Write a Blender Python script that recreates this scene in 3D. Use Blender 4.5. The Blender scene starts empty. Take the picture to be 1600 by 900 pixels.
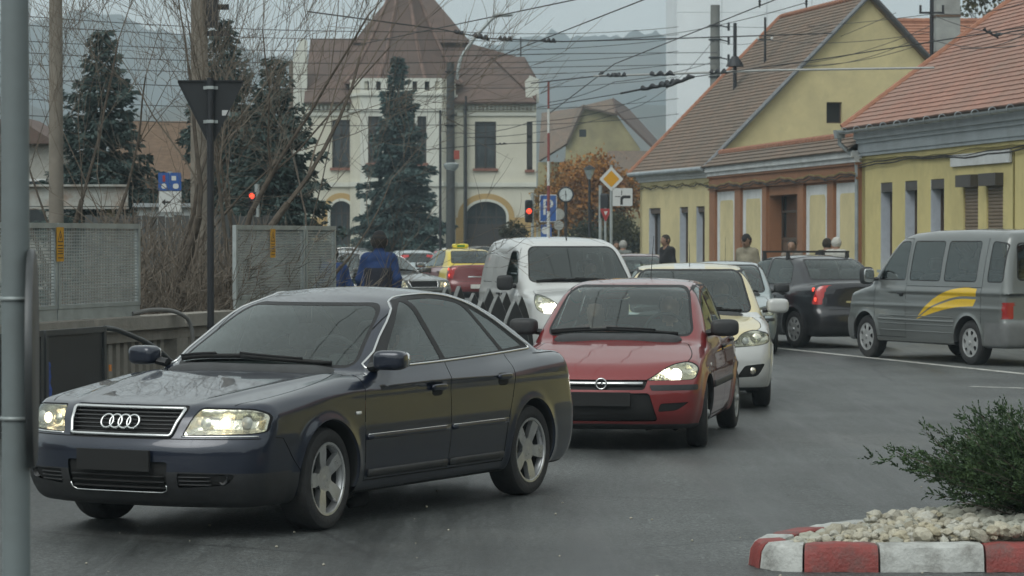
import bpy, bmesh, math, random, time
import numpy as np
from mathutils import Vector, Matrix
T0 = time.time()
SC = bpy.context.scene
COL = SC.collection
rad = math.radians

# ---------------------------------------------------------------- camera
F_PX, HOR, CAM_H = 4530.0, 372.0, 1.80          # focal length in photo pixels, horizon row, eye height
PITCH = math.atan((450 - HOR) / F_PX)
cd = bpy.data.cameras.new('camera')
cam = bpy.data.objects.new('camera', cd)
COL.objects.link(cam)
cam.location = (0, 0, CAM_H)
cam.rotation_euler = (math.pi / 2 - PITCH, 0, 0)
cd.sensor_width = 36.0
cd.lens = F_PX / 1600 * 36.0
cd.clip_start, cd.clip_end = 0.5, 9000
cd.dof.use_dof = True
cd.dof.focus_distance = 21.0
cd.dof.aperture_fstop = 8.5
SC.camera = cam

# ---------------------------------------------------------------- overcast sky
SUN_EL, SUN_AZ = rad(48), rad(214)      # azimuth clockwise from +Y
w = bpy.data.worlds.new('World')
SC.world = w
w.use_nodes = True
nt = w.node_tree
nt.nodes.clear()
sky = nt.nodes.new('ShaderNodeTexSky')
sky.sky_type = 'NISHITA'
sky.sun_disc = False
sky.sun_elevation = SUN_EL
sky.sun_rotation = SUN_AZ
sky.air_density, sky.dust_density, sky.ozone_density = 1.6, 6.0, 1.0
hsv = nt.nodes.new('ShaderNodeHueSaturation')
hsv.inputs['Saturation'].default_value = 0.10
hsv.inputs['Value'].default_value = 1.0
tint = nt.nodes.new('ShaderNodeMix'); tint.data_type = 'RGBA'; tint.blend_type = 'MULTIPLY'
tint.inputs[0].default_value = 1.0
tint.inputs[7].default_value = (0.90, 1.0, 0.985, 1)
# an even cloud deck evens the clear-sky gradient out
deck = nt.nodes.new('ShaderNodeMix'); deck.data_type = 'RGBA'
deck.inputs[0].default_value = 0.72
deck.inputs[7].default_value = (4.75, 5.0, 4.85, 1)
bg = nt.nodes.new('ShaderNodeBackground')
bg.inputs['Strength'].default_value = 0.14
wo = nt.nodes.new('ShaderNodeOutputWorld')
nt.links.new(sky.outputs[0], hsv.inputs['Color'])
nt.links.new(hsv.outputs[0], tint.inputs[6])
cn = nt.nodes.new('ShaderNodeTexNoise'); cn.inputs['Scale'].default_value = 3.0; cn.inputs['Detail'].default_value = 5
ct = nt.nodes.new('ShaderNodeTexCoord'); cr_ = nt.nodes.new('ShaderNodeMapRange')
cr_.inputs[1].default_value, cr_.inputs[2].default_value, cr_.inputs[3].default_value, cr_.inputs[4].default_value = 0.3, 0.7, 0.62, 0.82
nt.links.new(ct.outputs['Generated'], cn.inputs['Vector']); nt.links.new(cn.outputs[0], cr_.inputs[0]); nt.links.new(cr_.outputs[0], deck.inputs[0])
nt.links.new(tint.outputs[2], deck.inputs[6])
nt.links.new(deck.outputs[2], bg.inputs['Color'])
nt.links.new(bg.outputs[0], wo.inputs['Surface'])

sd = bpy.data.lights.new('sun', 'SUN')
sd.energy = 1.0
sd.angle = rad(40)
sd.color = (1.0, 0.98, 0.95)
sun = bpy.data.objects.new('sun', sd)
COL.objects.link(sun)
sun.rotation_euler = (math.pi / 2 - SUN_EL, 0, math.pi - SUN_AZ)   # lamp -Z points away from the sun's place in the sky
SC.view_settings.view_transform = 'Standard'
SC.view_settings.look = 'None'
SC.view_settings.exposure = 0.24
SC.view_settings.gamma = 1.0
SC.view_settings.use_curve_mapping = False
SC.render.engine = 'CYCLES'
SC.cycles.use_denoising = True
SC.cycles.max_bounces = 8
SC.cycles.transparent_max_bounces = 16
SC.cycles.volume_bounces = 1
SC.cycles.caustics_reflective = False
SC.cycles.caustics_refractive = False

# ================================================================ helpers
def px(x, y, d):
 """point of the place seen at photo pixel (x, y) at distance d along the view axis"""
 c, s = math.cos(PITCH), math.sin(PITCH)
 rx, ry = (x - 800) / F_PX, (450 - y) / F_PX
 fy, fz = c + ry * s, -s + ry * c
 k = d / fy
 return Vector((rx * k, d, CAM_H + fz * k))
def gx(x, d):                      # ground X under pixel column x at distance d
 return px(x, HOR, d).x
def zat(y, d):
 return px(800, y, d).z

def tag(o, label=None, cat=None, group=None, kind=None):
 if label: o['label'] = label
 if cat: o['category'] = cat
 if group: o['group'] = group
 if kind: o['kind'] = kind
 return o
def empty(name, loc=(0, 0, 0), rz=0.0, parent=None):
 o = bpy.data.objects.new(name, None)
 COL.objects.link(o)
 o.location = loc
 o.rotation_euler = (0, 0, rz)
 o.empty_display_size = 0.2
 if parent: o.parent = parent
 return o
def thing(name, label, cat, loc=(0, 0, 0), rz=0.0, group=None):
 return tag(empty(name, loc, rz), label, cat, group)
def link(name, me, parent=None, loc=None, rz=None):
 o = bpy.data.objects.new(name, me)
 COL.objects.link(o)
 if parent: o.parent = parent
 if loc is not None: o.location = loc
 if rz is not None: o.rotation_euler = (0, 0, rz)
 return o
def copy_tree(o, parent=None):
 c = o.copy()
 COL.objects.link(c)
 c.parent = parent
 for ch in list(o.children):
  copy_tree(ch, c)
 return c
def mesh_np(name, V, F, mats, fm=None, normals=None, smooth=True):
 """mesh from arrays; F is an (m,3) or (m,4) array or a list of tuples"""
 me = bpy.data.meshes.new(name)
 V = np.asarray(V, dtype=np.float32)
 if isinstance(F, np.ndarray):
  m, k = F.shape
  me.vertices.add(len(V)); me.vertices.foreach_set('co', V.ravel())
  me.loops.add(m * k); me.loops.foreach_set('vertex_index', F.astype(np.int32).ravel())
  me.polygons.add(m)
  me.polygons.foreach_set('loop_start', np.arange(0, m * k, k, dtype=np.int32))
  me.update(calc_edges=True)
 else:
  me.from_pydata([tuple(v) for v in V], [], F)
 if not isinstance(mats, (list, tuple)): mats = [mats]
 for m_ in mats: me.materials.append(m_)
 n = len(me.polygons)
 if fm is not None:
  me.polygons.foreach_set('material_index', np.asarray(fm, dtype=np.int32))
 me.polygons.foreach_set('use_smooth', np.full(n, bool(smooth)))
 me.update()
 if normals is not None:
  me.normals_split_custom_set_from_vertices([tuple(v) for v in np.asarray(normals, dtype=float)])
 return me

class MB:
 """collects simple shapes into one mesh"""
 def __init__(s):
  s.v, s.f, s.m, s.cur = [], [], [], 0
 def add(s, vs, fs):
  b = len(s.v)
  s.v.extend([tuple(v) for v in vs])
  s.f.extend([tuple(i + b for i in f) for f in fs])
  s.m.extend([s.cur] * len(fs))
  return s
 def mat(s, i):
  s.cur = i
  return s
 def box(s, c, d, rz=0.0, M=None, taper=1.0):
  hx, hy, hz = d[0] / 2, d[1] / 2, d[2] / 2
  vs = []
  for sz in (-1, 1):
   t = taper if sz > 0 else 1.0
   for sx, sy in ((-1, -1), (1, -1), (1, 1), (-1, 1)):
    x, y, z = sx * hx * t, sy * hy * t, sz * hz
    if rz:
     x, y = x * math.cos(rz) - y * math.sin(rz), x * math.sin(rz) + y * math.cos(rz)
    p = Vector((x, y, z))
    if M is not None: p = M @ p
    vs.append((p.x + c[0], p.y + c[1], p.z + c[2]))
  return s.add(vs, [(3, 2, 1, 0), (4, 5, 6, 7), (0, 1, 5, 4), (1, 2, 6, 5), (2, 3, 7, 6), (3, 0, 4, 7)])
 def tube(s, pts, r, n=8, cap=True, flat=1.0):
  """tube through points; r a number or a list"""
  pts = [Vector(p) for p in pts]
  rs = r if isinstance(r, (list, tuple)) else [r] * len(pts)
  vs, up = [], None
  for i, p in enumerate(pts):
   t = (pts[min(i + 1, len(pts) - 1)] - pts[max(i - 1, 0)])
   if t.length < 1e-9: t = Vector((0, 0, 1))
   t.normalize()
   if up is None:
    up = Vector((0, 0, 1)) if abs(t.z) < 0.9 else Vector((1, 0, 0))
   a = t.cross(up)
   if a.length < 1e-6: a = t.cross(Vector((0, 1, 0.3)))
   a.normalize()
   b = a.cross(t).normalized()
   up = b
   for k in range(n):
    an = 2 * math.pi * k / n
    vs.append(p + a * (math.cos(an) * rs[i]) + b * (math.sin(an) * rs[i] * flat))
  fs = []
  for i in range(len(pts) - 1):
   for k in range(n):
    k2 = (k + 1) % n
    fs.append((i * n + k, i * n + k2, (i + 1) * n + k2, (i + 1) * n + k))
  if cap:
   fs.append(tuple(range(n - 1, -1, -1)))
   fs.append(tuple((len(pts) - 1) * n + k for k in range(n)))
  return s.add(vs, fs)
 def cyl(s, c, r, h, n=16, r2=None, axis='z'):
  p = Vector(c)
  d = {'x': Vector((h, 0, 0)), 'y': Vector((0, h, 0)), 'z': Vector((0, 0, h))}[axis]
  return s.tube([p, p + d], [r, r if r2 is None else r2], n)
 def lathe(s, prof, n=24, c=(0, 0, 0), axis='z'):
  """prof: (radius, height) pairs"""
  vs = []
  for r, h in prof:
   for k in range(n):
    a = 2 * math.pi * k / n
    p, q = r * math.cos(a), r * math.sin(a)
    v = {'z': (p, q, h), 'y': (p, h, -q), 'x': (h, p, q)}[axis]
    vs.append((v[0] + c[0], v[1] + c[1], v[2] + c[2]))
  fs = []
  for i in range(len(prof) - 1):
   for k in range(n):
    k2 = (k + 1) % n
    fs.append((i * n + k, i * n + k2, (i + 1) * n + k2, (i + 1) * n + k))
  return s.add(vs, fs)
 def ball(s, c, r, n=12, m=8, sc=(1, 1, 1)):
  prof = [(max(1e-4, math.sin(math.pi * i / m)) * r, -math.cos(math.pi * i / m) * r) for i in range(m + 1)]
  b = len(s.v)
  s.lathe(prof, n)
  for i in range(b, len(s.v)):
   v = s.v[i]
   s.v[i] = (v[0] * sc[0] + c[0], v[1] * sc[1] + c[1], v[2] * sc[2] + c[2])
  return s
 def prism(s, poly, o, ax, ay, az, depth):
  """flat polygon (2-D) set in the plane o + u*ax + v*ay, extruded by depth along az"""
  o, ax, ay, az = Vector(o), Vector(ax), Vector(ay), Vector(az)
  n = len(poly)
  A = [o + ax * u + ay * v for u, v in poly]
  B = [p + az * depth for p in A]
  fs = [tuple(range(n - 1, -1, -1)), tuple(range(n, 2 * n))]
  fs += [(i, (i + 1) % n, n + (i + 1) % n, n + i) for i in range(n)]
  return s.add(A + B, fs)
 def quad(s, a, b, c, d):
  return s.add([a, b, c, d], [(0, 1, 2, 3)])
 def torus(s, c, R, r, ax, ay, n=28, m=8):
  ax, ay, c = Vector(ax), Vector(ay), Vector(c)
  pts = [c + ax * (R * math.cos(2 * math.pi * k / n)) + ay * (R * math.sin(2 * math.pi * k / n)) for k in range(n)]
  az = ax.cross(ay)
  vs, fs = [], []
  for k in range(n):
   out = (pts[k] - c).normalized()
   for j in range(m):
    a = 2 * math.pi * j / m
    vs.append(pts[k] + out * (r * math.cos(a)) + az * (r * math.sin(a)))
  for k in range(n):
   for j in range(m):
    k2, j2 = (k + 1) % n, (j + 1) % m
    fs.append((k * m + j, k2 * m + j, k2 * m + j2, k * m + j2))
  return s.add(vs, fs)
 def mesh(s, name, mats, smooth=False, fix=True):
  me = bpy.data.meshes.new(name)
  me.from_pydata(s.v, [], s.f)
  if not isinstance(mats, (list, tuple)): mats = [mats]
  for m_ in mats: me.materials.append(m_)
  if any(s.m): me.polygons.foreach_set('material_index', s.m)
  if fix:
   bm = bmesh.new(); bm.from_mesh(me)
   bmesh.ops.recalc_face_normals(bm, faces=bm.faces)
   bm.to_mesh(me); bm.free()
  if smooth:
   me.polygons.foreach_set('use_smooth', [True] * len(me.polygons))
   me.set_sharp_from_angle(angle=rad(smooth if smooth is not True else 40))
  me.update()
  return me
 def build(s, name, mats, parent=None, smooth=False, loc=None, rz=None, fix=True):
  return link(name, s.mesh(name, mats, smooth, fix), parent, loc, rz)

def inpoly(P, poly):
 P = np.asarray(P, float); poly = np.asarray(poly, float)
 x, y = P[:, 0], P[:, 1]
 r = np.zeros(len(P), bool)
 j = len(poly) - 1
 for i in range(len(poly)):
  xi, yi = poly[i]; xj, yj = poly[j]
  if yi != yj:
   c = (yi > y) != (yj > y)
   r ^= c & (x < (xj - xi) * (y - yi) / (yj - yi) + xi)
  j = i
 return r
def rpoly(pts, r=0.03, n=4):
 """polygon with rounded corners; a point may carry its own radius (x, y, r)"""
 out, m = [], len(pts)
 for i in range(m):
  p0, p1, p2 = Vector(pts[i - 1][:2]), Vector(pts[i][:2]), Vector(pts[(i + 1) % m][:2])
  rr = pts[i][2] if len(pts[i]) > 2 else r
  a, b = p0 - p1, p2 - p1
  la, lb = a.length, b.length
  d = min(rr, la * 0.48, lb * 0.48)
  if d < 1e-5:
   out.append(tuple(p1)); continue
  A, B = p1 + a / la * d, p1 + b / lb * d
  for k in range(n + 1):
   t = k / n
   out.append(tuple(A * (1 - t) ** 2 + p1 * (2 * t * (1 - t)) + B * t ** 2))
 return out
def spl(pts, n=6, closed=False):
 """Catmull-Rom through points"""
 P = [Vector(p) for p in pts]
 m = len(P)
 out = []
 segs = m if closed else m - 1
 for i in range(segs):
  p1, p2 = P[i], P[(i + 1) % m]
  p0 = P[i - 1] if (closed or i > 0) else p1 * 2 - p2
  p3 = P[(i + 2) % m] if (closed or i + 2 < m) else p2 * 2 - p1
  for k in range(n):
   t = k / n
   out.append(tuple(0.5 * ((2 * p1) + (p2 - p0) * t + (2 * p0 - 5 * p1 + 4 * p2 - p3) * t * t + (3 * p1 - p0 - 3 * p2 + p3) * t ** 3)))
 if not closed: out.append(tuple(P[-1]))
 return out
def offs(poly, d):
 """polygon offset outwards (d > 0) for a simple polygon"""
 m = len(poly)
 A = sum(poly[i][0] * poly[(i + 1) % m][1] - poly[(i + 1) % m][0] * poly[i][1] for i in range(m))
 sg = 1 if A > 0 else -1
 out = []
 for i in range(m):
  p0, p1, p2 = Vector(poly[i - 1]), Vector(poly[i]), Vector(poly[(i + 1) % m])
  e1, e2 = (p1 - p0), (p2 - p1)
  if e1.length < 1e-7: e1 = e2
  if e2.length < 1e-7: e2 = e1
  if e1.length < 1e-7: out.append(tuple(p1)); continue
  n1 = Vector((e1.y, -e1.x)).normalized() * sg
  n2 = Vector((e2.y, -e2.x)).normalized() * sg
  b = n1 + n2
  if b.length < 1e-6: b = n1
  b.normalize()
  k = max(0.4, b.dot(n1))
  out.append(tuple(p1 + b * (d / k)))
 return out

# ---------------------------------------------------------------- materials
MATS = {}
def node_mat(name):
 m = bpy.data.materials.new(name)
 m.use_nodes = True
 n = m.node_tree.nodes
 return m, n, m.node_tree.links, n['Principled BSDF']
def lin(c):
 """sRGB 0-255 to linear"""
 return tuple(((v / 255) / 12.92 if v <= 10.3 else ((v / 255 + 0.055) / 1.055) ** 2.4) for v in c)
def M(name, col=(0.5, 0.5, 0.5), rough=0.6, metal=0.0, coat=0.0, var=0.12, scale=8.0, bump=0.0, bscale=60.0,
      spec=0.5, emit=None, estr=0.0, rvar=0.0, alpha=1.0, coords='Object', dirt=None, dscale=3.0, damt=0.4, stretch=None, trans=0.0):
 if name in MATS: return MATS[name]
 m, n, l, b = node_mat(name)
 b.inputs['Roughness'].default_value = rough
 b.inputs['Metallic'].default_value = metal
 b.inputs['Coat Weight'].default_value = coat
 b.inputs['Coat Roughness'].default_value = 0.04
 b.inputs['Specular IOR Level'].default_value = spec
 b.inputs['Transmission Weight'].default_value = trans
 tc = n.new('ShaderNodeTexCoord')
 src = tc.outputs[coords]
 if stretch:
  mp = n.new('ShaderNodeMapping'); mp.inputs['Scale'].default_value = stretch
  l.new(src, mp.inputs['Vector']); src = mp.outputs[0]
 nz = n.new('ShaderNodeTexNoise'); nz.inputs['Scale'].default_value = scale
 nz.inputs['Detail'].default_value = 6; nz.inputs['Roughness'].default_value = 0.62
 l.new(src, nz.inputs['Vector'])
 rmp = n.new('ShaderNodeMapRange')
 rmp.inputs['From Min'].default_value, rmp.inputs['From Max'].default_value = 0.3, 0.7
 rmp.inputs['To Min'].default_value, rmp.inputs['To Max'].default_value = 1 - var, 1 + var
 l.new(nz.outputs[0], rmp.inputs['Value'])
 mx = n.new('ShaderNodeMix'); mx.data_type = 'RGBA'; mx.blend_type = 'MULTIPLY'
 mx.inputs[0].default_value = 1.0
 mx.inputs[6].default_value = (*col, 1)
 l.new(rmp.outputs[0], mx.inputs[7])
 out = mx.outputs[2]
 if dirt is not None:
  n2 = n.new('ShaderNodeTexNoise'); n2.inputs['Scale'].default_value = dscale
  n2.inputs['Detail'].default_value = 8; n2.inputs['Roughness'].default_value = 0.7
  l.new(src, n2.inputs['Vector'])
  r2 = n.new('ShaderNodeMapRange')
  r2.inputs['From Min'].default_value, r2.inputs['From Max'].default_value = 0.45, 0.72
  r2.inputs['To Max'].default_value = damt
  l.new(n2.outputs[0], r2.inputs['Value'])
  m2 = n.new('ShaderNodeMix'); m2.data_type = 'RGBA'
  l.new(r2.outputs[0], m2.inputs[0]); l.new(out, m2.inputs[6]); m2.inputs[7].default_value = (*dirt, 1)
  out = m2.outputs[2]
 l.new(out, b.inputs['Base Color'])
 if rvar:
  r3 = n.new('ShaderNodeMapRange')
  r3.inputs['From Min'].default_value, r3.inputs['From Max'].default_value = 0.3, 0.7
  r3.inputs['To Min'].default_value, r3.inputs['To Max'].default_value = max(0, rough - rvar), min(1, rough + rvar)
  l.new(nz.outputs[0], r3.inputs['Value']); l.new(r3.outputs[0], b.inputs['Roughness'])
 if bump:
  n3 = n.new('ShaderNodeTexNoise'); n3.inputs['Scale'].default_value = bscale; n3.inputs['Detail'].default_value = 5
  l.new(src, n3.inputs['Vector'])
  bp = n.new('ShaderNodeBump'); bp.inputs['Strength'].default_value = bump; bp.inputs['Distance'].default_value = 0.02
  l.new(n3.outputs[0], bp.inputs['Height']); l.new(bp.outputs[0], b.inputs['Normal'])
 if emit:
  b.inputs['Emission Color'].default_value = (*emit, 1)
  b.inputs['Emission Strength'].default_value = estr
 MATS[name] = m
 return m
def glass_mat(name, tint=(0.35, 0.42, 0.41), ior=1.9, rough=0.02):
 """one pane standing for the two faces of a sheet: tinted see-through plus Fresnel reflection"""
 if name in MATS: return MATS[name]
 m = bpy.data.materials.new(name); m.use_nodes = True
 n, l = m.node_tree.nodes, m.node_tree.links
 n.clear()
 tr = n.new('ShaderNodeBsdfTransparent'); tr.inputs[0].default_value = (*tint, 1)
 gl = n.new('ShaderNodeBsdfGlossy'); gl.inputs['Color'].default_value = (0.93, 1, 0.99, 1); gl.inputs['Roughness'].default_value = rough
 fr = n.new('ShaderNodeFresnel'); fr.inputs[0].default_value = ior
 mx = n.new('ShaderNodeMixShader')
 o = n.new('ShaderNodeOutputMaterial')
 l.new(fr.outputs[0], mx.inputs[0]); l.new(tr.outputs[0], mx.inputs[1]); l.new(gl.outputs[0], mx.inputs[2])
 l.new(mx.outputs[0], o.inputs['Surface'])
 MATS[name] = m
 return m
def paint(name, col, rough=0.32, metal=0.0, dust=0.25):
 """car paint: clear coat, faint orange-peel, road film that gathers low on the panels"""
 if name in MATS: return MATS[name]
 m, n, l, b = node_mat(name)
 b.inputs['Roughness'].default_value = rough
 b.inputs['Metallic'].default_value = metal
 b.inputs['Coat Weight'].default_value = 1.0
 b.inputs['Coat Roughness'].default_value = 0.05
 b.inputs['Coat IOR'].default_value = 1.5
 tc = n.new('ShaderNodeTexCoord')
 nz = n.new('ShaderNodeTexNoise'); nz.inputs['Scale'].default_value = 5; nz.inputs['Detail'].default_value = 8; nz.inputs['Roughness'].default_value = 0.7
 l.new(tc.outputs['Object'], nz.inputs['Vector'])
 sp = n.new('ShaderNodeSeparateXYZ'); l.new(tc.outputs['Object'], sp.inputs[0])
 hg = n.new('ShaderNodeMapRange')
 hg.inputs['From Min'].default_value, hg.inputs['From Max'].default_value = 0.75, 0.2
 hg.inputs['To Min'].default_value, hg.inputs['To Max'].default_value = 0.12, 1.0
 l.new(sp.outputs['Z'], hg.inputs['Value'])
 ms = n.new('ShaderNodeMath'); ms.operation = 'MULTIPLY'
 l.new(nz.outputs[0], ms.inputs[0]); l.new(hg.outputs[0], ms.inputs[1])
 m3 = n.new('ShaderNodeMath'); m3.operation = 'MULTIPLY'; m3.inputs[1].default_value = dust * 2
 m3.use_clamp = True
 l.new(ms.outputs[0], m3.inputs[0])
 mx = n.new('ShaderNodeMix'); mx.data_type = 'RGBA'
 mx.inputs[6].default_value = (*col, 1); mx.inputs[7].default_value = (0.13, 0.125, 0.115, 1)
 l.new(m3.outputs[0], mx.inputs[0]); l.new(mx.outputs[2], b.inputs['Base Color'])
 rr = n.new('ShaderNodeMapRange')
 rr.inputs['To Min'].default_value, rr.inputs['To Max'].default_value = 0.02, 0.24
 l.new(m3.outputs[0], rr.inputs['Value']); l.new(rr.outputs[0], b.inputs['Coat Roughness'])
 MATS[name] = m
 return m

# ================================================================ surfaces from functions
def surf_nets(Fn, lo, hi, h, sym=True, newton=4):
 xs = np.arange(lo[0], hi[0] + h, h)
 ys = np.arange(-h / 2, hi[1] + h, h) if sym else np.arange(lo[1], hi[1] + h, h)
 zs = np.arange(lo[2], hi[2] + h, h)
 G = np.empty((len(xs), len(ys), len(zs)))
 Yg, Zg = np.meshgrid(ys, zs, indexing='ij')
 for i0 in range(0, len(xs), 24):
  xx = xs[i0:i0 + 24]
  sh = (len(xx),) + Yg.shape
  G[i0:i0 + 24] = Fn(np.broadcast_to(xx[:, None, None], sh).ravel(), np.broadcast_to(Yg, sh).ravel(), np.broadcast_to(Zg, sh).ravel()).reshape(sh)
 S = G < 0
 n = [s_ - 1 for s_ in G.shape]
 cnt = np.zeros(n, int)
 for a in (0, 1):
  for b in (0, 1):
   for c in (0, 1):
    cnt += S[a:a + n[0], b:b + n[1], c:c + n[2]]
 act = (cnt > 0) & (cnt < 8)
 idx = -np.ones(n, int)
 I, J, K = np.nonzero(act)
 idx[I, J, K] = np.arange(len(I))
 acc = np.zeros((len(I), 3)); num = np.zeros(len(I))
 for ax in range(3):
  o = [k for k in range(3) if k != ax]
  for a in (0, 1):
   for b in (0, 1):
    d = [0, 0, 0]; d[o[0]] = a; d[o[1]] = b
    e = list(d); e[ax] = 1
    g0 = G[I + d[0], J + d[1], K + d[2]]; g1 = G[I + e[0], J + e[1], K + e[2]]
    c = (g0 < 0) != (g1 < 0)
    t = np.where(c, g0 / np.where(c, g0 - g1, 1), 0)
    p = np.stack([xs[I + d[0]], ys[J + d[1]], zs[K + d[2]]], 1)
    p[:, ax] += t * h
    acc += p * c[:, None]; num += c
 V = acc / np.maximum(num, 1)[:, None]
 if sym: V[J == 0, 1] = 0
 V0 = V.copy()
 for it in range(newton):
  f, g = F_grad(Fn, V)
  st = f[:, None] * g / np.maximum((g ** 2).sum(1), 0.05)[:, None]
  V = V - np.clip(st, -h, h)
  V = V0 + np.clip(V - V0, -1.2 * h, 1.2 * h)
  if sym: V[J == 0, 1] = 0
 Q = []
 for ax in range(3):
  sl0 = [slice(None)] * 3; sl1 = [slice(None)] * 3
  sl0[ax] = slice(0, -1); sl1[ax] = slice(1, None)
  A, B = S[tuple(sl0)], S[tuple(sl1)]
  E = np.nonzero(A != B)
  E = np.stack(E, 1)
  o = [k for k in range(3) if k != ax]
  ok = (E[:, o[0]] > 0) & (E[:, o[1]] > 0) & (E[:, o[0]] < n[o[0]]) & (E[:, o[1]] < n[o[1]])
  E = E[ok]
  flip = A[E[:, 0], E[:, 1], E[:, 2]]
  q = []
  for a, b in ((-1, -1), (0, -1), (0, 0), (-1, 0)):
   e = E.copy(); e[:, o[0]] += a; e[:, o[1]] += b
   q.append(idx[e[:, 0], e[:, 1], e[:, 2]])
  q = np.stack(q, 1)
  if ax == 1: flip = ~flip
  q[~flip] = q[~flip][:, ::-1]
  Q.append(q)
 Q = np.concatenate(Q)
 Q = Q[(Q >= 0).all(1)]
 return V, Q
def F_grad(Fn, V, e=0.002):
 x, y, z = V[:, 0], V[:, 1], V[:, 2]
 g = np.stack([Fn(x + e, y, z) - Fn(x - e, y, z), Fn(x, y + e, z) - Fn(x, y - e, z), Fn(x, y, z + e) - Fn(x, y, z - e)], 1) / (2 * e)
 return Fn(x, y, z), g
def unit(a):
 return a / np.maximum(np.linalg.norm(a, axis=-1, keepdims=True), 1e-9)
def smax(a, b, k):
 return np.maximum(a, b) + np.maximum(k - np.abs(a - b), 0) ** 2 / (4 * k)
def smin(a, b, k):
 return -smax(-a, -b, k)
def prof(pts, sm=0.05, pad=1.0):
 p = np.array(sorted(pts), float)
 xs = np.arange(p[0, 0] - pad, p[-1, 0] + pad, 0.005)
 ys = np.interp(xs, p[:, 0], p[:, 1])
 if sm > 0:
  r = int(3 * sm / 0.005)
  k = np.exp(-0.5 * (np.arange(-r, r + 1) * 0.005 / sm) ** 2); k /= k.sum()
  ys = np.convolve(np.pad(ys, r, mode='edge'), k, mode='valid')
 return xs, ys
def I(t, x):
 return np.interp(x, t[0], t[1])
def sstep(a, b, x):
 t = np.clip((x - a) / (b - a), 0, 1)
 return t * t * (3 - 2 * t)

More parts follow.
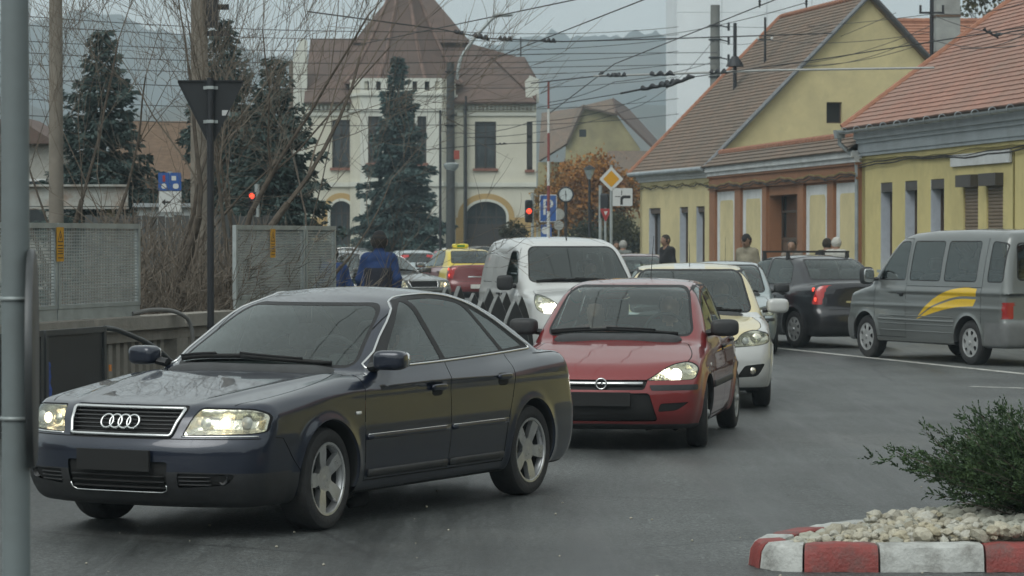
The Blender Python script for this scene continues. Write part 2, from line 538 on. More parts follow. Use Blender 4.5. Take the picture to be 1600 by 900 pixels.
AX = {'side': (0, 2), 'front': (1, 2), 'rear': (1, 2), 'top': (0, 1)}
class Shell:
 """triangle surface of the left half of a car body that can be cut along outlines and told apart by label"""
 def __init__(s, V, Q, N):
  s.V = V; s.N = N
  s.T = np.concatenate([Q[:, [0, 1, 2]], Q[:, [0, 2, 3]]])
  s.lab = np.zeros(len(s.T), int)
  s.names = ['body']
 def lid(s, name):
  if name not in s.names: s.names.append(name)
  return s.names.index(name)
 def facing(s, chart, C, Nn, xr):
  if chart == 'side': ok = Nn[:, 1] > 0.12
  elif chart == 'front': ok = Nn[:, 0] < -0.03
  elif chart == 'rear': ok = Nn[:, 0] > 0.03
  else: ok = Nn[:, 2] > 0.05
  if xr is not None: ok &= (C[:, 0] > xr[0]) & (C[:, 0] < xr[1])
  return ok
 def cut(s, chart, poly, name, only=None, xr=None, zr=None):
  a0, a1 = AX[chart]
  poly = [tuple(p[:2]) for p in poly]
  pl = np.array(poly)
  b0, b1 = pl.min(0) - 1e-4, pl.max(0) + 1e-4
  C = s.V[s.T].mean(1); Nn = unit(s.N[s.T].mean(1))
  ok = s.facing(chart, C, Nn, xr)
  if zr is not None: ok &= (C[:, 2] > zr[0]) & (C[:, 2] < zr[1])
  if only is not None:
   ids = [s.lid(o) for o in only]
   ok &= np.isin(s.lab, ids)
  P = s.V[:, [a0, a1]]
  tp = P[s.T]
  ok &= (tp.min(1) <= b1).all(1) & (tp.max(1) >= b0).all(1)
  sel = np.nonzero(ok)[0]
  tris = [tuple(t) for t in s.T[sel]]
  labs = list(s.lab[sel])
  keep = np.ones(len(s.T), bool); keep[sel] = False
  newV, newN = [], []
  base = len(s.V)
  cache = {}
  def vpos(i):
   return (s.V[i], s.N[i]) if i < base else (newV[i - base], newN[i - base])
  for ei in range(len(poly)):
   A = pl[ei - 1]; B = pl[ei]
   D = B - A
   Ln = math.hypot(*D)
   if Ln < 1e-6: continue
   D = D / Ln; Nr = np.array([-D[1], D[0]])
   if not tris: break
   TT = np.array(tris, int)
   if newV:
    allP = np.concatenate([P, np.array(newV)[:, [a0, a1]]])
   else: allP = P
   tp = allP[TT] - A
   sd = tp @ Nr; tt = tp @ D
   sd[np.abs(sd) < 2e-4] = 0
   cr = (sd.max(1) > 0) & (sd.min(1) < 0)
   # the part of the triangle on the line must overlap the segment
   cand = np.nonzero(cr & (tt.max(1) > -1e-6) & (tt.min(1) < Ln + 1e-6))[0]
   rm = []
   for c in cand:
    t3 = tris[c]; d3 = sd[c]; u3 = tt[c]
    us = []
    for k in range(3):
     k2 = (k + 1) % 3
     if d3[k] == 0: us.append(u3[k])
     if d3[k] * d3[k2] < 0:
      q = d3[k] / (d3[k] - d3[k2]); us.append(u3[k] + q * (u3[k2] - u3[k]))
    if not us or max(us) < -1e-6 or min(us) > Ln + 1e-6: continue
    def mid(k, k2):
     i, j = t3[k], t3[k2]
     key = (ei, min(i, j), max(i, j))
     if key in cache: return cache[key]
     q = d3[k] / (d3[k] - d3[k2])
     (p0, n0), (p1, n1) = vpos(i), vpos(j)
     newV.append(p0 + q * (p1 - p0)); newN.append(n0 + q * (n1 - n0))
     cache[key] = base + len(newV) - 1
     return cache[key]
    z = [k for k in range(3) if d3[k] == 0]
    if z:
     k = z[0]; a, b = (k + 1) % 3, (k + 2) % 3
     m = mid(a, b)
     nt_ = [(t3[k], t3[a], m), (t3[k], m, t3[b])]
    else:
     for k in range(3):
      a, b = (k + 1) % 3, (k + 2) % 3
      if d3[a] * d3[b] > 0: break
     m1, m2 = mid(k, a), mid(k, b)
     nt_ = [(t3[k], m1, m2), (m1, t3[a], t3[b]), (m1, t3[b], m2)]
    rm.append(c)
    tris.extend(nt_); labs.extend([labs[c]] * len(nt_))
   if rm:
    rs = set(rm)
    tris = [t for i, t in enumerate(tris) if i not in rs]
    labs = [t for i, t in enumerate(labs) if i not in rs]
  if newV:
   s.V = np.concatenate([s.V, np.array(newV)]); s.N = np.concatenate([s.N, unit(np.array(newN))])
  tris = np.array(tris) if tris else np.zeros((0, 3), int)
  labs = np.array(labs, int)
  if len(tris):
   cen = s.V[tris].mean(1)[:, [a0, a1]]
   labs[inpoly(cen, pl)] = s.lid(name)
  s.T = np.concatenate([s.T[keep], tris]); s.lab = np.concatenate([s.lab[keep], labs])
 def seam(s, chart, pts, w=0.006, name='gap', **k):
  """a thin joint along a polyline"""
  L_, R_ = [], []
  P = [Vector(p) for p in pts]
  for i, p in enumerate(P):
   t = (P[min(i + 1, len(P) - 1)] - P[max(i - 1, 0)]).normalized()
   nn = Vector((-t.y, t.x)) * (w / 2)
   L_.append(tuple(p + nn)); R_.append(tuple(p - nn))
  s.cut(chart, L_ + R_[::-1], name, **k)
 def take(s, name):
  m = s.lab == s.lid(name)
  T = s.T[m]
  u, inv = np.unique(T, return_inverse=True)
  return s.V[u].copy(), s.N[u].copy(), inv.reshape(-1, 3)

class Body:
 """car body from side profile, plan and section curves; x runs back from the nose, y to the left, z up"""
 def __init__(s, h=0.03, **k):
  s.__dict__.update(dict(hood_crown=0.03, roof_crown=0.035, k_sh=0.10, k_end=0.10, k_gh=0.06, k_j=0.03, bow_f=0.30, nf=2.6,
                               bow_r=0.22, nr=3.0, wbow=0.12, rbow=0.10, zb=0.17, flare=0.014, flare_w=0.10, ridge=None, crease=None,
                               tops=0.04, roofs=0.035, ends=0.03, gh_plan=None, curve=0.0))
  s.__dict__.update(k)
  s.top_t = prof(s.top, s.tops); s.roof_t = prof(s.roof, s.roofs)
  s.plan_t = prof(s.plan, 0.10); s.inset_t = prof(s.inset, 0.03)
  s.front_t = prof(s.front, s.ends); s.rear_t = prof(s.rear, s.ends)
  s.ghw_t = prof(s.ghw, 0.08)
  for a in ('top', 'roof'):
   t = getattr(s, a + '_t')
   g = np.gradient(t[1], t[0])
   setattr(s, a + '_n', (t[0], np.sqrt(1 + g * g)))
  s.W = max(p[1] for p in s.plan)
  s.xc = s.xf + s.wb / 2
  zmax = max(p[1] for p in s.roof) + 0.06
  V, Q = surf_nets(s.F, (-0.15, 0, s.zb - 0.12), (s.L + 0.15, s.W + 0.1, zmax), h)
  s.h = h
  f, g = F_grad(s.F, V)
  # outward winding
  Vq = V[Q]
  fn = np.cross(Vq[:, 2] - Vq[:, 0], Vq[:, 3] - Vq[:, 1])
  bad = (fn * g[Q].mean(1)).sum(1) < 0
  Q[bad] = Q[bad][:, ::-1]
  s.sh = Shell(V, Q, unit(g))
 def F(s, x, y, z):
  ay = np.abs(y); u = ay / s.W
  zt = I(s.top_t, x)
  if s.ridge is not None:
   r0, x0, x1, amp, wd = s.ridge
   yr = r0[0] + (r0[1] - r0[0]) * np.clip((x - x0) / (x1 - x0), 0, 1)
   zt = zt + amp * np.exp(-((ay - yr) / wd) ** 2) * sstep(x0 - 0.05, x0 + 0.25, x) * (1 - sstep(x1 - 0.1, x1 + 0.1, x))
  g1 = (z - zt + s.hood_crown * u * u) / I(s.top_n, x)
  wd = I(s.plan_t, x) - I(s.inset_t, z)
  if s.crease is not None:
   for cz, ca, cw in s.crease:
    wd = wd + ca * np.exp(-np.abs((z - cz) / cw) ** 1.5)
  for xw in (s.xf, s.xf + s.wb):
   rr = np.sqrt((x - xw) ** 2 + (z - s.r) ** 2)
   t = (rr - s.ra) / s.flare_w
   wd = wd + s.flare * np.exp(-np.clip(t, 0, 9) ** 2 * 2.2) * (z > s.zb - 0.2)
  g2 = ay - wd
  g3 = (I(s.front_t, z) + s.bow_f * u ** s.nf - x) * 0.85
  g4 = (x - I(s.rear_t, z) + s.bow_r * u ** s.nr) * 0.85
  low = smax(g1, g2, s.k_sh)
  low = smax(low, np.maximum(g3, g4), s.k_end)
  low = smax(low, s.zb - z, 0.05)
  mid = 0.5 * (s.ws_x + s.rg_x)
  bl = sstep(s.ws_x, s.rg_x, x)
  xs = x - (s.wbow * (1 - bl) - s.rbow * bl) * ay * ay
  h1 = (z - I(s.roof_t, xs) + s.roof_crown * (ay / 0.6) ** 2) / I(s.roof_n, xs)
  dz = z - s.belt
  h2 = (ay - (I(s.ghw_t, x) - s.lean * dz - s.curve * np.maximum(dz, 0) ** 2)) * 0.9
  gh = smax(h1, h2, s.k_gh)
  gh = np.maximum(gh, s.belt - 0.11 - z)
  return smin(low, gh, s.k_j)
 def P(s, chart, pts):
  """surface points and normals for chart coordinates"""
  pts = np.asarray([p[:2] for p in pts], float)
  n = len(pts)
  if chart == 'side': a, b, fx = s.W + 0.12, 0.15, lambda t: (pts[:, 0], t, pts[:, 1])
  elif chart == 'front': a, b, fx = getattr(s, 'xfrom', -0.2), 2.4, lambda t: (t, pts[:, 0], pts[:, 1])
  elif chart == 'rear': a, b, fx = s.L + 0.2, s.L - 2.0, lambda t: (t, pts[:, 0], pts[:, 1])
  else: a, b, fx = 2.4, 0.2, lambda t: (pts[:, 0], pts[:, 1], t)
  ts = np.linspace(a, b, 70)
  val = np.stack([s.F(*fx(np.full(n, t))) for t in ts], 1)
  neg = val < 0
  first = np.where(neg.any(1), neg.argmax(1), len(ts) - 1)
  first = np.maximum(first, 1)
  hi, lo_ = ts[first - 1], ts[first]
  for _ in range(22):
   m = 0.5 * (hi + lo_)
   ng = s.F(*fx(m)) < 0
   lo_ = np.where(ng, m, lo_); hi = np.where(ng, hi, m)
  X = np.stack([np.asarray(c, float) * np.ones(n) for c in fx(hi)], 1)
  _, g = F_grad(s.F, X)
  return X, unit(g)
 # ---- to the car's own frame: X forward, Y left, Z up
 def ex(s, V):
  V = np.asarray(V, float)
  return np.stack([s.xc - V[:, 0], V[:, 1], V[:, 2]], 1)
 def part(s, label, name, mat, parent, mode='mirror', off=0.0, depth=None):
  """mode 'mirror': one object across the middle; 'pair': one for each side"""
  V, N, T = s.sh.take(label)
  if not len(T): return []
  if off: V = V + N * off
  A = s.ex(V); NA = N * np.array([-1, 1, 1]); TA = T[:, ::-1]
  fl = np.array([1, -1, 1])
  if mode == 'mirror':
   n = len(A)
   Vm = np.concatenate([A, A * fl]); Nm = np.concatenate([NA, NA * fl]); Tm = np.concatenate([TA, TA[:, ::-1] + n])
   # weld the middle line
   on = np.nonzero(np.abs(A[:, 1]) < 1e-6)[0]
   mp = np.arange(2 * n); mp[on + n] = on
   o = link(name, mesh_np(name, Vm, mp[Tm], mat, normals=Nm), parent)
   if name in ('panel_gap', 'window_seal'): o['kind'] = 'stuff'
   return [o]
  out = []
  for sg in (1, -1):
   if sg == 1: v, nn, t = A, NA, TA
   else: v, nn, t = A * fl, NA * fl, TA[:, ::-1]
   out.append(link(name, mesh_np(name, v, t, mat, normals=nn), parent))
  return out
 def bowl(s, label, chart, poly, depth, edge, name, mats, parents, mode='pair'):
  """a dished reflector behind a lens"""
  V, N, T = s.sh.take(label)
  a0, a1 = AX[chart]
  P2 = V[:, [a0, a1]]
  pl = np.array(poly)
  dist = np.full(len(P2), 9.0)
  for i in range(len(pl)):
   A, B = pl[i - 1], pl[i]
   D = B - A; L2 = max((D * D).sum(), 1e-12)
   t = np.clip(((P2 - A) @ D) / L2, 0, 1)
   dist = np.minimum(dist, np.linalg.norm(P2 - A - t[:, None] * D, axis=1))
  V = V - N * (0.004 + depth * sstep(0, edge, dist))[:, None]
  A = s.ex(V); TA = T[:, ::-1]
  out = []
  for sg, par in zip((1, -1), parents):
   v, t = (A, TA) if sg == 1 else (A * np.array([1, -1, 1]), TA[:, ::-1])
   out.append(link(name, mesh_np(name, v, t, mats), par))
  return out
 def bead_data(s, chart, pts, w, hgt, closed=False, off=0.0, prof_n=5):
  """a raised strip lying on the body along a line given in chart coordinates"""
  X, N = s.P(chart, pts)
  return bead_mesh(X, N, w, hgt, closed, off)
 def bead(s, chart, pts, w, hgt, name, mat, parent, closed=False, off=0.0, mode='pair'):
  V, Fq = s.bead_data(chart, pts, w, hgt, closed, off)
  A = s.ex(V); FA = Fq[:, ::-1]
  fl = np.array([1, -1, 1])
  if mode == 'one':
   return [link(name, mesh_np(name, A, FA, mat), parent)]
  if mode == 'mirror':
   return [link(name, mesh_np(name, np.concatenate([A, A * fl]), np.concatenate([FA, FA[:, ::-1] + len(A)]), mat), parent)]
  par = parent if isinstance(parent, (list, tuple)) else (parent, parent)
  return [link(name, mesh_np(name, A, FA, mat), par[0]), link(name, mesh_np(name, A * fl, FA[:, ::-1], mat), par[1])]
def bead_mesh(X, N, w, hgt, closed=False, off=0.0):
 n = len(X)
 if closed: T = np.roll(X, -1, 0) - np.roll(X, 1, 0)
 else:
  T = np.gradient(X, axis=0)
 T = unit(T); B = unit(np.cross(N, T))
 sec = [(-0.5, -0.3), (-0.5, 0.45), (-0.3, 1.0), (0.3, 1.0), (0.5, 0.45), (0.5, -0.3)]
 V = np.concatenate([X + B * (a * w) + N * (b * hgt + off) for a, b in sec])
 k = len(sec)
 Fq = []
 for i in range(n if closed else n - 1):
  i2 = (i + 1) % n
  for j in range(k):
   j2 = (j + 1) % k
   Fq.append((j * n + i, j * n + i2, j2 * n + i2, j2 * n + i))
 if not closed:
  for q, rv in ((0, 1), (n - 1, 0)):
   for f in ((0, 1, 2, 3), (0, 3, 4, 5)):
    t = tuple(j * n + q for j in f)
    Fq.append(t if rv else t[::-1])
 return V, np.array(Fq)

def holed_plate(outer, holes, o, ax, ay, az, depth, grid=None):
 """flat plate with openings; outline in (u, v), front at o, thickness depth along -az. Returns verts and faces"""
 from mathutils.geometry import delaunay_2d_cdt
 pts, edges = [], []
 for lp in [outer] + list(holes):
  b = len(pts)
  pts += [Vector(p[:2]) for p in lp]
  edges += [(b + i, b + (i + 1) % len(lp)) for i in range(len(lp))]
 V, E, Fc, *_ = delaunay_2d_cdt(pts, edges, [], 0, 1e-6)
 P = np.array([(v.x, v.y) for v in V])
 Fc = [tuple(f) for f in Fc]
 cen = np.array([P[list(f)].mean(0) for f in Fc])
 keep = inpoly(cen, outer)
 for hl in holes: keep &= ~inpoly(cen, hl)
 Fk = [f for f, k in zip(Fc, keep) if k]
 cnt = {}
 for f in Fk:
  for i in range(len(f)):
   a, b = f[i], f[(i + 1) % len(f)]
   cnt[(a, b)] = cnt.get((a, b), 0) + 1
 o, ax, ay, az = Vector(o), Vector(ax), Vector(ay), Vector(az)
 n = len(P)
 vs = [o + ax * p[0] + ay * p[1] for p in P]
 vs += [v - az * depth for v in vs]
 fs = list(Fk) + [tuple(i + n for i in reversed(f)) for f in Fk]
 for (a, b) in cnt:
  if (b, a) not in cnt:
   fs.append((b, a, a + n, b + n))
 return [tuple(v) for v in vs], fs

# ---------------------------------------------------------------- wheels
WHEELS = {}
def wheel_meshes(key, r, rim, wd, kind, n=5, mat_rim=None):
 if key in WHEELS: return WHEELS[key]
 rub = M('tyre_rubber', (0.018, 0.018, 0.019), 0.75, var=0.25, scale=20, bump=0.25, bscale=90, dirt=(0.07, 0.066, 0.06), dscale=5, damt=0.35)
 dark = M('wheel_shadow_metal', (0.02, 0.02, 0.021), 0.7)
 h = wd / 2
 t = MB()
 sh = r - rim
 t.lathe([(rim - 0.012, -h * 0.8), (rim + sh * 0.15, -h), (rim + sh * 0.55, -h * 1.03), (r - sh * 0.14, -h * 0.9), (r - 0.004, -h * 0.72), (r, -h * 0.4),
             (r, h * 0.4), (r - 0.004, h * 0.72), (r - sh * 0.14, h * 0.9), (r - sh * 0.16, h * 0.93), (rim + sh * 0.55, h * 1.03), (rim + sh * 0.15, h), (rim + 0.006, h * 0.94), (rim - 0.012, h * 0.8)], 56, axis='y')
 for gz in (-0.38, 0.0, 0.38):       # tread grooves
  t.lathe([(r + 0.0006, h * gz - 0.004), (r - 0.0, h * gz - 0.005), (r + 0.0006, h * gz + 0.004)], 56, axis='y')
 tyre = t.mesh('tyre', rub, 35)
 b = MB()
 b.lathe([(rim + 0.006, h * 0.90), (rim + 0.004, h * 0.99), (rim - 0.010, h * 0.97), (rim - 0.018, h * 0.80), (rim - 0.024, h * 0.5)], 48, axis='y')
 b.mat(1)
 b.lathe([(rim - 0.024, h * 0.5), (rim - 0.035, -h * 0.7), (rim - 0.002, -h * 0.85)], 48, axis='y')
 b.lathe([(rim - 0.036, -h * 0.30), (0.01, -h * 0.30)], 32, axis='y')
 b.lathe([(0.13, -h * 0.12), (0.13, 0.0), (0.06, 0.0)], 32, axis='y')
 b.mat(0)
 rr = rim - 0.012
 holes = []
 if kind == 'spoke5':
  for k in range(n):
   a0 = math.pi / 2 + 2 * math.pi * (k + 0.5) / n
   hw = math.pi / n
   def pol(r_, d): return (r_ * math.cos(a0 + d), r_ * math.sin(a0 + d))
   Ro = rr - 0.004
   ring = [pol(Ro, hw * q) for q in np.linspace(-0.66, 0.66, 9)]
   poly = ring + [pol(rr * 0.72, hw * 0.52), pol(rr * 0.40, hw * 0.34), pol(rr * 0.40, -hw * 0.34), pol(rr * 0.72, -hw * 0.52)]
   holes.append(rpoly(poly, 0.012, 3))
 else:
  for k in range(n):
   a0 = 2 * math.pi * (k + 0.5) / n + 0.2
   hw = math.pi / n
   def pol(r_, d): return (r_ * math.cos(a0 + d), r_ * math.sin(a0 + d))
   poly = [pol(rr * 0.92, -hw * 0.55), pol(rr * 0.945, 0), pol(rr * 0.92, hw * 0.55), pol(rr * 0.58, hw * 0.38), pol(rr * 0.58, -hw * 0.38)]
   holes.append(rpoly(poly, 0.02, 3))
 outer = [(rr * math.cos(2 * math.pi * k / 60), rr * math.sin(2 * math.pi * k / 60)) for k in range(60)]
 vs, fs = holed_plate(outer, holes, (0, 0, 0), (1, 0, 0), (0, 0, 1), (0, -1, 0), 0.0)
 n0 = len(vs) // 2
 out = []
 for i, v in enumerate(vs):
  q = math.hypot(v[0], v[2]) / rr
  if kind == 'spoke5':
   y = h * (0.80 + 0.10 * sstep(0.5, 1.0, q) - 0.22 * (1 - sstep(0.12, 0.55, q)))
  else:
   y = h * (0.92 + 0.14 * (1 - q ** 2))
  out.append((v[0], float(y) - (0 if i < n0 else (0.035 if kind == 'spoke5' else 0.012)), v[2]))
 b.add(out, fs)
 hy = h * 0.6 if kind == 'spoke5' else h * 1.05
 b.lathe([(0.001, hy + 0.016), (0.024, hy + 0.014), (0.031, hy + 0.002), (0.033, hy - 0.01)], 20, axis='y')
 b.mat(1)
 if kind == 'spoke5':
  for k in range(5):
   a = math.pi / 2 + 2 * math.pi * (k + 0.5) / 5
   b.lathe([(0.001, hy + 0.004), (0.011, hy + 0.004), (0.012, hy - 0.01)], 10, c=(0.052 * math.cos(a), 0, 0.052 * math.sin(a)), axis='y')
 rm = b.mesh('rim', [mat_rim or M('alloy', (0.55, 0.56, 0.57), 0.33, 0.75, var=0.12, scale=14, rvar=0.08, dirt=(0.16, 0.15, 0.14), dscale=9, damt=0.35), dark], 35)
 WHEELS[key] = (tyre, rm)
 return WHEELS[key]
def add_wheels(body, car, key, steer=0.0, wkw=None, track=None):
 ty, rm = wheel_meshes(key, **wkw)
 tr = track or body.track
 for xw, fr in ((body.xf, 1), (body.xf + body.wb, 0)):
  for sg in (1, -1):
   wl = empty('wheel', (body.xc - xw, sg * tr, body.r), 0, car)
   wl.rotation_euler = (0, random.uniform(0, 6) if not fr else 0.3, (0 if sg > 0 else math.pi) + (steer if fr else 0))
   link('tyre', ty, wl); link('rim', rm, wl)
def arch_liner(body, car, mat, lip, lmat=None):
 """wheel housings: a painted or plastic lip and a dark tunnel"""
 for i, xw in enumerate((body.xf, body.xf + body.wb)):
  an = np.linspace(-0.35, math.pi + 0.35, 40)
  pts = [(xw + body.ra * math.cos(a), body.r + body.arch_up + body.ra * math.sin(a)) for a in an]
  pts = [p for p in pts if p[1] > body.zb + 0.03]
  X, N = body.P('side', pts)
  n = len(X)
  V = []
  cx = np.array([xw, 0, body.r + body.arch_up])
  out = unit((X - cx) * np.array([1, 0, 1]))
  rows = [X + N * 0.002, X + np.array([0, -0.012, 0]), X - out * lip + np.array([0, -0.016, 0]), X - out * lip * 0.2 + np.array([0, -0.05, 0]), X * np.array([1, 0, 1]) + np.array([0, 0.42, 0]), cx + (X - cx) * np.array([0.02, 0, 0.02]) + np.array([0, 0.42, 0])]
  V = np.concatenate(rows)
  Fq, fm = [], []
  for r_ in range(len(rows) - 1):
   for j in range(n - 1):
    Fq.append((r_ * n + j, r_ * n + j + 1, (r_ + 1) * n + j + 1, (r_ + 1) * n + j)); fm.append(0 if r_ < 2 else 1)
  A = body.ex(V); Fq = np.array(Fq)
  for sg in (1, -1):
   v = A * np.array([1, sg, 1])
   link('wheel_arch', mesh_np('wheel_arch', v, Fq if sg < 0 else Fq[:, ::-1], [lmat or mat, M('arch_dark', (0.012, 0.012, 0.012), 0.9)], fm, smooth=True), car)
def arch_poly(body, xw):
 an = np.linspace(0, math.pi, 30)
 pts = [(xw + body.ra * math.cos(a), body.r + body.arch_up + body.ra * math.sin(a)) for a in an]
 lo = body.zb - 0.2
 dx = 0.03
 return [(xw + body.ra - dx * 0, lo)] + pts + [(xw - body.ra, lo)]

# ---------------------------------------------------------------- shared car pieces
def sq(mb, c, d, e=0.35, n=20, m=12, M3=None):
 """rounded block (superellipsoid)"""
 def sp(v, p): return math.copysign(abs(v) ** p, v)
 vs, fs = [], []
 for i in range(m + 1):
  ph = -math.pi / 2 + math.pi * i / m
  for k in range(n):
   th = 2 * math.pi * k / n
   p = Vector((d[0] / 2 * sp(math.cos(ph), e) * sp(math.cos(th), e), d[1] / 2 * sp(math.cos(ph), e) * sp(math.sin(th), e), d[2] / 2 * sp(math.sin(ph), e)))
   if M3 is not None: p = M3 @ p
   vs.append((p.x + c[0], p.y + c[1], p.z + c[2]))
 for i in range(m):
  for k in range(n):
   k2 = (k + 1) % n
   fs.append((i * n + k, i * n + k2, (i + 1) * n + k2, (i + 1) * n + k))
 mb.add(vs, fs)
 return mb
def cm():
 """the materials every car shares"""
 return dict(
  glass=glass_mat('car_glass', (0.66, 0.75, 0.73), 1.88),
  tint=glass_mat('tinted_car_glass', (0.34, 0.38, 0.38), 1.82),
  clear=glass_mat('lamp_glass', (0.93, 0.95, 0.93), 1.55),
  seal=M('rubber_seal', (0.012, 0.012, 0.013), 0.6),
  gap=M('panel_gap', (0.006, 0.006, 0.007), 0.8),
  plastic=M('dark_plastic', (0.022, 0.023, 0.025), 0.55, var=0.2, scale=25, bump=0.08, bscale=200, dirt=(0.08, 0.077, 0.07), dscale=4, damt=0.25),
  chrome=M('chrome', (0.72, 0.73, 0.73), 0.12, 1.0, var=0.05),
  reflector=M('lamp_reflector', (0.72, 0.68, 0.58), 0.22, 0.9, var=0.15, scale=40, bump=0.3, bscale=30),
  red=M('tail_lens', (0.35, 0.012, 0.012), 0.15, coat=1.0, var=0.1),
  redlit=M('tail_lens_lit', (0.36, 0.012, 0.012), 0.2, coat=1.0, emit=(1.0, 0.05, 0.03), estr=0.05),
  redbulb=M('tail_bulb_lit', (0.6, 0.03, 0.02), 0.2, coat=1.0, emit=(1.0, 0.09, 0.05), estr=1.1),
  amber=M('amber_lens', (0.75, 0.25, 0.03), 0.2, coat=1.0),
  lens=M('white_lens', (0.7, 0.7, 0.66), 0.15, coat=1.0),
  bulb=M('headlamp_lit', (1, 1, 1), 0.3, emit=(1.0, 0.80, 0.50), estr=2.6),
  bulbw=M('headlamp_lit_white', (1, 1, 1), 0.3, emit=(1.0, 0.95, 0.86), estr=9.0),
  inside=M('cabin_trim', (0.05, 0.052, 0.054), 0.85, var=0.2),
  seat=M('seat_cloth', (0.17, 0.172, 0.175), 0.9, var=0.2, scale=30),
  black=M('matt_black', (0.006, 0.006, 0.006), 0.7),
  under=M('underbody', (0.01, 0.01, 0.01), 0.9),
 )
def cabin(b, car, m, dash_x, seats, wheel_x=None, z0=0.30, seat_z=0.52, back_top=1.12, w=0.62, dash_z=None):
 dz = dash_z or b.belt
 mb = MB()
 sq(mb, (b.xc - dash_x, 0, dz - 0.10), (0.55, 2 * w, 0.26), 0.4)
 mb.build('dashboard', m['inside'], car, 40)
 mb = MB(); mb.box((b.xc - (dash_x + 1.3), 0, z0), (2.6, 2 * w, 0.06)); mb.build('cabin_floor', m['inside'], car)
 for (sx, ys) in seats:
  for y in ys:
   st = empty('seat', (0, 0, 0), 0, car)
   mb = MB(); sq(mb, (b.xc - sx + 0.16, y, seat_z - 0.05), (0.54, 0.50, 0.20), 0.45); mb.build('cushion', m['seat'], st, 40)
   R = Matrix.Rotation(-0.30, 3, 'Y')
   mb = MB(); sq(mb, (b.xc - sx - 0.16, y, (seat_z + back_top - 0.16) / 2), (0.16, 0.48, back_top - 0.12 - seat_z), 0.45, M3=R); mb.build('backrest', m['seat'], st, 40)
   mb = MB(); sq(mb, (b.xc - sx - 0.27, y, back_top + 0.0), (0.10, 0.26, 0.18), 0.5, M3=R); mb.build('headrest', m['seat'], st, 40)
 if wheel_x:
  mb = MB()
  c = Vector((b.xc - wheel_x, 0.36, dz + 0.02))
  a = Vector((0.38, 0, 0.92)).normalized()
  mb.torus(c, 0.185, 0.016, (0, 1, 0), a, 32, 8)
  for an in (0.2, math.pi - 0.2, -math.pi / 2):
   mb.tube([c, c + Vector((0, 1, 0)) * (0.18 * math.cos(an)) + a * (0.18 * math.sin(an))], 0.014, 6)
  sq(mb, c, (0.06, 0.15, 0.12), 0.6)
  mb.build('steering_wheel', m['inside'], car, 40)
def wing_mirror(b, car, x, z, y, mat, m, size=(0.13, 0.23, 0.15), foot=None):
 for sg in (1, -1):
  root = empty('wing_mirror', (b.xc - x, sg * y, z), 0, car)
  mb = MB()
  sx, sy, sz = size
  sq(mb, (0.015, 0, 0), size, 0.55, 24, 16, Matrix.Rotation(sg * 0.18, 3, 'Z'))
  mb.build('housing', mat, root, 50)
  mb = MB()
  fp = foot or (-0.02, -0.16, -0.05)
  mb.tube([(0.0, -sg * sy * 0.25, -sz * 0.25), (fp[0], sg * fp[1], fp[2])], [0.04, 0.05], 8, flat=0.6)
  mb.build('mirror_foot', m['plastic'], root, 50)
  mb = MB()
  sq(mb, (-sx * 0.40, 0, 0), (0.03, sy * 0.86, sz * 0.8), 0.45, 20, 8, Matrix.Rotation(sg * 0.18, 3, 'Z'))
  mb.build('mirror_glass', m['chrome'], root, 50)
def wipers(b, car, m, lines):
 for pts in lines:
  X, N = b.P('front', spl([(p[0], p[1]) for p in pts], 5))
  V, Fq = bead_mesh(X, N, 0.022, 0.02, False, 0.012)
  o = link('wiper', mesh_np('wiper', b.ex(V), Fq[:, ::-1], m['black']), car)
  # blade spine
  V, Fq = bead_mesh(X[len(X) // 3:], N[len(X) // 3:], 0.008, 0.02, False, 0.028)
  link('wiper_arm', mesh_np('wiper_arm', b.ex(V), Fq[:, ::-1], m['seal']), o)
def handle(b, doors, x, z, mat, m, size=(0.15, 0.075), bar=(0.19, 0.035)):
 X, N = b.P('side', [(x, z)])
 p, nn = X[0], N[0]
 for sg, dr in zip((1, -1), doors):
  mb = MB()
  sq(mb, (b.xc - p[0], sg * (p[1] - 0.012), z - 0.012), (size[0], 0.035, size[1]), 0.6)
  h = mb.build('door_handle', m['black'], dr, 50)
  mb = MB()
  sq(mb, (b.xc - p[0], sg * (p[1] + 0.016), z + 0.008), (bar[0], 0.03, bar[1]), 0.5)
  mb.build('grip', mat, h, 50)
def lamp(b, car, m, chart, poly, name='headlight', depth=0.05, edge=0.035, bulbs=(), lens_mat=None, bowl_mat=None, extra=None):
 """cut lamp already labelled name: lens, dished reflector, bulbs (u, v, radius, lit)"""
 lens = b.part(name, name, lens_mat or m['clear'], car, 'pair')
 if bowl_mat != 'none':
  b.bowl(name, chart, poly, depth, edge, 'reflector', bowl_mat or m['reflector'], lens)
 for (u, v, r, mt, dp) in bulbs:
  X, N = b.P(chart, [(u, v)])
  c = b.ex(X - N * dp)[0]; nn = N[0] * np.array([-1, 1, 1])
  for sg, par in zip((1, -1), lens):
   mb = MB()
   f = Vector((nn[0], nn[1] * sg, nn[2]))
   # lamps look straight ahead
   f = (f * 0.3 + Vector((1 if chart == 'front' else -1, 0, 0)) * 0.7).normalized()
   a = f.cross(Vector((0, 0, 1))).normalized(); d = a.cross(f)
   ctr = Vector((c[0], c[1] * sg, c[2]))
   pts = [ctr + f * (0.012 * (1 - (q / 4) ** 2)) for q in range(5)]
   vs, fs = [], []
   for q in range(5):
    for k in range(18):
     an = 2 * math.pi * k / 18
     rr = r * max(q / 4, 0.001)
     vs.append(pts[q] + a * (rr * math.cos(an)) + d * (rr * math.sin(an)))
   for q in range(4):
    for k in range(18):
     k2 = (k + 1) % 18
     fs.append((q * 18 + k, q * 18 + k2, (q + 1) * 18 + k2, (q + 1) * 18 + k))
   mb.add(vs, fs)
   mb.build('bulb', mt, par, 60)
 return lens
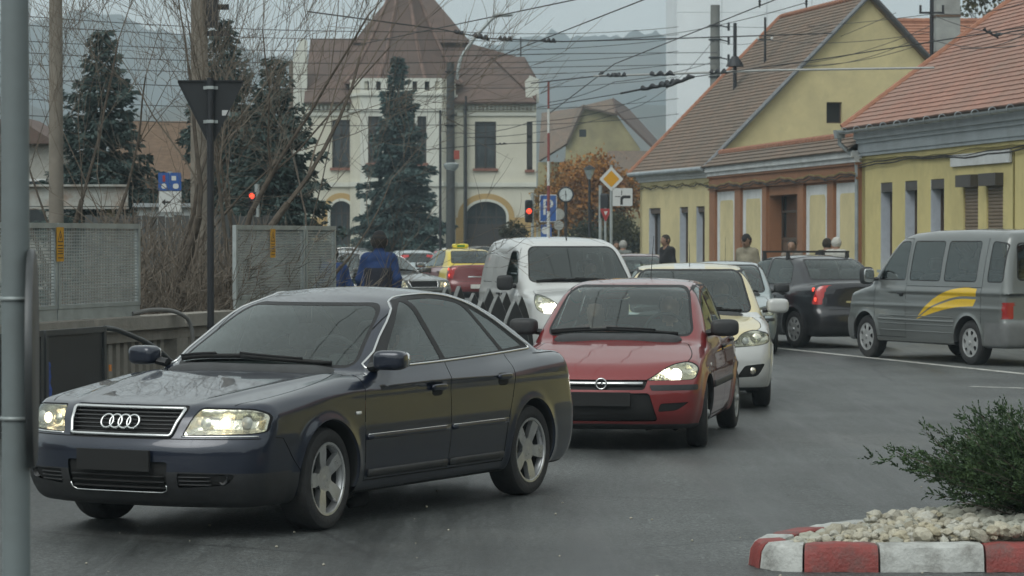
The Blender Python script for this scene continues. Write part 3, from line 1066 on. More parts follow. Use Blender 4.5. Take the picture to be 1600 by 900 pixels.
def plate(b, car, chart, z, w, h, mat, y=0.0, off=0.012):
 X, N = b.P(chart, [(y, z)])
 c = b.ex(X)[0]
 sg = 1 if chart == 'front' else -1
 mb = MB(); mb.box((c[0] + sg * off, c[1], c[2]), (0.02, w, h))
 o = mb.build('number_plate', mat, car)
 return o
def window(b, chart, poly, label, seal=0.018, xr=None, only=('body', 'roof')):
 b.sh.cut(chart, offs(poly, seal), 'seal', xr=xr)
 b.sh.cut(chart, poly, label, xr=xr)
def place(car, x, y, fx, fy, z=0.0):
 car.location = (x, y, z)
 car.rotation_euler = (0, 0, math.atan2(fy, fx))

# ================================================================ ground
def asphalt():
 m, n, l, b = node_mat('asphalt')
 tc = n.new('ShaderNodeTexCoord')
 def noise(scale, det=6, rough=0.6, st=None):
  v = tc.outputs['Object']
  if st:
   mp = n.new('ShaderNodeMapping'); mp.inputs['Scale'].default_value = st[:3]; mp.inputs['Rotation'].default_value = (0, 0, st[3])
   l.new(v, mp.inputs['Vector']); v = mp.outputs[0]
  t = n.new('ShaderNodeTexNoise'); t.inputs['Scale'].default_value = scale; t.inputs['Detail'].default_value = det; t.inputs['Roughness'].default_value = rough
  l.new(v, t.inputs['Vector']); return t.outputs[0]
 def rng(v, a, c, d, e):
  r = n.new('ShaderNodeMapRange'); r.inputs[1].default_value, r.inputs[2].default_value, r.inputs[3].default_value, r.inputs[4].default_value = a, c, d, e
  l.new(v, r.inputs[0]); return r.outputs[0]
 def mul(a, c):
  q = n.new('ShaderNodeMath'); q.operation = 'MULTIPLY'; l.new(a, q.inputs[0]); l.new(c, q.inputs[1]); return q.outputs[0]
 grain = rng(noise(60, 3, 0.75), 0.40, 0.60, 0.45, 1.6)
 stone = rng(noise(22, 3, 0.6), 0.42, 0.60, 0.70, 1.28)
 patch = rng(noise(0.35, 6, 0.65), 0.38, 0.62, 0.70, 1.28)
 tracks = rng(noise(0.9, 6, 0.6, (1.5, 0.13, 1, -0.32)), 0.36, 0.62, 0.52, 1.3)
 f = mul(mul(grain, stone), mul(patch, tracks))
 mx = n.new('ShaderNodeMix'); mx.data_type = 'RGBA'; mx.blend_type = 'MULTIPLY'; mx.inputs[0].default_value = 1
 mx.inputs[6].default_value = (0.062, 0.067, 0.066, 1)
 l.new(f, mx.inputs[7])
 # dust and pale grit gathered in drifts
 d = rng(noise(0.22, 6, 0.62), 0.54, 0.74, 0.0, 0.5)
 dg = mul(d, rng(noise(160, 2), 0.4, 0.6, 0.25, 1.0))
 m2 = n.new('ShaderNodeMix'); m2.data_type = 'RGBA'; m2.inputs[7].default_value = (0.17, 0.165, 0.15, 1)
 l.new(dg, m2.inputs[0]); l.new(mx.outputs[2], m2.inputs[6])
 # hairline cracks sealed with tar
 vo = n.new('ShaderNodeTexVoronoi'); vo.feature = 'DISTANCE_TO_EDGE'; vo.inputs['Scale'].default_value = 0.22
 wv = n.new('ShaderNodeMixRGB'); wv.inputs[0].default_value = 0.12
 nn = n.new('ShaderNodeTexNoise'); nn.inputs['Scale'].default_value = 1.3; nn.inputs['Detail'].default_value = 5
 l.new(tc.outputs['Object'], nn.inputs['Vector']); l.new(tc.outputs['Object'], wv.inputs[1]); l.new(nn.outputs['Color'], wv.inputs[2])
 l.new(wv.outputs[0], vo.inputs['Vector'])
 ck = rng(vo.outputs[0], 0.0, 0.004, 0.75, 0.0)
 m3 = n.new('ShaderNodeMix'); m3.data_type = 'RGBA'; m3.inputs[7].default_value = (0.02, 0.02, 0.021, 1)
 l.new(ck, m3.inputs[0]); l.new(m2.outputs[2], m3.inputs[6])
 l.new(m3.outputs[2], b.inputs['Base Color'])
 l.new(rng(tracks, 0.6, 1.2, 0.36, 0.60), b.inputs['Roughness'])
 b.inputs['Specular IOR Level'].default_value = 0.5
 bp = n.new('ShaderNodeBump'); bp.inputs['Strength'].default_value = 0.6; bp.inputs['Distance'].default_value = 0.008
 l.new(noise(90, 3, 0.7), bp.inputs['Height']); l.new(bp.outputs[0], b.inputs['Normal'])
 return m
mb = MB()
xs = [-1290, -600, -60, -20, 0, 20, 60, 600, 1290]; ys = [-240, -60, 0, 20, 40, 80, 200, 900, 1640]
for i in range(len(xs) - 1):
 for j in range(len(ys) - 1):
  mb.quad((xs[i], ys[j], 0), (xs[i + 1], ys[j], 0), (xs[i + 1], ys[j + 1], 0), (xs[i], ys[j + 1], 0))
tag(mb.build('road', asphalt()), kind='structure')

paint_w = M('road_paint', (0.50, 0.50, 0.47), 0.6, var=0.25, scale=6, dirt=(0.08, 0.08, 0.08), dscale=5, damt=0.85, bump=0.2, bscale=90)
def road_line(p, q, w, name='lane_line', z=0.004):
 p, q = Vector((*p, 0)), Vector((*q, 0))
 t = (q - p).normalized(); s = Vector((-t.y, t.x, 0)) * w / 2
 k = max(2, int((q - p).length / 0.5))
 mb = MB()
 for i in range(k):
  a, c = p.lerp(q, i / k), p.lerp(q, (i + 1) / k)
  mb.quad(*(v + Vector((0, 0, z)) for v in (a - s, c - s, c + s, a + s)))
 return tag(mb.build(name, paint_w), kind='structure')
road_line((4.0, 48.6), (9.5, 28.3), 0.16, 'edge_line')
road_line((5.55, 35.1), (6.5, 34.4), 0.14, 'edge_line')

def slab(name, poly, h, mat, z0=-0.3):
 mb = MB(); mb.prism(poly, (0, 0, z0), (1, 0, 0), (0, 1, 0), (0, 0, 1), h - z0)
 return tag(mb.build(name, mat), kind='structure')
pave = M('pavement_concrete', (0.19, 0.19, 0.18), 0.8, var=0.18, scale=1.5, dirt=(0.09, 0.088, 0.08), dscale=2, damt=0.5, bump=0.15, bscale=40)
kerbm = M('kerb_concrete', (0.26, 0.26, 0.25), 0.8, var=0.2, scale=3, dirt=(0.08, 0.08, 0.075), dscale=3, damt=0.6, bump=0.2, bscale=50)
# right pavement along the house fronts (A0-A1 far house, A1-B1 gate wall, B1-C1 near house)
A0, A1, B1, C1 = Vector((4.26, 96.5)), Vector((6.06, 88.0)), Vector((8.56, 71.0)), Vector((15.56, 25.0))
slab('pavement', [(4.26 - 3.2, 100), (6.06 - 3.0, 88), (8.56 - 2.9, 71), (12.0 - 2.9, 48.4), (12.66, 25), (26, 25), (22, 100)], 0.12, pave)
slab('pavement', [(-7.2, 23.2), (-4.2, 33.3), (-2.6, 39.5), (-4.2, 41), (-7, 36), (-11, 23.2)], 0.12, pave)
def kerb_run(pts, w=0.15, h=0.13, seg=1.0):
 """row of kerb stones along the pavement edge"""
 root = tag(empty('kerb', (pts[0][0], pts[0][1], 0)), kind='structure')
 for a, c in zip(pts[:-1], pts[1:]):
  a, c = Vector(a), Vector(c)
  n_ = max(1, int((c - a).length / seg))
  t = (c - a).normalized(); an = math.atan2(t.y, t.x)
  for i in range(n_):
   m_ = a.lerp(c, (i + 0.5) / n_)
   mb = MB(); mb.box((0, 0, 0), ((c - a).length / n_ - 0.012, w, h + 0.2), an, taper=0.97)
   mb.build('kerb_stone', kerbm, root, loc=(m_.x - pts[0][0], m_.y - pts[0][1], h - (h + 0.2) / 2 + random.uniform(-0.004, 0.004)))
random.seed(3)
kerb_run([(6.06 - 3.05, 88), (8.56 - 2.97, 71), (12.0 - 2.97, 48.4), (12.6, 25)], seg=1.2)
# rough ground beyond the parapet
earth = M('leaf_litter', (0.075, 0.06, 0.042), 0.95, var=0.4, scale=3, dirt=(0.045, 0.05, 0.025), dscale=1.2, damt=0.7, bump=0.8, bscale=12)
slab('verge', [(-11, 23), (-7.1, 23), (-5.3, 27.6), (-3.0, 35.6), (-3.6, 60), (-7, 100), (-60, 100), (-60, 20)], 0.05, earth, -0.2)

# ---------------------------------------------------------------- hills
def hill(name, x0, x1, y, base, fn, mat, depth=260, n=110, m=14):
 V, Fc = [], []
 for j in range(m + 1):
  v = j / m
  for i in range(n + 1):
   u = i / n
   X = x0 + (x1 - x0) * u
   h = fn(X)
   prof_ = math.sin(min(1, v * 1.0) * math.pi / 2) ** 0.9
   r = random.uniform(-1, 1) * (2.4 if j in (m,) else 3.2) * (0.3 + v)
   V.append((X, y + depth * v, base + (h - base) * prof_ + r * 0.6))
 for j in range(m):
  for i in range(n):
   a = j * (n + 1) + i
   Fc.append((a, a + 1, a + n + 2, a + n + 1))
 return tag(link(name, mesh_np(name, V, np.array(Fc), mat)), kind='structure')
wood = M('far_woodland', (0.050, 0.048, 0.034), 0.95, var=0.5, scale=0.02, dirt=(0.10, 0.065, 0.03), dscale=0.012, damt=0.8)
random.seed(11)
def zpx(y, d): return zat(y, d)
def ridge_line(ctrl, d):
 xs_ = [gx(c[0], d) for c in ctrl]; zs_ = [zat(c[1], d) for c in ctrl]
 return lambda X: float(np.interp(X, xs_, zs_)) + 1.6 * math.sin(X * 0.11) + 0.9 * math.sin(X * 0.31 + 1) + random.uniform(-0.5, 0.5)
rl = ridge_line([(-900, 40), (-300, 60), (0, 45), (60, 40), (130, 24), (200, 32), (260, 52), (340, 70), (480, 95), (640, 110), (760, 72), (850, 60), (960, 56), (1060, 60), (1300, 90), (1700, 120), (2400, 120)], 1500)
hill('wooded_hill', -700, 700, 1240, 0, rl, wood, 260, 420)
rl2 = ridge_line([(-900, 180), (300, 175), (600, 170), (760, 165), (900, 185), (1060, 160), (1400, 140), (2400, 160)], 900)
hill('wooded_foothill', -500, 500, 760, 0, rl2, M('foothill_woodland', (0.048, 0.046, 0.032), 0.95, var=0.5, scale=0.03, dirt=(0.085, 0.06, 0.03), dscale=0.02, damt=0.7), 140, 150)

def unseen_bank_ring():  # unseen bank around the camera, added to darken low reflections in car paint
 V, Fc = [], []
 n, m = 90, 8
 for j in range(m + 1):
  v = j / m
  for i in range(n + 1):
   a = rad(-205 + 230 * i / n)
   r = 66 + 60 * v
   V.append((r * math.cos(a) * 0.9, r * math.sin(a) + 10, -0.5 + 17 * math.sin(v * 1.57) * (1 + 0.25 * math.sin(7 * a) + 0.15 * math.sin(17 * a)) + random.uniform(-1, 1) * v))
 for j in range(m):
  for i in range(n):
   q = j * (n + 1) + i
   Fc.append((q, q + 1, q + n + 2, q + n + 1))
 tag(link('unseen_dark_bank', mesh_np('unseen_dark_bank', V, np.array(Fc), wood)), kind='structure')
unseen_bank_ring()
# ---------------------------------------------------------------- traffic island
def island():
 random.seed(5)
 ik = tag(empty('traffic_island', px(1500, 372, 16.4) * Vector((1, 1, 0)) if False else (2.6, 16.3, 0)),
             'kerbed island with red and white kerb stones and pale rocks', 'traffic island')
 ox, oy = 2.6, 16.3
 # outline on the ground: front edge runs right, the tip is on the left, the back edge recedes to the right
 front_ = [(1.30, 15.95), (1.36, 15.74), (1.53, 15.60), (2.1, 15.58), (2.75, 15.58), (3.4, 15.58), (4.1, 15.6), (4.9, 15.7)]
 back_ = [(1.30, 15.95), (1.40, 16.25), (1.62, 16.62), (1.95, 17.02), (2.35, 17.35), (2.8, 17.62), (3.4, 17.85), (4.2, 18.0), (4.9, 18.05)]
 fr = spl(front_, 8); bk = spl(back_, 8)
 redp = M('kerb_red_paint', (0.24, 0.046, 0.040), 0.6, var=0.25, scale=8, dirt=(0.10, 0.085, 0.078), dscale=7, damt=0.9, bump=0.35, bscale=60)
 whp = M('kerb_white_paint', (0.45, 0.46, 0.44), 0.6, var=0.2, scale=8, dirt=(0.15, 0.145, 0.13), dscale=6, damt=0.95, bump=0.35, bscale=60)
 def stones(line, inward, lens, col0):
  """cut a line into kerb stones of given lengths"""
  P = [Vector((p[0], p[1], 0)) for p in line]
  cum = [0]
  for a, c in zip(P[:-1], P[1:]): cum.append(cum[-1] + (c - a).length)
  def at(s_):
   s_ = max(0, min(cum[-1], s_))
   for i in range(len(cum) - 1):
    if s_ <= cum[i + 1]:
     return P[i].lerp(P[i + 1], (s_ - cum[i]) / max(1e-9, cum[i + 1] - cum[i]))
   return P[-1]
  s0, c = 0.0, col0
  for ln in lens:
   if s0 >= cum[-1] - 0.05: break
   s1 = min(cum[-1], s0 + ln)
   k = 7
   rows = []
   for q in range(k + 1):
    s_ = s0 + 0.006 + (s1 - s0 - 0.012) * q / k
    p = at(s_); t = (at(s_ + 0.02) - at(s_ - 0.02)).normalized()
    nn = Vector((-t.y, t.x, 0)) * inward
    j = random.uniform(-0.003, 0.003)
    end = 0.006 if q in (0, k) else 0
    sec = [(0.0, 0.0), (0.012, 0.09), (0.028 + end, 0.130 - end), (0.055, 0.146 - end), (0.17, 0.149 - end), (0.185, 0.138), (0.19, 0.0)]
    rows.append([p + nn * (a + j) + Vector((0, 0, z + j)) for a, z in sec])
   mb = MB(); vs = [v - Vector((ox, oy, 0)) for r in rows for v in r]; ns = 7
   fs = [(q * ns + a, (q + 1) * ns + a, (q + 1) * ns + a + 1, q * ns + a + 1) for q in range(k) for a in range(ns - 1)]
   fs += [tuple(range(ns)), tuple((k) * ns + a for a in reversed(range(ns)))]
   mb.add(vs, fs)
   mb.build('kerb_stone', redp if c else whp, ik, 35)
   s0 = s1; c = 1 - c
 stones(fr, 1, [0.19, 0.30, 0.41, 0.57, 0.60, 0.6, 0.6, 0.6, 0.6], 1)
 stones(bk, -1, [0.34, 0.48, 0.55, 0.50, 0.60, 0.6, 0.6, 0.6, 0.6], 0)
 stones(spl([(4.9, 15.7), (5.18, 16.05), (5.3, 16.9), (5.18, 17.75), (4.9, 18.05)], 8), 1, [0.6] * 5, 1)
 # soil bed under the stones
 poly = [(p[0], p[1]) for p in fr] + [(5.18, 16.05), (5.3, 16.9), (5.18, 17.75)] + [(p[0], p[1]) for p in reversed(bk)]
 inn = offs([p for i, p in enumerate(poly) if i == 0 or (Vector(p) - Vector(poly[i - 1])).length > 0.01], -0.16)
 mb = MB(); mb.prism(inn, (-ox, -oy, 0.0), (1, 0, 0), (0, 1, 0), (0, 0, 1), 0.12); mb.build('soil_bed', M('island_soil', (0.16, 0.145, 0.115), 0.95, var=0.3, bump=0.5), ik)
 # pale broken rock
 rock = M('pale_rock', (0.50, 0.49, 0.43), 0.85, var=0.22, scale=9, dirt=(0.38, 0.34, 0.24), dscale=6, damt=0.5, bump=0.5, bscale=35)
 rn_, rl_ = rock.node_tree.nodes, rock.node_tree.links
 oi = rn_.new('ShaderNodeObjectInfo'); rcr = rn_.new('ShaderNodeValToRGB')
 for q, c_ in ((0.0, (0.62, 0.58, 0.50, 1)), (0.3, (1.0, 0.98, 0.95, 1)), (0.55, (0.98, 0.90, 0.74, 1)), (0.75, (1.1, 1.1, 1.12, 1)), (1.0, (0.72, 0.74, 0.72, 1))):
  e_ = rcr.color_ramp.elements.new(q) if 0 < q < 1 else rcr.color_ramp.elements[0 if q == 0 else -1]
  e_.color = c_
 mm = rn_.new('ShaderNodeMix'); mm.data_type = 'RGBA'; mm.blend_type = 'MULTIPLY'; mm.inputs[0].default_value = 1.0
 bs = rn_['Principled BSDF']; src = bs.inputs['Base Color'].links[0].from_socket
 rl_.new(oi.outputs['Random'], rcr.inputs[0]); rl_.new(src, mm.inputs[6]); rl_.new(rcr.outputs[0], mm.inputs[7]); rl_.new(mm.outputs[2], bs.inputs['Base Color'])
 protos = []
 for k in range(9):
  bm = bmesh.new(); bmesh.ops.create_icosphere(bm, subdivisions=1 if k % 3 else 2, radius=0.5)
  rnd = random.Random(k)
  cuts = [Vector((rnd.uniform(-1, 1), rnd.uniform(-1, 1), rnd.uniform(-1, 1))).normalized() for _ in range(5)]
  for v in bm.verts:
   d = v.co.normalized(); r = 0.5
   for c_ in cuts:
    q = d.dot(c_)
    if q > 0.35: r = min(r, 0.5 * 0.72 / max(0.4, q) * 0.95)
   v.co = d * r * rnd.uniform(0.9, 1.08)
   v.co.z *= 0.72; v.co.x *= 1.15
  me = bpy.data.meshes.new('rock'); bm.to_mesh(me); bm.free()
  me.materials.append(rock); protos.append(me)
 inp = np.array(offs(inn, -0.03))
 cand = np.random.RandomState(4).uniform((1.3, 15.6), (5.2, 18.0), (22000, 2))
 cand = cand[inpoly(cand, inp)]
 placed = []
 extra = MB()
 rnd = random.Random(8)
 for x, y in cand:
  r = rnd.choice([0.024, 0.028, 0.03, 0.035, 0.04, 0.045, 0.055, 0.065])
  if any((x - a) ** 2 + (y - c) ** 2 < (0.62 * (r + r2)) ** 2 for a, c, r2 in placed): continue
  placed.append((x, y, r))
 # those in view and largest are single stones
 vis = sorted(placed, key=lambda p: (abs(p[0] - 2.2) + 0.4 * (p[1] - 15.6)))
 top = vis[:290]; rest = vis[290:]
 def heap(x, y): return 0.085 + 0.09 * min(1, max(0, (x - 1.5) / 1.2))
 for x, y, r in top:
  o = link('rock', rnd.choice(protos), ik, (x - ox, y - oy, heap(x, y) + rnd.uniform(0.0, 0.05)))
  o.rotation_euler = (rnd.uniform(-0.5, 0.5), rnd.uniform(-0.5, 0.5), rnd.uniform(0, 6.28)); o.scale = (2 * r,) * 3
 V, Fc = [], []
 for x, y, r in rest:
  me = rnd.choice(protos); a = rnd.uniform(0, 6.28); b0 = len(V)
  for v in me.vertices:
   c = v.co
   V.append((x - ox + 2 * r * (c.x * math.cos(a) - c.y * math.sin(a)), y - oy + 2 * r * (c.x * math.sin(a) + c.y * math.cos(a)), heap(x, y) + 0.02 + 2 * r * c.z))
  Fc += [tuple(b0 + i for i in p.vertices) for p in me.polygons]
 if Fc: tag(link('rock_bed', mesh_np('rock_bed', V, Fc, rock, smooth=False), ik), kind='stuff')
 # a second layer that fills the gaps with small chips
 V, Fc = [], []
 for x, y in cand[:2600]:
  me = protos[1 + int(rnd.random() * 2)]; a = rnd.uniform(0, 6.28); r = rnd.uniform(0.014, 0.03); b0 = len(V)
  for v in me.vertices:
   c = v.co
   V.append((x - ox + 2 * r * (c.x * math.cos(a) - c.y * math.sin(a)), y - oy + 2 * r * (c.x * math.sin(a) + c.y * math.cos(a)), heap(x, y) + 2 * r * c.z))
  Fc += [tuple(b0 + i for i in p.vertices) for p in me.polygons]
 tag(link('rock_chips', mesh_np('rock_chips', V, Fc, rock, smooth=False), ik), kind='stuff')
 # loose grit on the road round the kerb
 V, Fc = [], []
 for _ in range(45):
  x = rnd.uniform(-2.5, 4.0); y = rnd.uniform(14.9, 21) if rnd.random() < 0.7 else rnd.uniform(16, 19)
  if inpoly([(x, y)], poly)[0]: continue
  r = rnd.uniform(0.004, 0.013); b0 = len(V); a = rnd.uniform(0, 6)
  me = protos[1]
  for v in me.vertices:
   c = v.co; V.append((x + 2 * r * (c.x * math.cos(a) - c.y * math.sin(a)), y + 2 * r * (c.x * math.sin(a) + c.y * math.cos(a)), r * 0.5 + 2 * r * c.z))
  Fc += [tuple(b0 + i for i in p.vertices) for p in me.polygons]
 tag(link('road_grit', mesh_np('road_grit', V, Fc, rock, smooth=False)), 'scattered pale grit lying on the asphalt', 'grit', kind='stuff')
island()

# ================================================================ buildings
def tpx(A, B, col):
 """distance along A->B (ground points) at which the wall stands under photo column col"""
 k = (col - 800) / F_PX
 u = (B - A).normalized()
 return (k * A.y - A.x) / (u.x - k * u.y)
def frame2(A, B):
 u = (B - A).normalized()
 return u, Vector((u.x, u.y, 0)), Vector((-u.y, u.x, 0))
yel = M('yellow_render', (0.58, 0.50, 0.275), 0.85, var=0.09, scale=0.8, dirt=(0.36, 0.32, 0.19), dscale=0.7, damt=0.6, bump=0.12, bscale=30)
yel2 = M('yellow_render_near', (0.585, 0.50, 0.225), 0.85, var=0.09, scale=0.8, dirt=(0.36, 0.31, 0.15), dscale=0.7, damt=0.6, bump=0.12, bscale=30)
white_r = M('white_render', (0.62, 0.64, 0.64), 0.8, var=0.1, scale=2, dirt=(0.3, 0.3, 0.28), dscale=1.2, damt=0.4)
reveal = M('pale_blue_reveal', (0.46, 0.50, 0.56), 0.8, var=0.08)
orange = M('terracotta_paint', (0.28, 0.13, 0.065), 0.8, var=0.12, scale=1.5, dirt=(0.17, 0.085, 0.05), dscale=1, damt=0.5, bump=0.1, bscale=30)
zinc = M('zinc_gutter', (0.36, 0.40, 0.42), 0.45, 0.4, var=0.2, scale=3, dirt=(0.17, 0.17, 0.16), dscale=2, damt=0.5)
wglass = M('window_glass_dark', (0.03, 0.035, 0.038), 0.08, coat=0.6, var=0.3, scale=1.0)
brownwood = M('brown_wood', (0.075, 0.05, 0.036), 0.6, var=0.25, scale=4, stretch=(1, 1, 0.15))
shutterm = M('brown_shutter', (0.17, 0.125, 0.085), 0.6, var=0.12)
cable = M('black_cable', (0.03, 0.028, 0.026), 0.8)
def tile_mat(name, c1, c2, c3, sc=(7, 7, 7)):
 """weathered clay: patches of lichen and tile by tile colour changes"""
 m, n, l, b = node_mat(name)
 tc = n.new('ShaderNodeTexCoord')
 vo = n.new('ShaderNodeTexVoronoi'); vo.inputs['Scale'].default_value = sc[0]
 l.new(tc.outputs['Object'], vo.inputs['Vector'])
 cr = n.new('ShaderNodeValToRGB'); cr.color_ramp.elements[0].color = (*c1, 1); cr.color_ramp.elements[1].color = (*c2, 1)
 sp = n.new('ShaderNodeSeparateColor'); l.new(vo.outputs['Color'], sp.inputs[0]); l.new(sp.outputs[0], cr.inputs[0])
 nz = n.new('ShaderNodeTexNoise'); nz.inputs['Scale'].default_value = 0.5; nz.inputs['Detail'].default_value = 7; nz.inputs['Roughness'].default_value = 0.65
 l.new(tc.outputs['Object'], nz.inputs['Vector'])
 r = n.new('ShaderNodeMapRange'); r.inputs[1].default_value, r.inputs[2].default_value, r.inputs[4].default_value = 0.4, 0.7, 0.8
 l.new(nz.outputs[0], r.inputs[0])
 mx = n.new('ShaderNodeMix'); mx.data_type = 'RGBA'; mx.inputs[7].default_value = (*c3, 1)
 l.new(r.outputs[0], mx.inputs[0]); l.new(cr.outputs[0], mx.inputs[6]); l.new(mx.outputs[2], b.inputs['Base Color'])
 b.inputs['Roughness'].default_value = 0.85
 MATS[name] = m
 return m
tile_brown = tile_mat('brown_tiles', (0.21, 0.145, 0.105), (0.145, 0.11, 0.083), (0.125, 0.108, 0.088))
tile_red = tile_mat('red_tiles', (0.37, 0.195, 0.145), (0.29, 0.158, 0.12), (0.255, 0.175, 0.14), (5, 5, 5))
tile_far = tile_mat('dark_red_tiles', (0.135, 0.09, 0.073), (0.11, 0.075, 0.062), (0.088, 0.068, 0.058), (2, 2, 2))
tile_edge = M('orange_ridge_tiles', (0.31, 0.145, 0.09), 0.85, var=0.2, scale=4)

def tiled_plane(o, U, Vv, lu, lv, pitch, name, mat, parent, lift=0.03, part=True, seg=1.0, skew=None, wavy=0.0, tile_w=0.2):
 """overlapping tile courses on a roof plane from o along U (eave) and up Vv; each course its own strip; skew(v)->(u0,u1)"""
 U, Vv = Vector(U).normalized(), Vector(Vv).normalized()
 Nn = U.cross(Vv).normalized()
 if Nn.z < 0: Nn = -Nn
 k = int(math.ceil(lv / pitch))
 rnd = random.Random(k)
 for i in range(k):
  v0, v1 = i * pitch - 0.03, min(lv, (i + 1) * pitch + 0.02)
  u0, u1 = skew(i * pitch / lv) if skew else (0, lu)
  if u1 - u0 < 0.1: continue
  m_ = max(2, int((u1 - u0) / tile_w))
  mb = MB(); vs, fs = [], []
  for j in range(m_ + 1):
   u = u0 + (u1 - u0) * j / m_
   jit = rnd.uniform(-0.006, 0.006)
   w = wavy * math.sin(u * 9) + jit
   a = Vector(o) + U * u + Vv * (v0 + w) ; c = Vector(o) + U * u + Vv * v1
   vs += [a + Nn * 0.0, a + Nn * lift, c + Nn * 0.006]
  for j in range(m_):
   b0 = j * 3
   fs += [(b0, b0 + 3, b0 + 4, b0 + 1), (b0 + 1, b0 + 4, b0 + 5, b0 + 2)]
  mb.add(vs, fs)
  mb.build('tile_course', mat, parent, fix=False)
def house_root(name, label, loc):
 return thing(name, label, 'house', loc)
def wallplate(name, mat, parent, A, u, h, outer, holes, depth=0.35, base=0.0):
 """house wall: outline in (metres along, height)"""
 ud = Vector((u.x, u.y, 0)); n_ = Vector((u.y, -u.x, 0))      # outward, towards the street
 vs, fs = holed_plate(outer, holes, (A.x, A.y, base), ud, (0, 0, 1), n_, depth)
 mb = MB(); mb.add(vs, fs)
 return mb.build(name, mat, parent)
def rect(a, b, c, d): return [(a, c), (b, c), (b, d), (a, d)]

def right_houses():
 # ---------------- far house with the tall gable end
 u, U3, _ = frame2(A1, A0)          # along the street, away from the camera
 st = Vector((-u.y, u.x)) if Vector((-u.y, u.x)).x < 0 else Vector((u.y, -u.x))   # towards the street
 inb = -st
 H = house_root('gabled_house', 'yellow house with a tall blank gable and a steep brown tiled roof', (0, 0, 0))
 L_ = (A0 - A1).length
 eave, half = 4.22, 4.95
 ridge = 9.22
 # street wall with three windows
 wl = sorted([tpx(A1, A0, c) for c in (1032, 1014)]), sorted([tpx(A1, A0, c) for c in (1075, 1062)]), sorted([tpx(A1, A0, c) for c in (1101, 1088)])
 holes = [rect(a, c, 0.95, 2.78) for a, c in wl]
 st3 = Vector((st.x, st.y, 0))
 vs, fs = holed_plate(rect(0, L_, -0.3, 3.64), holes, (A1.x, A1.y, 0), U3, (0, 0, 1), st3, 0.30)
 mb = MB(); mb.add(vs, fs); mb.build('street_wall', yel, H)
 for a, c in wl:
  w = empty('window', (0, 0, 0), 0, H)
  mb = MB(); o = Vector((A1.x, A1.y, 0)) - st3 * 0.24
  mb.prism(rect(a - 0.02, c + 0.02, 0.95, 2.78), o, U3, (0, 0, 1), -st3, 0.04); mb.build('pane', wglass, w)
  mb = MB()
  o = Vector((A1.x, A1.y, 0)) - st3 * 0.235
  for r in (rect(a, a + 0.06, 0.95, 2.78), rect(c - 0.06, c, 0.95, 2.78), rect(a, c, 2.70, 2.78), rect((a + c) / 2 - 0.03, (a + c) / 2 + 0.03, 0.95, 2.78)):
   mb.prism(r, o, U3, (0, 0, 1), st3, 0.035)
  mb.build('window_frame', brownwood, w)
  # pale painted reveals, 2 mm inside the wall opening
  mb = MB(); o = Vector((A1.x, A1.y, 0)) - st3 * 0.22
  mb.prism(rect(a + 0.002, a + 0.012, 0.955, 2.77), o, U3, (0, 0, 1), st3, 0.217); mb.prism(rect(c - 0.012, c - 0.002, 0.955, 2.77), o, U3, (0, 0, 1), st3, 0.217)
  mb.build('reveal', reveal, w)
  mb = MB(); mb.prism(rect(a, c, 2.60, 2.772), Vector((A1.x, A1.y, 0)) - st3 * 0.18, U3, (0, 0, 1), st3, 0.12); mb.build('blind_box', brownwood, w)
 # cornice and gutter
 mb = MB()
 for z0, z1, d in ((3.64, 3.72, 0.06), (3.72, 3.82, 0.13), (3.82, 3.88, 0.20)):
  mb.prism(rect(-0.05, L_ + 0.05, z0, z1), Vector((A1.x, A1.y, 0)) - st3 * 0.1, U3, (0, 0, 1), st3, 0.1 + d)
 mb.build('cornice', white_r, H)
 g0 = Vector((A1.x, A1.y, 3.90)) + st3 * 0.34 - U3 * 0.1; g1 = g0 + U3 * (L_ + 0.25)
 mb = MB(); mb.tube([g0, g1], 0.075, 10); mb.build('gutter', zinc, H, 40)
 # side wall far and gable wall near
 inb3 = Vector((inb.x, inb.y, 0))
 gb = [(0, -0.3), (2 * half, -0.3), (2 * half, eave), (half, ridge - 0.05), (0, eave)]
 # the small square loft opening
 kk = tpx(A1, A1 + inb * 10, 1303)
 gz0, gz1 = zat(193, 89), zat(160, 89)
 gh_ = rect(tpx(A1, A1 + inb * 10, 1291), tpx(A1, A1 + inb * 10, 1315), gz0, gz1)
 vs, fs = holed_plate(gb, [gh_], (A1.x, A1.y, 0), inb3, (0, 0, 1), -U3, 0.30)
 mb = MB(); mb.add(vs, fs); mb.build('gable_wall', yel, H)
 lo = empty('loft_window', (0, 0, 0), 0, H)
 mb = MB(); mb.prism(offs(gh_, 0.01), Vector((A1.x, A1.y, 0)) + U3 * 0.18, inb3, (0, 0, 1), U3, 0.03); mb.build('pane', cm()['black'], lo)
 mb = MB()
 a, c, z0, z1 = gh_[0][0], gh_[1][0], gz0, gz1
 for r in (rect(a, a + 0.035, z0, z1), rect(c - 0.035, c, z0, z1), rect(a, c, z1 - 0.035, z1), rect(a, c, z0, z0 + 0.035)):
  mb.prism(r, Vector((A1.x, A1.y, 0)) + U3 * 0.10, inb3, (0, 0, 1), U3, 0.05)
 mb.build('window_frame', brownwood, lo)
 vs, fs = holed_plate(gb, [], (A0.x, A0.y, 0), inb3, (0, 0, 1), U3, 0.30)
 mb = MB(); mb.add(vs, fs); mb.build('far_gable_wall', yel, H)
 # roof
 rf = empty('roof', (0, 0, 0), 0, H)
 sl = Vector((inb3.x * half, inb3.y * half, ridge - eave)); sll = sl.length
 over = 0.42
 o = Vector((A1.x, A1.y, eave)) - sl.normalized() * over - U3 * 0.16
 # deck under the tiles
 nn = U3.cross(sl.normalized()); nn = nn if nn.z > 0 else -nn
 mb = MB()
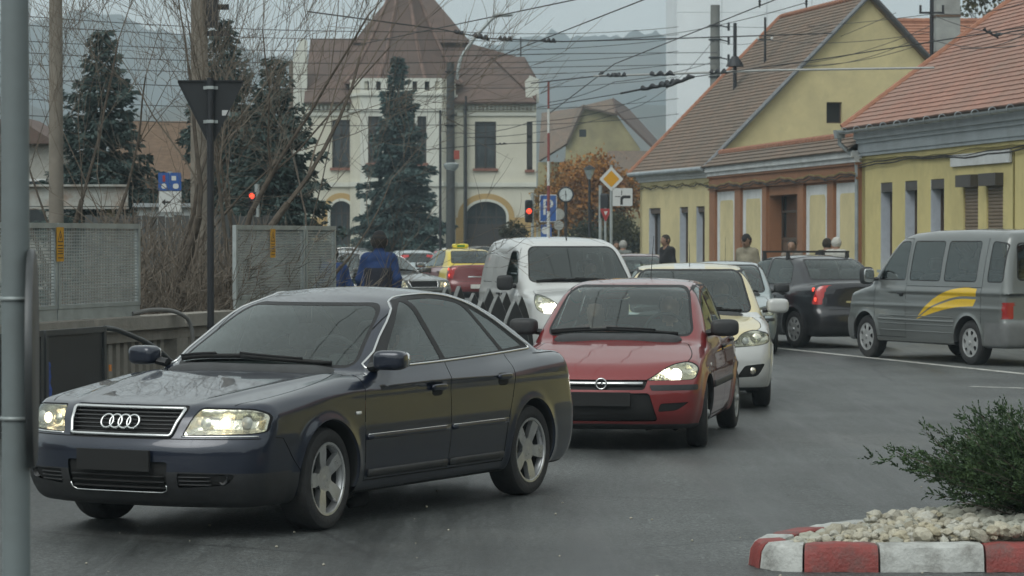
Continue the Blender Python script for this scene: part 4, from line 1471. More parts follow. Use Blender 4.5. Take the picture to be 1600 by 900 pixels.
 mb.prism([(0, 0), (L_ + 0.40, 0), (L_ + 0.40, sll + over), (0, sll + over)], o - nn * 0.06, U3, sl.normalized(), nn, 0.055); mb.build('roof_deck', brownwood, rf)
 tiled_plane(o, U3, sl, L_ + 0.40, sll + over, 0.165, 'tile_course', tile_brown, rf, 0.035, wavy=0.004)
 o2 = Vector((A1.x, A1.y, eave)) + inb3 * (2 * half)
 sl2 = Vector((-inb3.x * half, -inb3.y * half, ridge - eave)).normalized()
 nn2 = U3.cross(sl2); nn2 = nn2 if nn2.z > 0 else -nn2
 mb = MB(); mb.prism([(0, 0), (L_ + 0.40, 0), (L_ + 0.40, sll + over), (0, sll + over)], o2 - sl2 * over - U3 * 0.16 - nn2 * 0.05, U3, sl2, nn2, 0.09); mb.build('back_roof_plane', tile_brown, rf)
 # verge flashing along the near gable, ridge tiles, far verge tiles
 mb = MB(); dn = sl.normalized()
 p0 = o - U3 * 0.03 + nn * 0.01; mb.tube([p0, p0 + dn * (sll + over)], 0.07, 6); mb.build('verge_flashing', M('old_zinc', (0.17, 0.18, 0.19), 0.7, var=0.2), rf)
 p0 = o2 - sl2 * over - U3 * 0.19 + nn2 * 0.05; mb = MB(); mb.tube([p0, p0 + sl2 * (sll + over)], 0.085, 6); mb.build('verge_flashing', M('dark_verge', (0.06, 0.06, 0.062), 0.6), rf)
 rnd = random.Random(2)
 n_t = 30
 for i in range(n_t):
  p = o + dn * (sll + over) + U3 * ((L_ + 0.3) * i / n_t) + Vector((0, 0, 0.03))
  mb = MB(); mb.tube([p, p + U3 * (L_ / n_t + 0.05)], [0.10, 0.085], 8); mb.build('ridge_tile', tile_edge, rf, 50)
 n_t = 34
 for i in range(n_t):
  p = o + U3 * (L_ + 0.40) + dn * ((sll + over) * i / n_t) + nn * 0.03
  mb = MB(); mb.tube([p, p + dn * ((sll + over) / n_t + 0.04)], [0.085, 0.075], 7); mb.build('verge_tile', tile_edge, rf, 50)
 # ---------------- gate wall between the houses
 G = thing('gate_wall', 'terracotta and yellow gate wall with white bordered panels and a tiled coping', 'wall')
 ug, Ug, _ = frame2(B1, A1)
 sg = Vector((-ug.y, ug.x, 0)); sg = sg if sg.x < 0 else -sg
 Lg = (A1 - B1).length
 T = lambda c: tpx(B1, A1, c)
 door = (T(1249), T(1202))
 dh = rpoly([(door[0], -0.2, 0), (door[1], -0.2, 0), (door[1], 2.98, 0.12), (door[0], 2.98, 0.12)], 0.0, 3)
 vs, fs = holed_plate(rect(0.0, Lg, -0.3, 3.74), [dh], (B1.x, B1.y, 0), Ug, (0, 0, 1), sg, 0.5)
 mb = MB(); mb.add(vs, fs); mb.build('wall_body', orange, G)
 for c0, c1 in ((1345, 1307), (1296, 1260), (1194, 1161), (1151, 1121)):
  a, c = T(c0), T(c1)
  pn = empty('panel', (0, 0, 0), 0, G)
  o = Vector((B1.x, B1.y, 0))
  mb = MB(); mb.prism(rect(a, c, 0.35, 3.18), o - sg * 0.01, Ug, (0, 0, 1), sg, 0.014); mb.build('panel_border', white_r, pn)
  m_ = 0.16 * (c - a)
  mb = MB(); mb.prism(rpoly([(a + m_, 0.5), (c - m_, 0.5), (c - m_, 2.92), (a + m_, 2.92)], 0.18), o - sg * 0.01, Ug, (0, 0, 1), sg, 0.024); mb.build('panel_field', yel, pn)
 # pilasters proud of the wall
 for c0, c1 in ((1357, 1346), (1306, 1296.6), (1259, 1250), (1201, 1194.6), (1160.4, 1151.6), (1120.5, 1112)):
  a, c = T(c0), T(c1)
  mb = MB(); mb.prism(rect(max(a, 0.004), c, -0.2, 3.24), Vector((B1.x, B1.y, 0)) - sg * 0.02, Ug, (0, 0, 1), sg, 0.10); mb.build('pilaster', orange, G)
 mb = MB()
 for z0, z1, d in ((3.24, 3.30, 0.13), (3.30, 3.60, 0.09), (3.60, 3.66, 0.15)):
  mb.prism(rect(0.003, Lg - 0.003, z0, z1), Vector((B1.x, B1.y, 0)) - sg * 0.02, Ug, (0, 0, 1), sg, 0.02 + d)
 mb.build('frieze', orange, G)
 mb = MB()
 for z0, z1, d in ((3.66, 3.78, 0.18), (3.78, 3.94, 0.26)):
  mb.prism(rect(0.0, Lg, z0, z1), Vector((B1.x, B1.y, 0)) - sg * 0.4, Ug, (0, 0, 1), sg, 0.4 + d)
 mb.build('cornice', white_r, G)
 cp = empty('coping', (0, 0, 0), 0, G)
 sv = Vector((-sg.x * 0.55, -sg.y * 0.55, 0.42))
 co = Vector((B1.x, B1.y, 3.945)) + sg * 0.32
 tiled_plane(co, Ug, sv, Lg, sv.length, 0.18, 'tile_course', tile_brown, cp, 0.04)
 mb = MB(); mb.prism(rect(0, Lg, 3.942, 4.33), Vector((B1.x, B1.y, 0)) - sg * 0.24, Ug, (0, 0, 1), -sg, 0.3); mb.build('coping_core', brownwood, cp)
 for i in range(56):
  p = co + sv + Ug * (Lg * i / 56) + Vector((0, 0, 0.02))
  mb = MB(); mb.tube([p, p + Ug * (Lg / 56 + 0.04)], [0.10, 0.085], 7); mb.build('ridge_tile', tile_edge, cp, 50)
 # timber gate set back in the opening
 gt = empty('gate', (0, 0, 0), 0, G)
 a, c = door
 o = Vector((B1.x, B1.y, 0)) - sg * 0.42
 nb = 9
 for i in range(nb):
  x0 = a + (c - a) * i / nb
  mb = MB(); mb.prism(rect(x0 + 0.004, x0 + (c - a) / nb - 0.004, 0, 1.75 if i % 2 else 1.75), o, Ug, (0, 0, 1), sg, 0.04 + 0.006 * (i % 2)); mb.build('board', M('gate_timber', (0.13, 0.085, 0.06), 0.7, var=0.25, scale=5, stretch=(1, 1, 0.12)), gt)
 mb = MB(); mb.prism(rect(a, c, 1.75, 2.98), o + sg * 0.01, Ug, (0, 0, 1), -sg, 0.04); mb.build('transom_pane', wglass, gt)
 mb = MB()
 for r in (rect(a, c, 1.74, 1.82), rect(a, c, 2.50, 2.56), rect((a + c) / 2 - 0.03, (a + c) / 2 + 0.03, 1.75, 2.98), rect(a, a + 0.07, 0, 2.98), rect(c - 0.07, c, 0, 2.98)):
  mb.prism(r, o + sg * 0.045, Ug, (0, 0, 1), sg, 0.03)
 mb.build('gate_frame', brownwood, gt)
 # ---------------- near yellow house
 N_ = house_root('roadside_house', 'yellow house at the right edge with roller shutters and a pink red tiled roof', (0, 0, 0))
 uc, Uc, _ = frame2(B1, C1)
 sc = Vector((-uc.y, uc.x, 0)); sc = sc if sc.x < 0 else -sc
 Lc = (C1 - B1).length
 T = lambda c: tpx(B1, C1, c)
 wins = [(1376, 1394), (1414, 1433), (1454, 1475)]
 shut = [(1505, 1528), (1541, 1567)]
 more_ = [(1690, 1716), (1760, 1790)]
 holes, wl = [], []
 for c0, c1 in wins + shut + more_:
  a, c = sorted((T(c0), T(c1))); wl.append((a, c)); holes.append(rect(a, c, 1.05, 3.12))
 vs, fs = holed_plate(rect(0.02, Lc, -0.3, 3.80), holes, (B1.x, B1.y, 0), Uc, (0, 0, 1), sc, 0.4)
 mb = MB(); mb.add(vs, fs); mb.build('street_wall', yel2, N_)
 for i, (a, c) in enumerate(wl):
  w = empty('window', (0, 0, 0), 0, N_)
  o = Vector((B1.x, B1.y, 0))
  closed = i in (3, 4)
  dp = 0.05 if closed else 0.26
  if closed:
   for k in range(26):
    z = 1.06 + k * 0.0755
    mb = MB(); mb.prism([(0, 0), (0.0, 0.07), (0.012, 0.062), (0.016, 0.035), (0.012, 0.008)], o - sc * dp + Uc * (a + 0.004) + Vector((0, 0, z)), sc, (0, 0, 1), Uc, c - a - 0.008); mb.build('slat', shutterm, w)
  else:
   mb = MB(); mb.prism(rect(a, c, 1.05, 3.12), o - sc * dp, Uc, (0, 0, 1), -sc, 0.04); mb.build('pane', M('brown_curtain_glass', (0.085, 0.06, 0.045), 0.12, coat=0.6, var=0.3, scale=2), w)
   mb = MB()
   for r in (rect(a, a + 0.07, 1.05, 3.12), rect(c - 0.07, c, 1.05, 3.12), rect(a, c, 1.05, 1.13), rect((a + c) / 2 - 0.03, (a + c) / 2 + 0.03, 1.05, 3.12)):
    mb.prism(r, o - sc * dp + sc * 0.002, Uc, (0, 0, 1), sc, 0.03)
   mb.build('window_frame', brownwood, w)
   mb = MB(); mb.prism(rect(a + 0.002, a + 0.012, 1.055, 3.11), o - sc * 0.24, Uc, (0, 0, 1), sc, 0.238); mb.prism(rect(c - 0.012, c - 0.002, 1.055, 3.11), o - sc * 0.24, Uc, (0, 0, 1), sc, 0.238); mb.build('reveal', reveal, w)
  mb = MB(); mb.prism(rect(a - (0.02 if closed else -0.014), c - 0.014 + (0.034 if closed else 0), 2.90, 3.108 if not closed else 3.16), o - sc * 0.2, Uc, (0, 0, 1), sc, 0.38 if closed else 0.19); mb.build('shutter_box', M('dark_shutter_box', (0.05, 0.042, 0.036), 0.5), w)
  mb = MB(); mb.prism(rect(a - 0.05, c + 0.05, 0.98, 1.045), o - sc * 0.05, Uc, (0, 0, 1), sc, 0.13); mb.build('sill', zinc, w)
 # blue grey cornice
 mb = MB()
 blc = M('blue_grey_cornice', (0.43, 0.475, 0.50), 0.75, var=0.12, scale=1.5, dirt=(0.28, 0.30, 0.31), dscale=1, damt=0.5)
 for z0, z1, d in ((3.80, 3.88, 0.06), (3.88, 4.10, 0.10), (4.10, 4.20, 0.15), (4.20, 4.38, 0.21)):
  mb.prism(rect(0.0, Lc, z0, z1), Vector((B1.x, B1.y, 0)) - sc * 0.2, Uc, (0, 0, 1), sc, 0.2 + d)
 mb.build('cornice', blc, N_)
 gz = 4.40
 g0 = Vector((B1.x, B1.y, gz)) + sc * 0.52 - Uc * 0.25; g1 = g0 + Uc * (Lc + 0.2)
 gu = empty('gutter', (0, 0, 0), 0, N_)
 mb = MB()
 prof_ = [(0.075 * math.cos(a), 0.075 * math.sin(a)) for a in np.linspace(math.pi, 2 * math.pi, 9)]
 prof_ += [(p[0] * 0.9, p[1] * 0.9) for p in reversed(prof_)]
 mb.prism(prof_, g0, sc, (0, 0, 1), Uc, Lc + 0.2); mb.build('trough', zinc, gu, 40)
 for i in range(20):
  p = g0 + Uc * (0.5 + i * 1.15)
  mb = MB(); mb.torus(p, 0.078, 0.010, sc, (0, 0, 1), 14, 5); mb.build('bracket', zinc, gu, 60)
 mb = MB()
 q0 = g0 + Vector((0, 0, -0.04)) + Uc * 0.1
 mb.tube([q0, q0 - Vector((0, 0, 0.25)), q0 - Vector((0, 0, 0.6)) - sc * 0.40 + Uc * 0.05, q0 - Vector((0, 0, 0.9)) - sc * 0.43 + Uc * 0.05, q0 - Vector((0, 0, 4.2)) - sc * 0.43 + Uc * 0.05], 0.055, 10)
 mb.build('downpipe', zinc, N_, 50)
 mb = MB(); mb.box(q0 - Vector((0, 0, 0.02)), (0.24, 0.2, 0.2), math.atan2(Uc.y, Uc.x), taper=1.25); mb.build('rainwater_head', zinc, N_)
 # end wall and back so the roof has something under it
 ib = -sc
 vs, fs = holed_plate([(0, -0.3), (9.0, -0.3), (9.0, 4.3), (4.5, 4.3 + 4.5 * 0.74), (0, 4.3)], [], (B1.x + uc.x * 0.02, B1.y + uc.y * 0.02, 0), ib, (0, 0, 1), -Uc, 0.3)
 mb = MB(); mb.add(vs, fs); mb.build('end_wall', yel2, N_)
 rf = empty('roof', (0, 0, 0), 0, N_)
 sv = Vector((ib.x, ib.y, 0.74)).normalized()
 ro = Vector((B1.x, B1.y, 4.80)) - Vector((ib.x, ib.y, 0.74)) * 0.42 - Uc * 0.22
 nn = Uc.cross(sv); nn = nn if nn.z > 0 else -nn
 rl_ = 4.95 * 1.244
 mb = MB(); mb.prism([(0, 0), (Lc + 0.3, 0), (Lc + 0.3, rl_), (0, rl_)], ro - nn * 0.07, Uc, sv, nn, 0.065); mb.build('roof_deck', brownwood, rf)
 tiled_plane(ro, Uc, sv, Lc + 0.3, rl_, 0.205, 'tile_course', tile_red, rf, 0.035, wavy=0.006, tile_w=0.16)
 for i in range(26):
  p = ro + sv * (rl_ * i / 26) + nn * 0.03
  mb = MB(); mb.tube([p, p + sv * (rl_ / 26 + 0.04)], [0.09, 0.08], 7); mb.build('verge_tile', tile_edge, rf, 50)
 bo = ro + sv * rl_
 sb = Vector((ib.x, ib.y, -0.74)).normalized()
 mb = MB(); nb_ = Uc.cross(sb); nb_ = nb_ if nb_.z > 0 else -nb_
 mb.prism([(0, 0), (Lc + 0.3, 0), (Lc + 0.3, rl_), (0, rl_)], bo - nb_ * 0.05, Uc, sb, nb_, 0.05); mb.build('back_roof_plane', tile_red, rf)
 # cables sagging along both fronts
 def fcab(o, U, s, L, z, name_parent, seed, n_=3, d=0.05):
  rn = random.Random(seed)
  for k in range(n_):
   ph = rn.uniform(0, 6)
   pts = [o + U * (L * i / 60) + s * (d + 0.012 * k) + Vector((0, 0, z - 0.05 * k + 0.035 * math.sin(i * 0.55 + ph) + 0.02 * math.sin(i * 1.7 + ph))) for i in range(61)]
   mb = MB(); mb.tube(pts, 0.016, 5); mb.build('facade_cable', cable if k else M('yellowed_cable', (0.22, 0.19, 0.07), 0.8), name_parent, 60)
 fcab(Vector((B1.x, B1.y, 0)), Uc, sc, Lc, 3.68, N_, 1)
 fcab(Vector((B1.x, B1.y, 0)), Ug, sg, Lg, 3.40, G, 2, 3, 0.16)
 fcab(Vector((A1.x, A1.y, 0)), U3, st3, L_, 3.48, H, 3, 2)
 # pale name board high on the wall
 a, c = sorted((T(1489), T(1582)))
 bd = thing('wall_board', 'blank pale board fixed high on the near yellow house', 'sign')
 mb = MB(); o = Vector((B1.x, B1.y, 0)) + sc * 0.02
 mb.prism(rect(a, c, 3.36, 3.62), o, Uc, (0, 0, 1), sc, 0.05); mb.build('board', white_r, bd)
 mb = MB(); mb.prism(rect(a + 0.1, a + 0.2, 3.40, 3.46), o - sc * 0.03, Uc, (0, 0, 1), sc, 0.028); mb.prism(rect(c - 0.2, c - 0.1, 3.40, 3.46), o - sc * 0.03, Uc, (0, 0, 1), sc, 0.028); mb.build('bracket', zinc, bd)
 mb = MB(); mb.tube([o + Uc * (c + 0.12) + Vector((0, 0, 3.6)), o + Uc * (c + 0.12) + Vector((0, 0, 0.5))], 0.02, 6); mb.build('conduit', M('yellowed_cable'), N_)
right_houses()

# ---------------------------------------------------------------- white slab block, chimney, red roof behind
def backdrop_buildings():
 Y = 170
 W_ = thing('tower_block', 'tall windowless white block rising behind the gabled yellow house', 'building', (gx(1057, Y), Y, 0))
 wd = gx(1338, Y) - gx(1057, Y)
 wm = M('block_render', (0.74, 0.78, 0.80), 0.85, var=0.04, scale=0.3, dirt=(0.62, 0.66, 0.68), dscale=0.25, damt=0.5)
 k = 0
 for j in range(8):
  for i in range(4):
   mb = MB(); mb.box((wd * (i + 0.5) / 4, 0, 1.5 + j * 3.0), (wd / 4 - 0.02, 0.3, 2.985)); mb.build('facade_panel', wm, W_)
 mb = MB(); mb.box((wd / 2, 6.2, 12), (wd - 0.05, 12, 24)); mb.build('core', wm, W_)
 mb = MB(); mb.box((wd / 2, 6, 24.15), (wd + 0.3, 12.8, 0.3)); mb.build('roof_slab', zinc, W_)
 # chimney between the roofs
 cx = gx(1478, 80)
 c = thing('chimney_stack', 'broad pale concrete chimney rising between the gable and the red roof', 'chimney', (cx, 80, 0))
 mb = MB(); mb.box((0, 0, 4.6), (0.66, 0.66, 9.2)); mb.build('shaft', M('pale_concrete', (0.30, 0.31, 0.30), 0.85, var=0.15, scale=2, dirt=(0.15, 0.15, 0.14), dscale=1.5, damt=0.6), c)
 mb = MB(); mb.box((0, 0, 9.3), (0.86, 0.86, 0.2)); mb.build('cap', M('pale_concrete'), c)
 for z in (6.9, 7.9):
  mb = MB(); mb.box((0, 0, z), (0.70, 0.70, 0.06)); mb.build('band', M('rusty_iron', (0.12, 0.075, 0.05), 0.8), c)
 # house roof behind
 Y = 104
 h = house_root('hidden_house', 'orange red tiled roof showing between the chimney and the gable', (gx(1480, Y), Y, 0))
 mb = MB(); mb.box((0, 3, 4.2), (7, 6, 8.4)); mb.build('wall', white_r, h)
 rf = empty('roof', (0, 0, 0), 0, h)
 mb = MB(); mb.prism([(-0.4, 8.2), (3.0, 9.75), (6.4, 8.2), (6.4, 8.1), (-0.4, 8.1)], (-3.6, 0, 0), (0, 1, 0), (0, 0, 1), (1, 0, 0), 7.2); mb.build('roof_deck', brownwood, rf)
 tiled_plane((-3.6, -0.45, 8.2), (1, 0, 0), (0, 3.4, 1.55), 7.2, 3.75, 0.3, 't', tile_edge, rf, 0.05, tile_w=0.6)
 for i in range(18):
  mb = MB(); mb.tube([(-3.6 + 0.4 * i, 3.0, 9.8), (-3.6 + 0.4 * i + 0.42, 3.0, 9.8)], [0.12, 0.10], 7); mb.build('ridge_tile', tile_edge, rf, 50)
 mb = MB(); mb.box((-2.6, 3.0, 10.1), (0.5, 0.5, 1.0)); mb.build('chimney', tile_edge, rf)
 # yellowed house far down the street
 Y = 190
 s = Y / F_PX
 h = house_root('old_gable_house', 'weathered yellow gable house with brown roofs beyond the autumn tree', (gx(930, Y), Y, 0))
 oldy = M('old_yellow_render', (0.33, 0.29, 0.16), 0.9, var=0.2, scale=0.6, dirt=(0.17, 0.155, 0.11), dscale=0.4, damt=0.7)
 def P2(x, y): return ((x - 930) * s, zat(y, Y))
 gab = [P2(880, 400), P2(1000, 400), P2(1000, 232), P2(962, 178), P2(912, 166), P2(884, 225)]
 opn = [P2(905, 214), P2(916, 214), P2(916, 202), P2(905, 202)]
 vs, fs = holed_plate(gab, [opn], (0, 0, 0), (1, 0, 0), (0, 0, 1), (0, -1, 0), 0.4)
 mb = MB(); mb.add(vs, fs); mb.build('gable_wall', oldy, h)
 mb = MB(); mb.prism(offs(opn, 0.05), (0, 0.3, 0), (1, 0, 0), (0, 0, 1), (0, 1, 0), 0.05); mb.build('loft_window', wglass, h)
 rf = empty('roof', (0, 0, 0), 0, h)
 def roofpl(pts, mt, nm):
  mb = MB(); a, b_, c_ = Vector(pts[0]), Vector(pts[1]), Vector(pts[2])
  nn = (b_ - a).cross(c_ - a).normalized() * 0.15
  n_ = len(pts); mb.add([Vector(p) for p in pts] + [Vector(p) - nn for p in pts], [tuple(range(n_)), tuple(range(2 * n_ - 1, n_ - 1, -1))] + [(i, (i + 1) % n_, n_ + (i + 1) % n_, n_ + i) for i in range(n_)])
  mb.build(nm, mt, rf)
 x1, z1 = P2(1022, 236); x2, z2 = P2(988, 162); xr, zr = P2(920, 160)
 roofpl([(x1, -0.4, z1), (P2(960, 176)[0], -0.4, P2(960, 176)[1]), (xr + 1.6, 3, zr + 0.35), (x2, 9, z2), (x1 + 1.4, 9, z1)], tile_far, 'roof_plane')
 roofpl([(P2(842, 250)[0], 2, P2(842, 250)[1]), (P2(884, 225)[0], -0.4, P2(884, 225)[1]), (P2(912, 166)[0], -0.4, P2(912, 166)[1] + 0.1), (P2(905, 160)[0], 8, P2(905, 160)[1]), (P2(848, 168)[0], 8, P2(848, 168)[1])], tile_brown, 'roof_plane')
 roofpl([(P2(912, 166)[0] - 0.1, -0.5, P2(912, 166)[1]), (P2(962, 178)[0] + 0.1, -0.5, P2(962, 178)[1]), (xr + 1.6, 3, zr + 0.4), (P2(905, 160)[0], 8, P2(905, 160)[1])], tile_brown, 'half_hip')
 roofpl([(P2(935, 275)[0], -2.5, P2(935, 275)[1]), (P2(1030, 275)[0], -2.5, P2(1030, 275)[1]), (P2(1030, 236)[0], -0.5, P2(1030, 236)[1]), (P2(950, 236)[0], -0.5, P2(950, 236)[1])], tile_brown, 'lean_to_roof')
 mb = MB(); mb.box((P2(982, 300)[0], -1.3, 2.5), (3.8, 2.0, 5.0)); mb.build('lean_to_wall', oldy, h)
 mb = MB(); mb.box((P2(862, 300)[0], 5, zat(252, Y) / 2), (1.7, 6, zat(252, Y))); mb.build('side_wall', oldy, h)
 # a little house and a rust streaked girder behind the trees on the left
 Y = 74
 h = house_root('left_cottage', 'small pale cottage with a rusty tiled roof behind the left bare tree', (gx(20, Y), Y, 0))
 mb = MB(); mb.box((0, 2, 2.1), (1.9, 4, 4.2)); mb.build('wall', M('pale_old_wall', (0.33, 0.33, 0.30), 0.9, var=0.15), h)
 mb = MB(); mb.prism([(-1.5, 4.2), (0, 4.95), (0.95 + 0.25, 4.2)], (0, -0.3, 0), (1, 0, 0), (0, 0, 1), (0, 1, 0), 4.6); mb.build('roof', tile_far, h)
 w = empty('window', (0, 0, 0), 0, h)
 mb = MB(); mb.box((0.62, -0.01, 2.6), (0.42, 0.06, 1.3)); mb.build('pane', wglass, w)
 mb = MB(); mb.box((0.62, -0.03, 3.28), (0.5, 0.08, 0.06)); mb.box((0.62, -0.03, 1.92), (0.5, 0.1, 0.06)); mb.build('window_frame', white_r, w)
 h2 = house_root('brick_shed', 'low brown shed roof glimpsed between the conifers on the left', (gx(255, 70), 70, 0))
 mb = MB(); mb.box((0, 1.5, 1.5), (2.6, 3, 3.0)); mb.build('wall', M('shed_wall', (0.14, 0.10, 0.07), 0.9), h2)
 mb = MB(); mb.prism([(-0.3, 3.0), (3.3, 4.6), (3.3, 4.75), (-0.3, 3.1)], (-1.5, 0, 0), (0, 1, 0), (0, 0, 1), (1, 0, 0), 3.0); mb.build('roof', M('shed_roof', (0.13, 0.085, 0.055), 0.9, var=0.3), h2)
 Y = 47
 g = thing('rusty_girder', 'pale rust stained girder on posts behind the bare trees', 'girder', (gx(110, Y), Y, 0))
 x0, x1 = gx(-40, Y) - gx(110, Y), gx(200, Y) - gx(110, Y)
 rm = M('rusty_white_steel', (0.38, 0.40, 0.38), 0.7, var=0.15, dirt=(0.20, 0.095, 0.035), dscale=1.6, damt=1.0)
 mb = MB(); mb.box(((x0 + x1) / 2, 0, (zat(292, Y) + zat(322, Y)) / 2), (x1 - x0, 0.1, zat(292, Y) - zat(322, Y))); mb.build('web', rm, g)
 for y_ in (290, 325):
  mb = MB(); mb.box(((x0 + x1) / 2, 0, zat(y_, Y)), (x1 - x0, 0.26, 0.035)); mb.build('flange', rm, g)
 for xx in (gx(172, Y) - gx(110, Y), gx(-20, Y) - gx(110, Y)):
  mb = MB(); mb.box((xx, 0.1, zat(326, Y) / 2), (0.12, 0.12, zat(326, Y))); mb.build('post', M('old_post', (0.25, 0.23, 0.15), 0.9), g)
backdrop_buildings()

# ---------------------------------------------------------------- building with the turret
def turret_building():
 Y = 150.0; s = Y / F_PX
 ox = gx(650, Y)
 B = thing('turret_building', 'cream two storey building with a flared turret roof and arched doorways', 'building', (ox, Y, 0))
 def X(x): return (x - 650) * s
 def Z(y, d=0): return zat(y, Y + d)
 cream_ = M('cream_render', (0.58, 0.565, 0.47), 0.85, var=0.08, scale=0.5, dirt=(0.40, 0.38, 0.29), dscale=0.4, damt=0.4)
 pale_ = M('pale_trim_render', (0.56, 0.57, 0.51), 0.85, var=0.08, scale=0.6)
 ochre = M('ochre_render', (0.42, 0.29, 0.12), 0.85, var=0.10, scale=0.6)
 fr_m = M('dark_window_frame', (0.035, 0.03, 0.028), 0.6)
 gl = M('old_window_glass', (0.045, 0.055, 0.06), 0.1, coat=0.7, var=0.6, scale=0.8)
 def arch(x0, x1, yt, n_=12, flat=1.0):
  a, c = X(x0), X(x1); r = (c - a) / 2
  zt = Z(yt); zc = zt - r * flat
  return [(a, -0.3), (c, -0.3)] + [((a + c) / 2 + r * math.cos(t), zc + r * flat * math.sin(t)) for t in np.linspace(0, math.pi, n_)]
 zb = Z(285)
 wins = [(519, 547, 187, 262), (742, 775, 190, 263)]
 aw = [arch(516, 551, 314), arch(728, 791, 315, 14, 0.72)]
 holes = [rect(X(a), X(b), Z(d), Z(c)) for a, b, c, d in wins] + aw + [rect(X(823), X(832), Z(265), Z(190))]
 vs, fs = holed_plate([(X(478), -0.3), (X(838), -0.3), (X(838), Z(158)), (X(478), Z(158))], holes, (0, 0, 0), (1, 0, 0), (0, 0, 1), (0, -1, 0), 0.5)
 mb = MB(); mb.add(vs, fs); mb.build('front_wall', cream_, B)
 mb = MB(); mb.box(((X(478) + X(838)) / 2, 6.0, Z(158) / 2), (X(836) - X(480), 10.9, Z(158))); mb.build('rear_block', cream_, B)
 # left gable end, stepped up, seen edge on at the left; small right gable
 mb = MB(); mb.prism([(X(457), -0.2), (X(479), -0.2), (X(479), Z(62)), (X(470), Z(58)), (X(457), Z(90))], (0, 0.4, 0), (1, 0, 0), (0, 0, 1), (0, 1, 0), 0.5); mb.build('left_gable_wall', pale_, B)
 mb = MB(); mb.prism([(X(822), Z(160)), (X(842), Z(160)), (X(842), Z(124)), (X(828), Z(118)), (X(820), Z(128))], (0, -0.12, 0), (1, 0, 0), (0, 0, 1), (0, 1, 0), 0.7); mb.build('right_gable_wall', pale_, B)
 # bands
 mb = MB()
 for y0, y1, d in ((292, 285, 0.14), (181, 176, 0.10), (163, 158, 0.30)):
  for a, b in ((478, 547), (715, 838)):
   mb.box(((X(a) + X(b)) / 2, -d / 2 + 0.05, (Z(y0) + Z(y1)) / 2), (X(b) - X(a), d + 0.1, Z(y1) - Z(y0)))
 mb.build('string_course', pale_, B)
 for a, b in ((480, 545), (718, 836)):
  n_ = int((b - a) / 6)
  for i in range(n_):
   x = X(a + (b - a) * (i + 0.5) / n_)
   mb = MB(); mb.box((x, -0.10, Z(169)), (0.10, 0.2, 0.26)); mb.build('dentil', pale_, B)
 # plinth panels and arch surrounds
 segs = [(480, 509), (558, 572), (676, 690), (692, 718), (800, 838)]
 for a, b in segs:
  mb = MB(); mb.box(((X(a) + X(b)) / 2, -0.02, Z(340) / 2), (X(b) - X(a), 0.14, Z(340))); mb.build('plinth_panel', ochre, B)
 for (x0, x1, yt, fl) in ((516, 551, 314, 1.0), (728, 791, 315, 0.72)):
  a, c = X(x0), X(x1); r = (c - a) / 2; zc = Z(yt) - r * fl
  for nm, r0, r1, mt, d in (('arch_trim', 1.0, r + 0.13, pale_, 0.10), ('arch_surround', 1.0, r + 0.42, ochre, 0.06)):
   ring = [((a + c) / 2 + r1 * math.cos(t), zc + (r1 - r + r * fl) * math.sin(t)) for t in np.linspace(0, math.pi, 16)]
   inn = [((a + c) / 2 + r * math.cos(t), zc + r * fl * math.sin(t)) for t in np.linspace(math.pi, 0, 16)]
   poly = [((a + c) / 2 + r1, 0.05)] + ring + [((a + c) / 2 - r1, 0.05), ((a + c) / 2 - r, 0.05)] + inn + [((a + c) / 2 + r, 0.05)]
   vs, fs = holed_plate(poly, [], (0, -d, 0), (1, 0, 0), (0, 0, 1), (0, -1, 0), d + 0.02)
   mb = MB(); mb.add(vs, fs); mb.build(nm, mt, B)
  w = empty('arched_window' if x0 < 600 else 'arched_gate', (0, 0, 0), 0, B)
  mb = MB(); mb.prism(offs([(a, 0), (c, 0)] + [((a + c) / 2 + r * math.cos(t), zc + r * fl * math.sin(t)) for t in np.linspace(0, math.pi, 14)], 0.03), (0, 0.35, 0), (1, 0, 0), (0, 0, 1), (0, 1, 0), 0.05); mb.build('pane', gl, w)
  mb = MB()
  for k in range(1, 4):
   x = a + (c - a) * k / 4; top_ = zc + r * fl * math.sqrt(max(0, 1 - ((x - (a + c) / 2) / r) ** 2))
   mb.box((x, 0.31, top_ / 2), (0.07, 0.06, top_))
  mb.box(((a + c) / 2, 0.30, zc - 0.05), (c - a, 0.06, 0.09))
  if x0 > 600: mb.box(((a + c) / 2, 0.31, zc / 2 - 0.2), (c - a, 0.05, zc - 0.4))
  mb.build('window_frame', fr_m, w)
 def sash(root, x0, x1, z0, z1, y, nrm=(0, -1, 0), ax=(1, 0, 0), o=(0, 0, 0)):
  w = empty('window', (0, 0, 0), 0, root)
  o, ax, nv = Vector(o), Vector(ax), Vector(nrm)
  mb = MB(); mb.prism(rect(x0 - 0.02, x1 + 0.02, z0 - 0.02, z1 + 0.02), o - nv * y, ax, (0, 0, 1), -nv, 0.05); mb.build('pane', gl, w)
  mb = MB()
  m_ = (x0 + x1) / 2; zt = z0 + (z1 - z0) * 0.68
  for r in (rect(x0, x0 + 0.09, z0, z1), rect(x1 - 0.09, x1, z0, z1), rect(x0, x1, z0, z0 + 0.09), rect(x0, x1, z1 - 0.09, z1), rect(m_ - 0.05, m_ + 0.05, z0, z1), rect(x0, x1, zt - 0.05, zt + 0.05)):
   mb.prism(r, o - nv * (y - 0.003), ax, (0, 0, 1), nv, 0.06)
  mb.build('window_frame', fr_m, w)
  mb = MB(); mb.prism(rect(x0 - 0.1, x1 + 0.1, z0 - 0.14, z0 - 0.004), o - nv * 0.1, ax, (0, 0, 1), nv, 0.24); mb.build('sill', M('brick_sill', (0.22, 0.10, 0.07), 0.8), w)
 for a, b, c, d in wins: sash(B, X(a), X(b), Z(d), Z(c), 0.22)
 sash(B, X(823), X(832), Z(265), Z(190), 0.22)
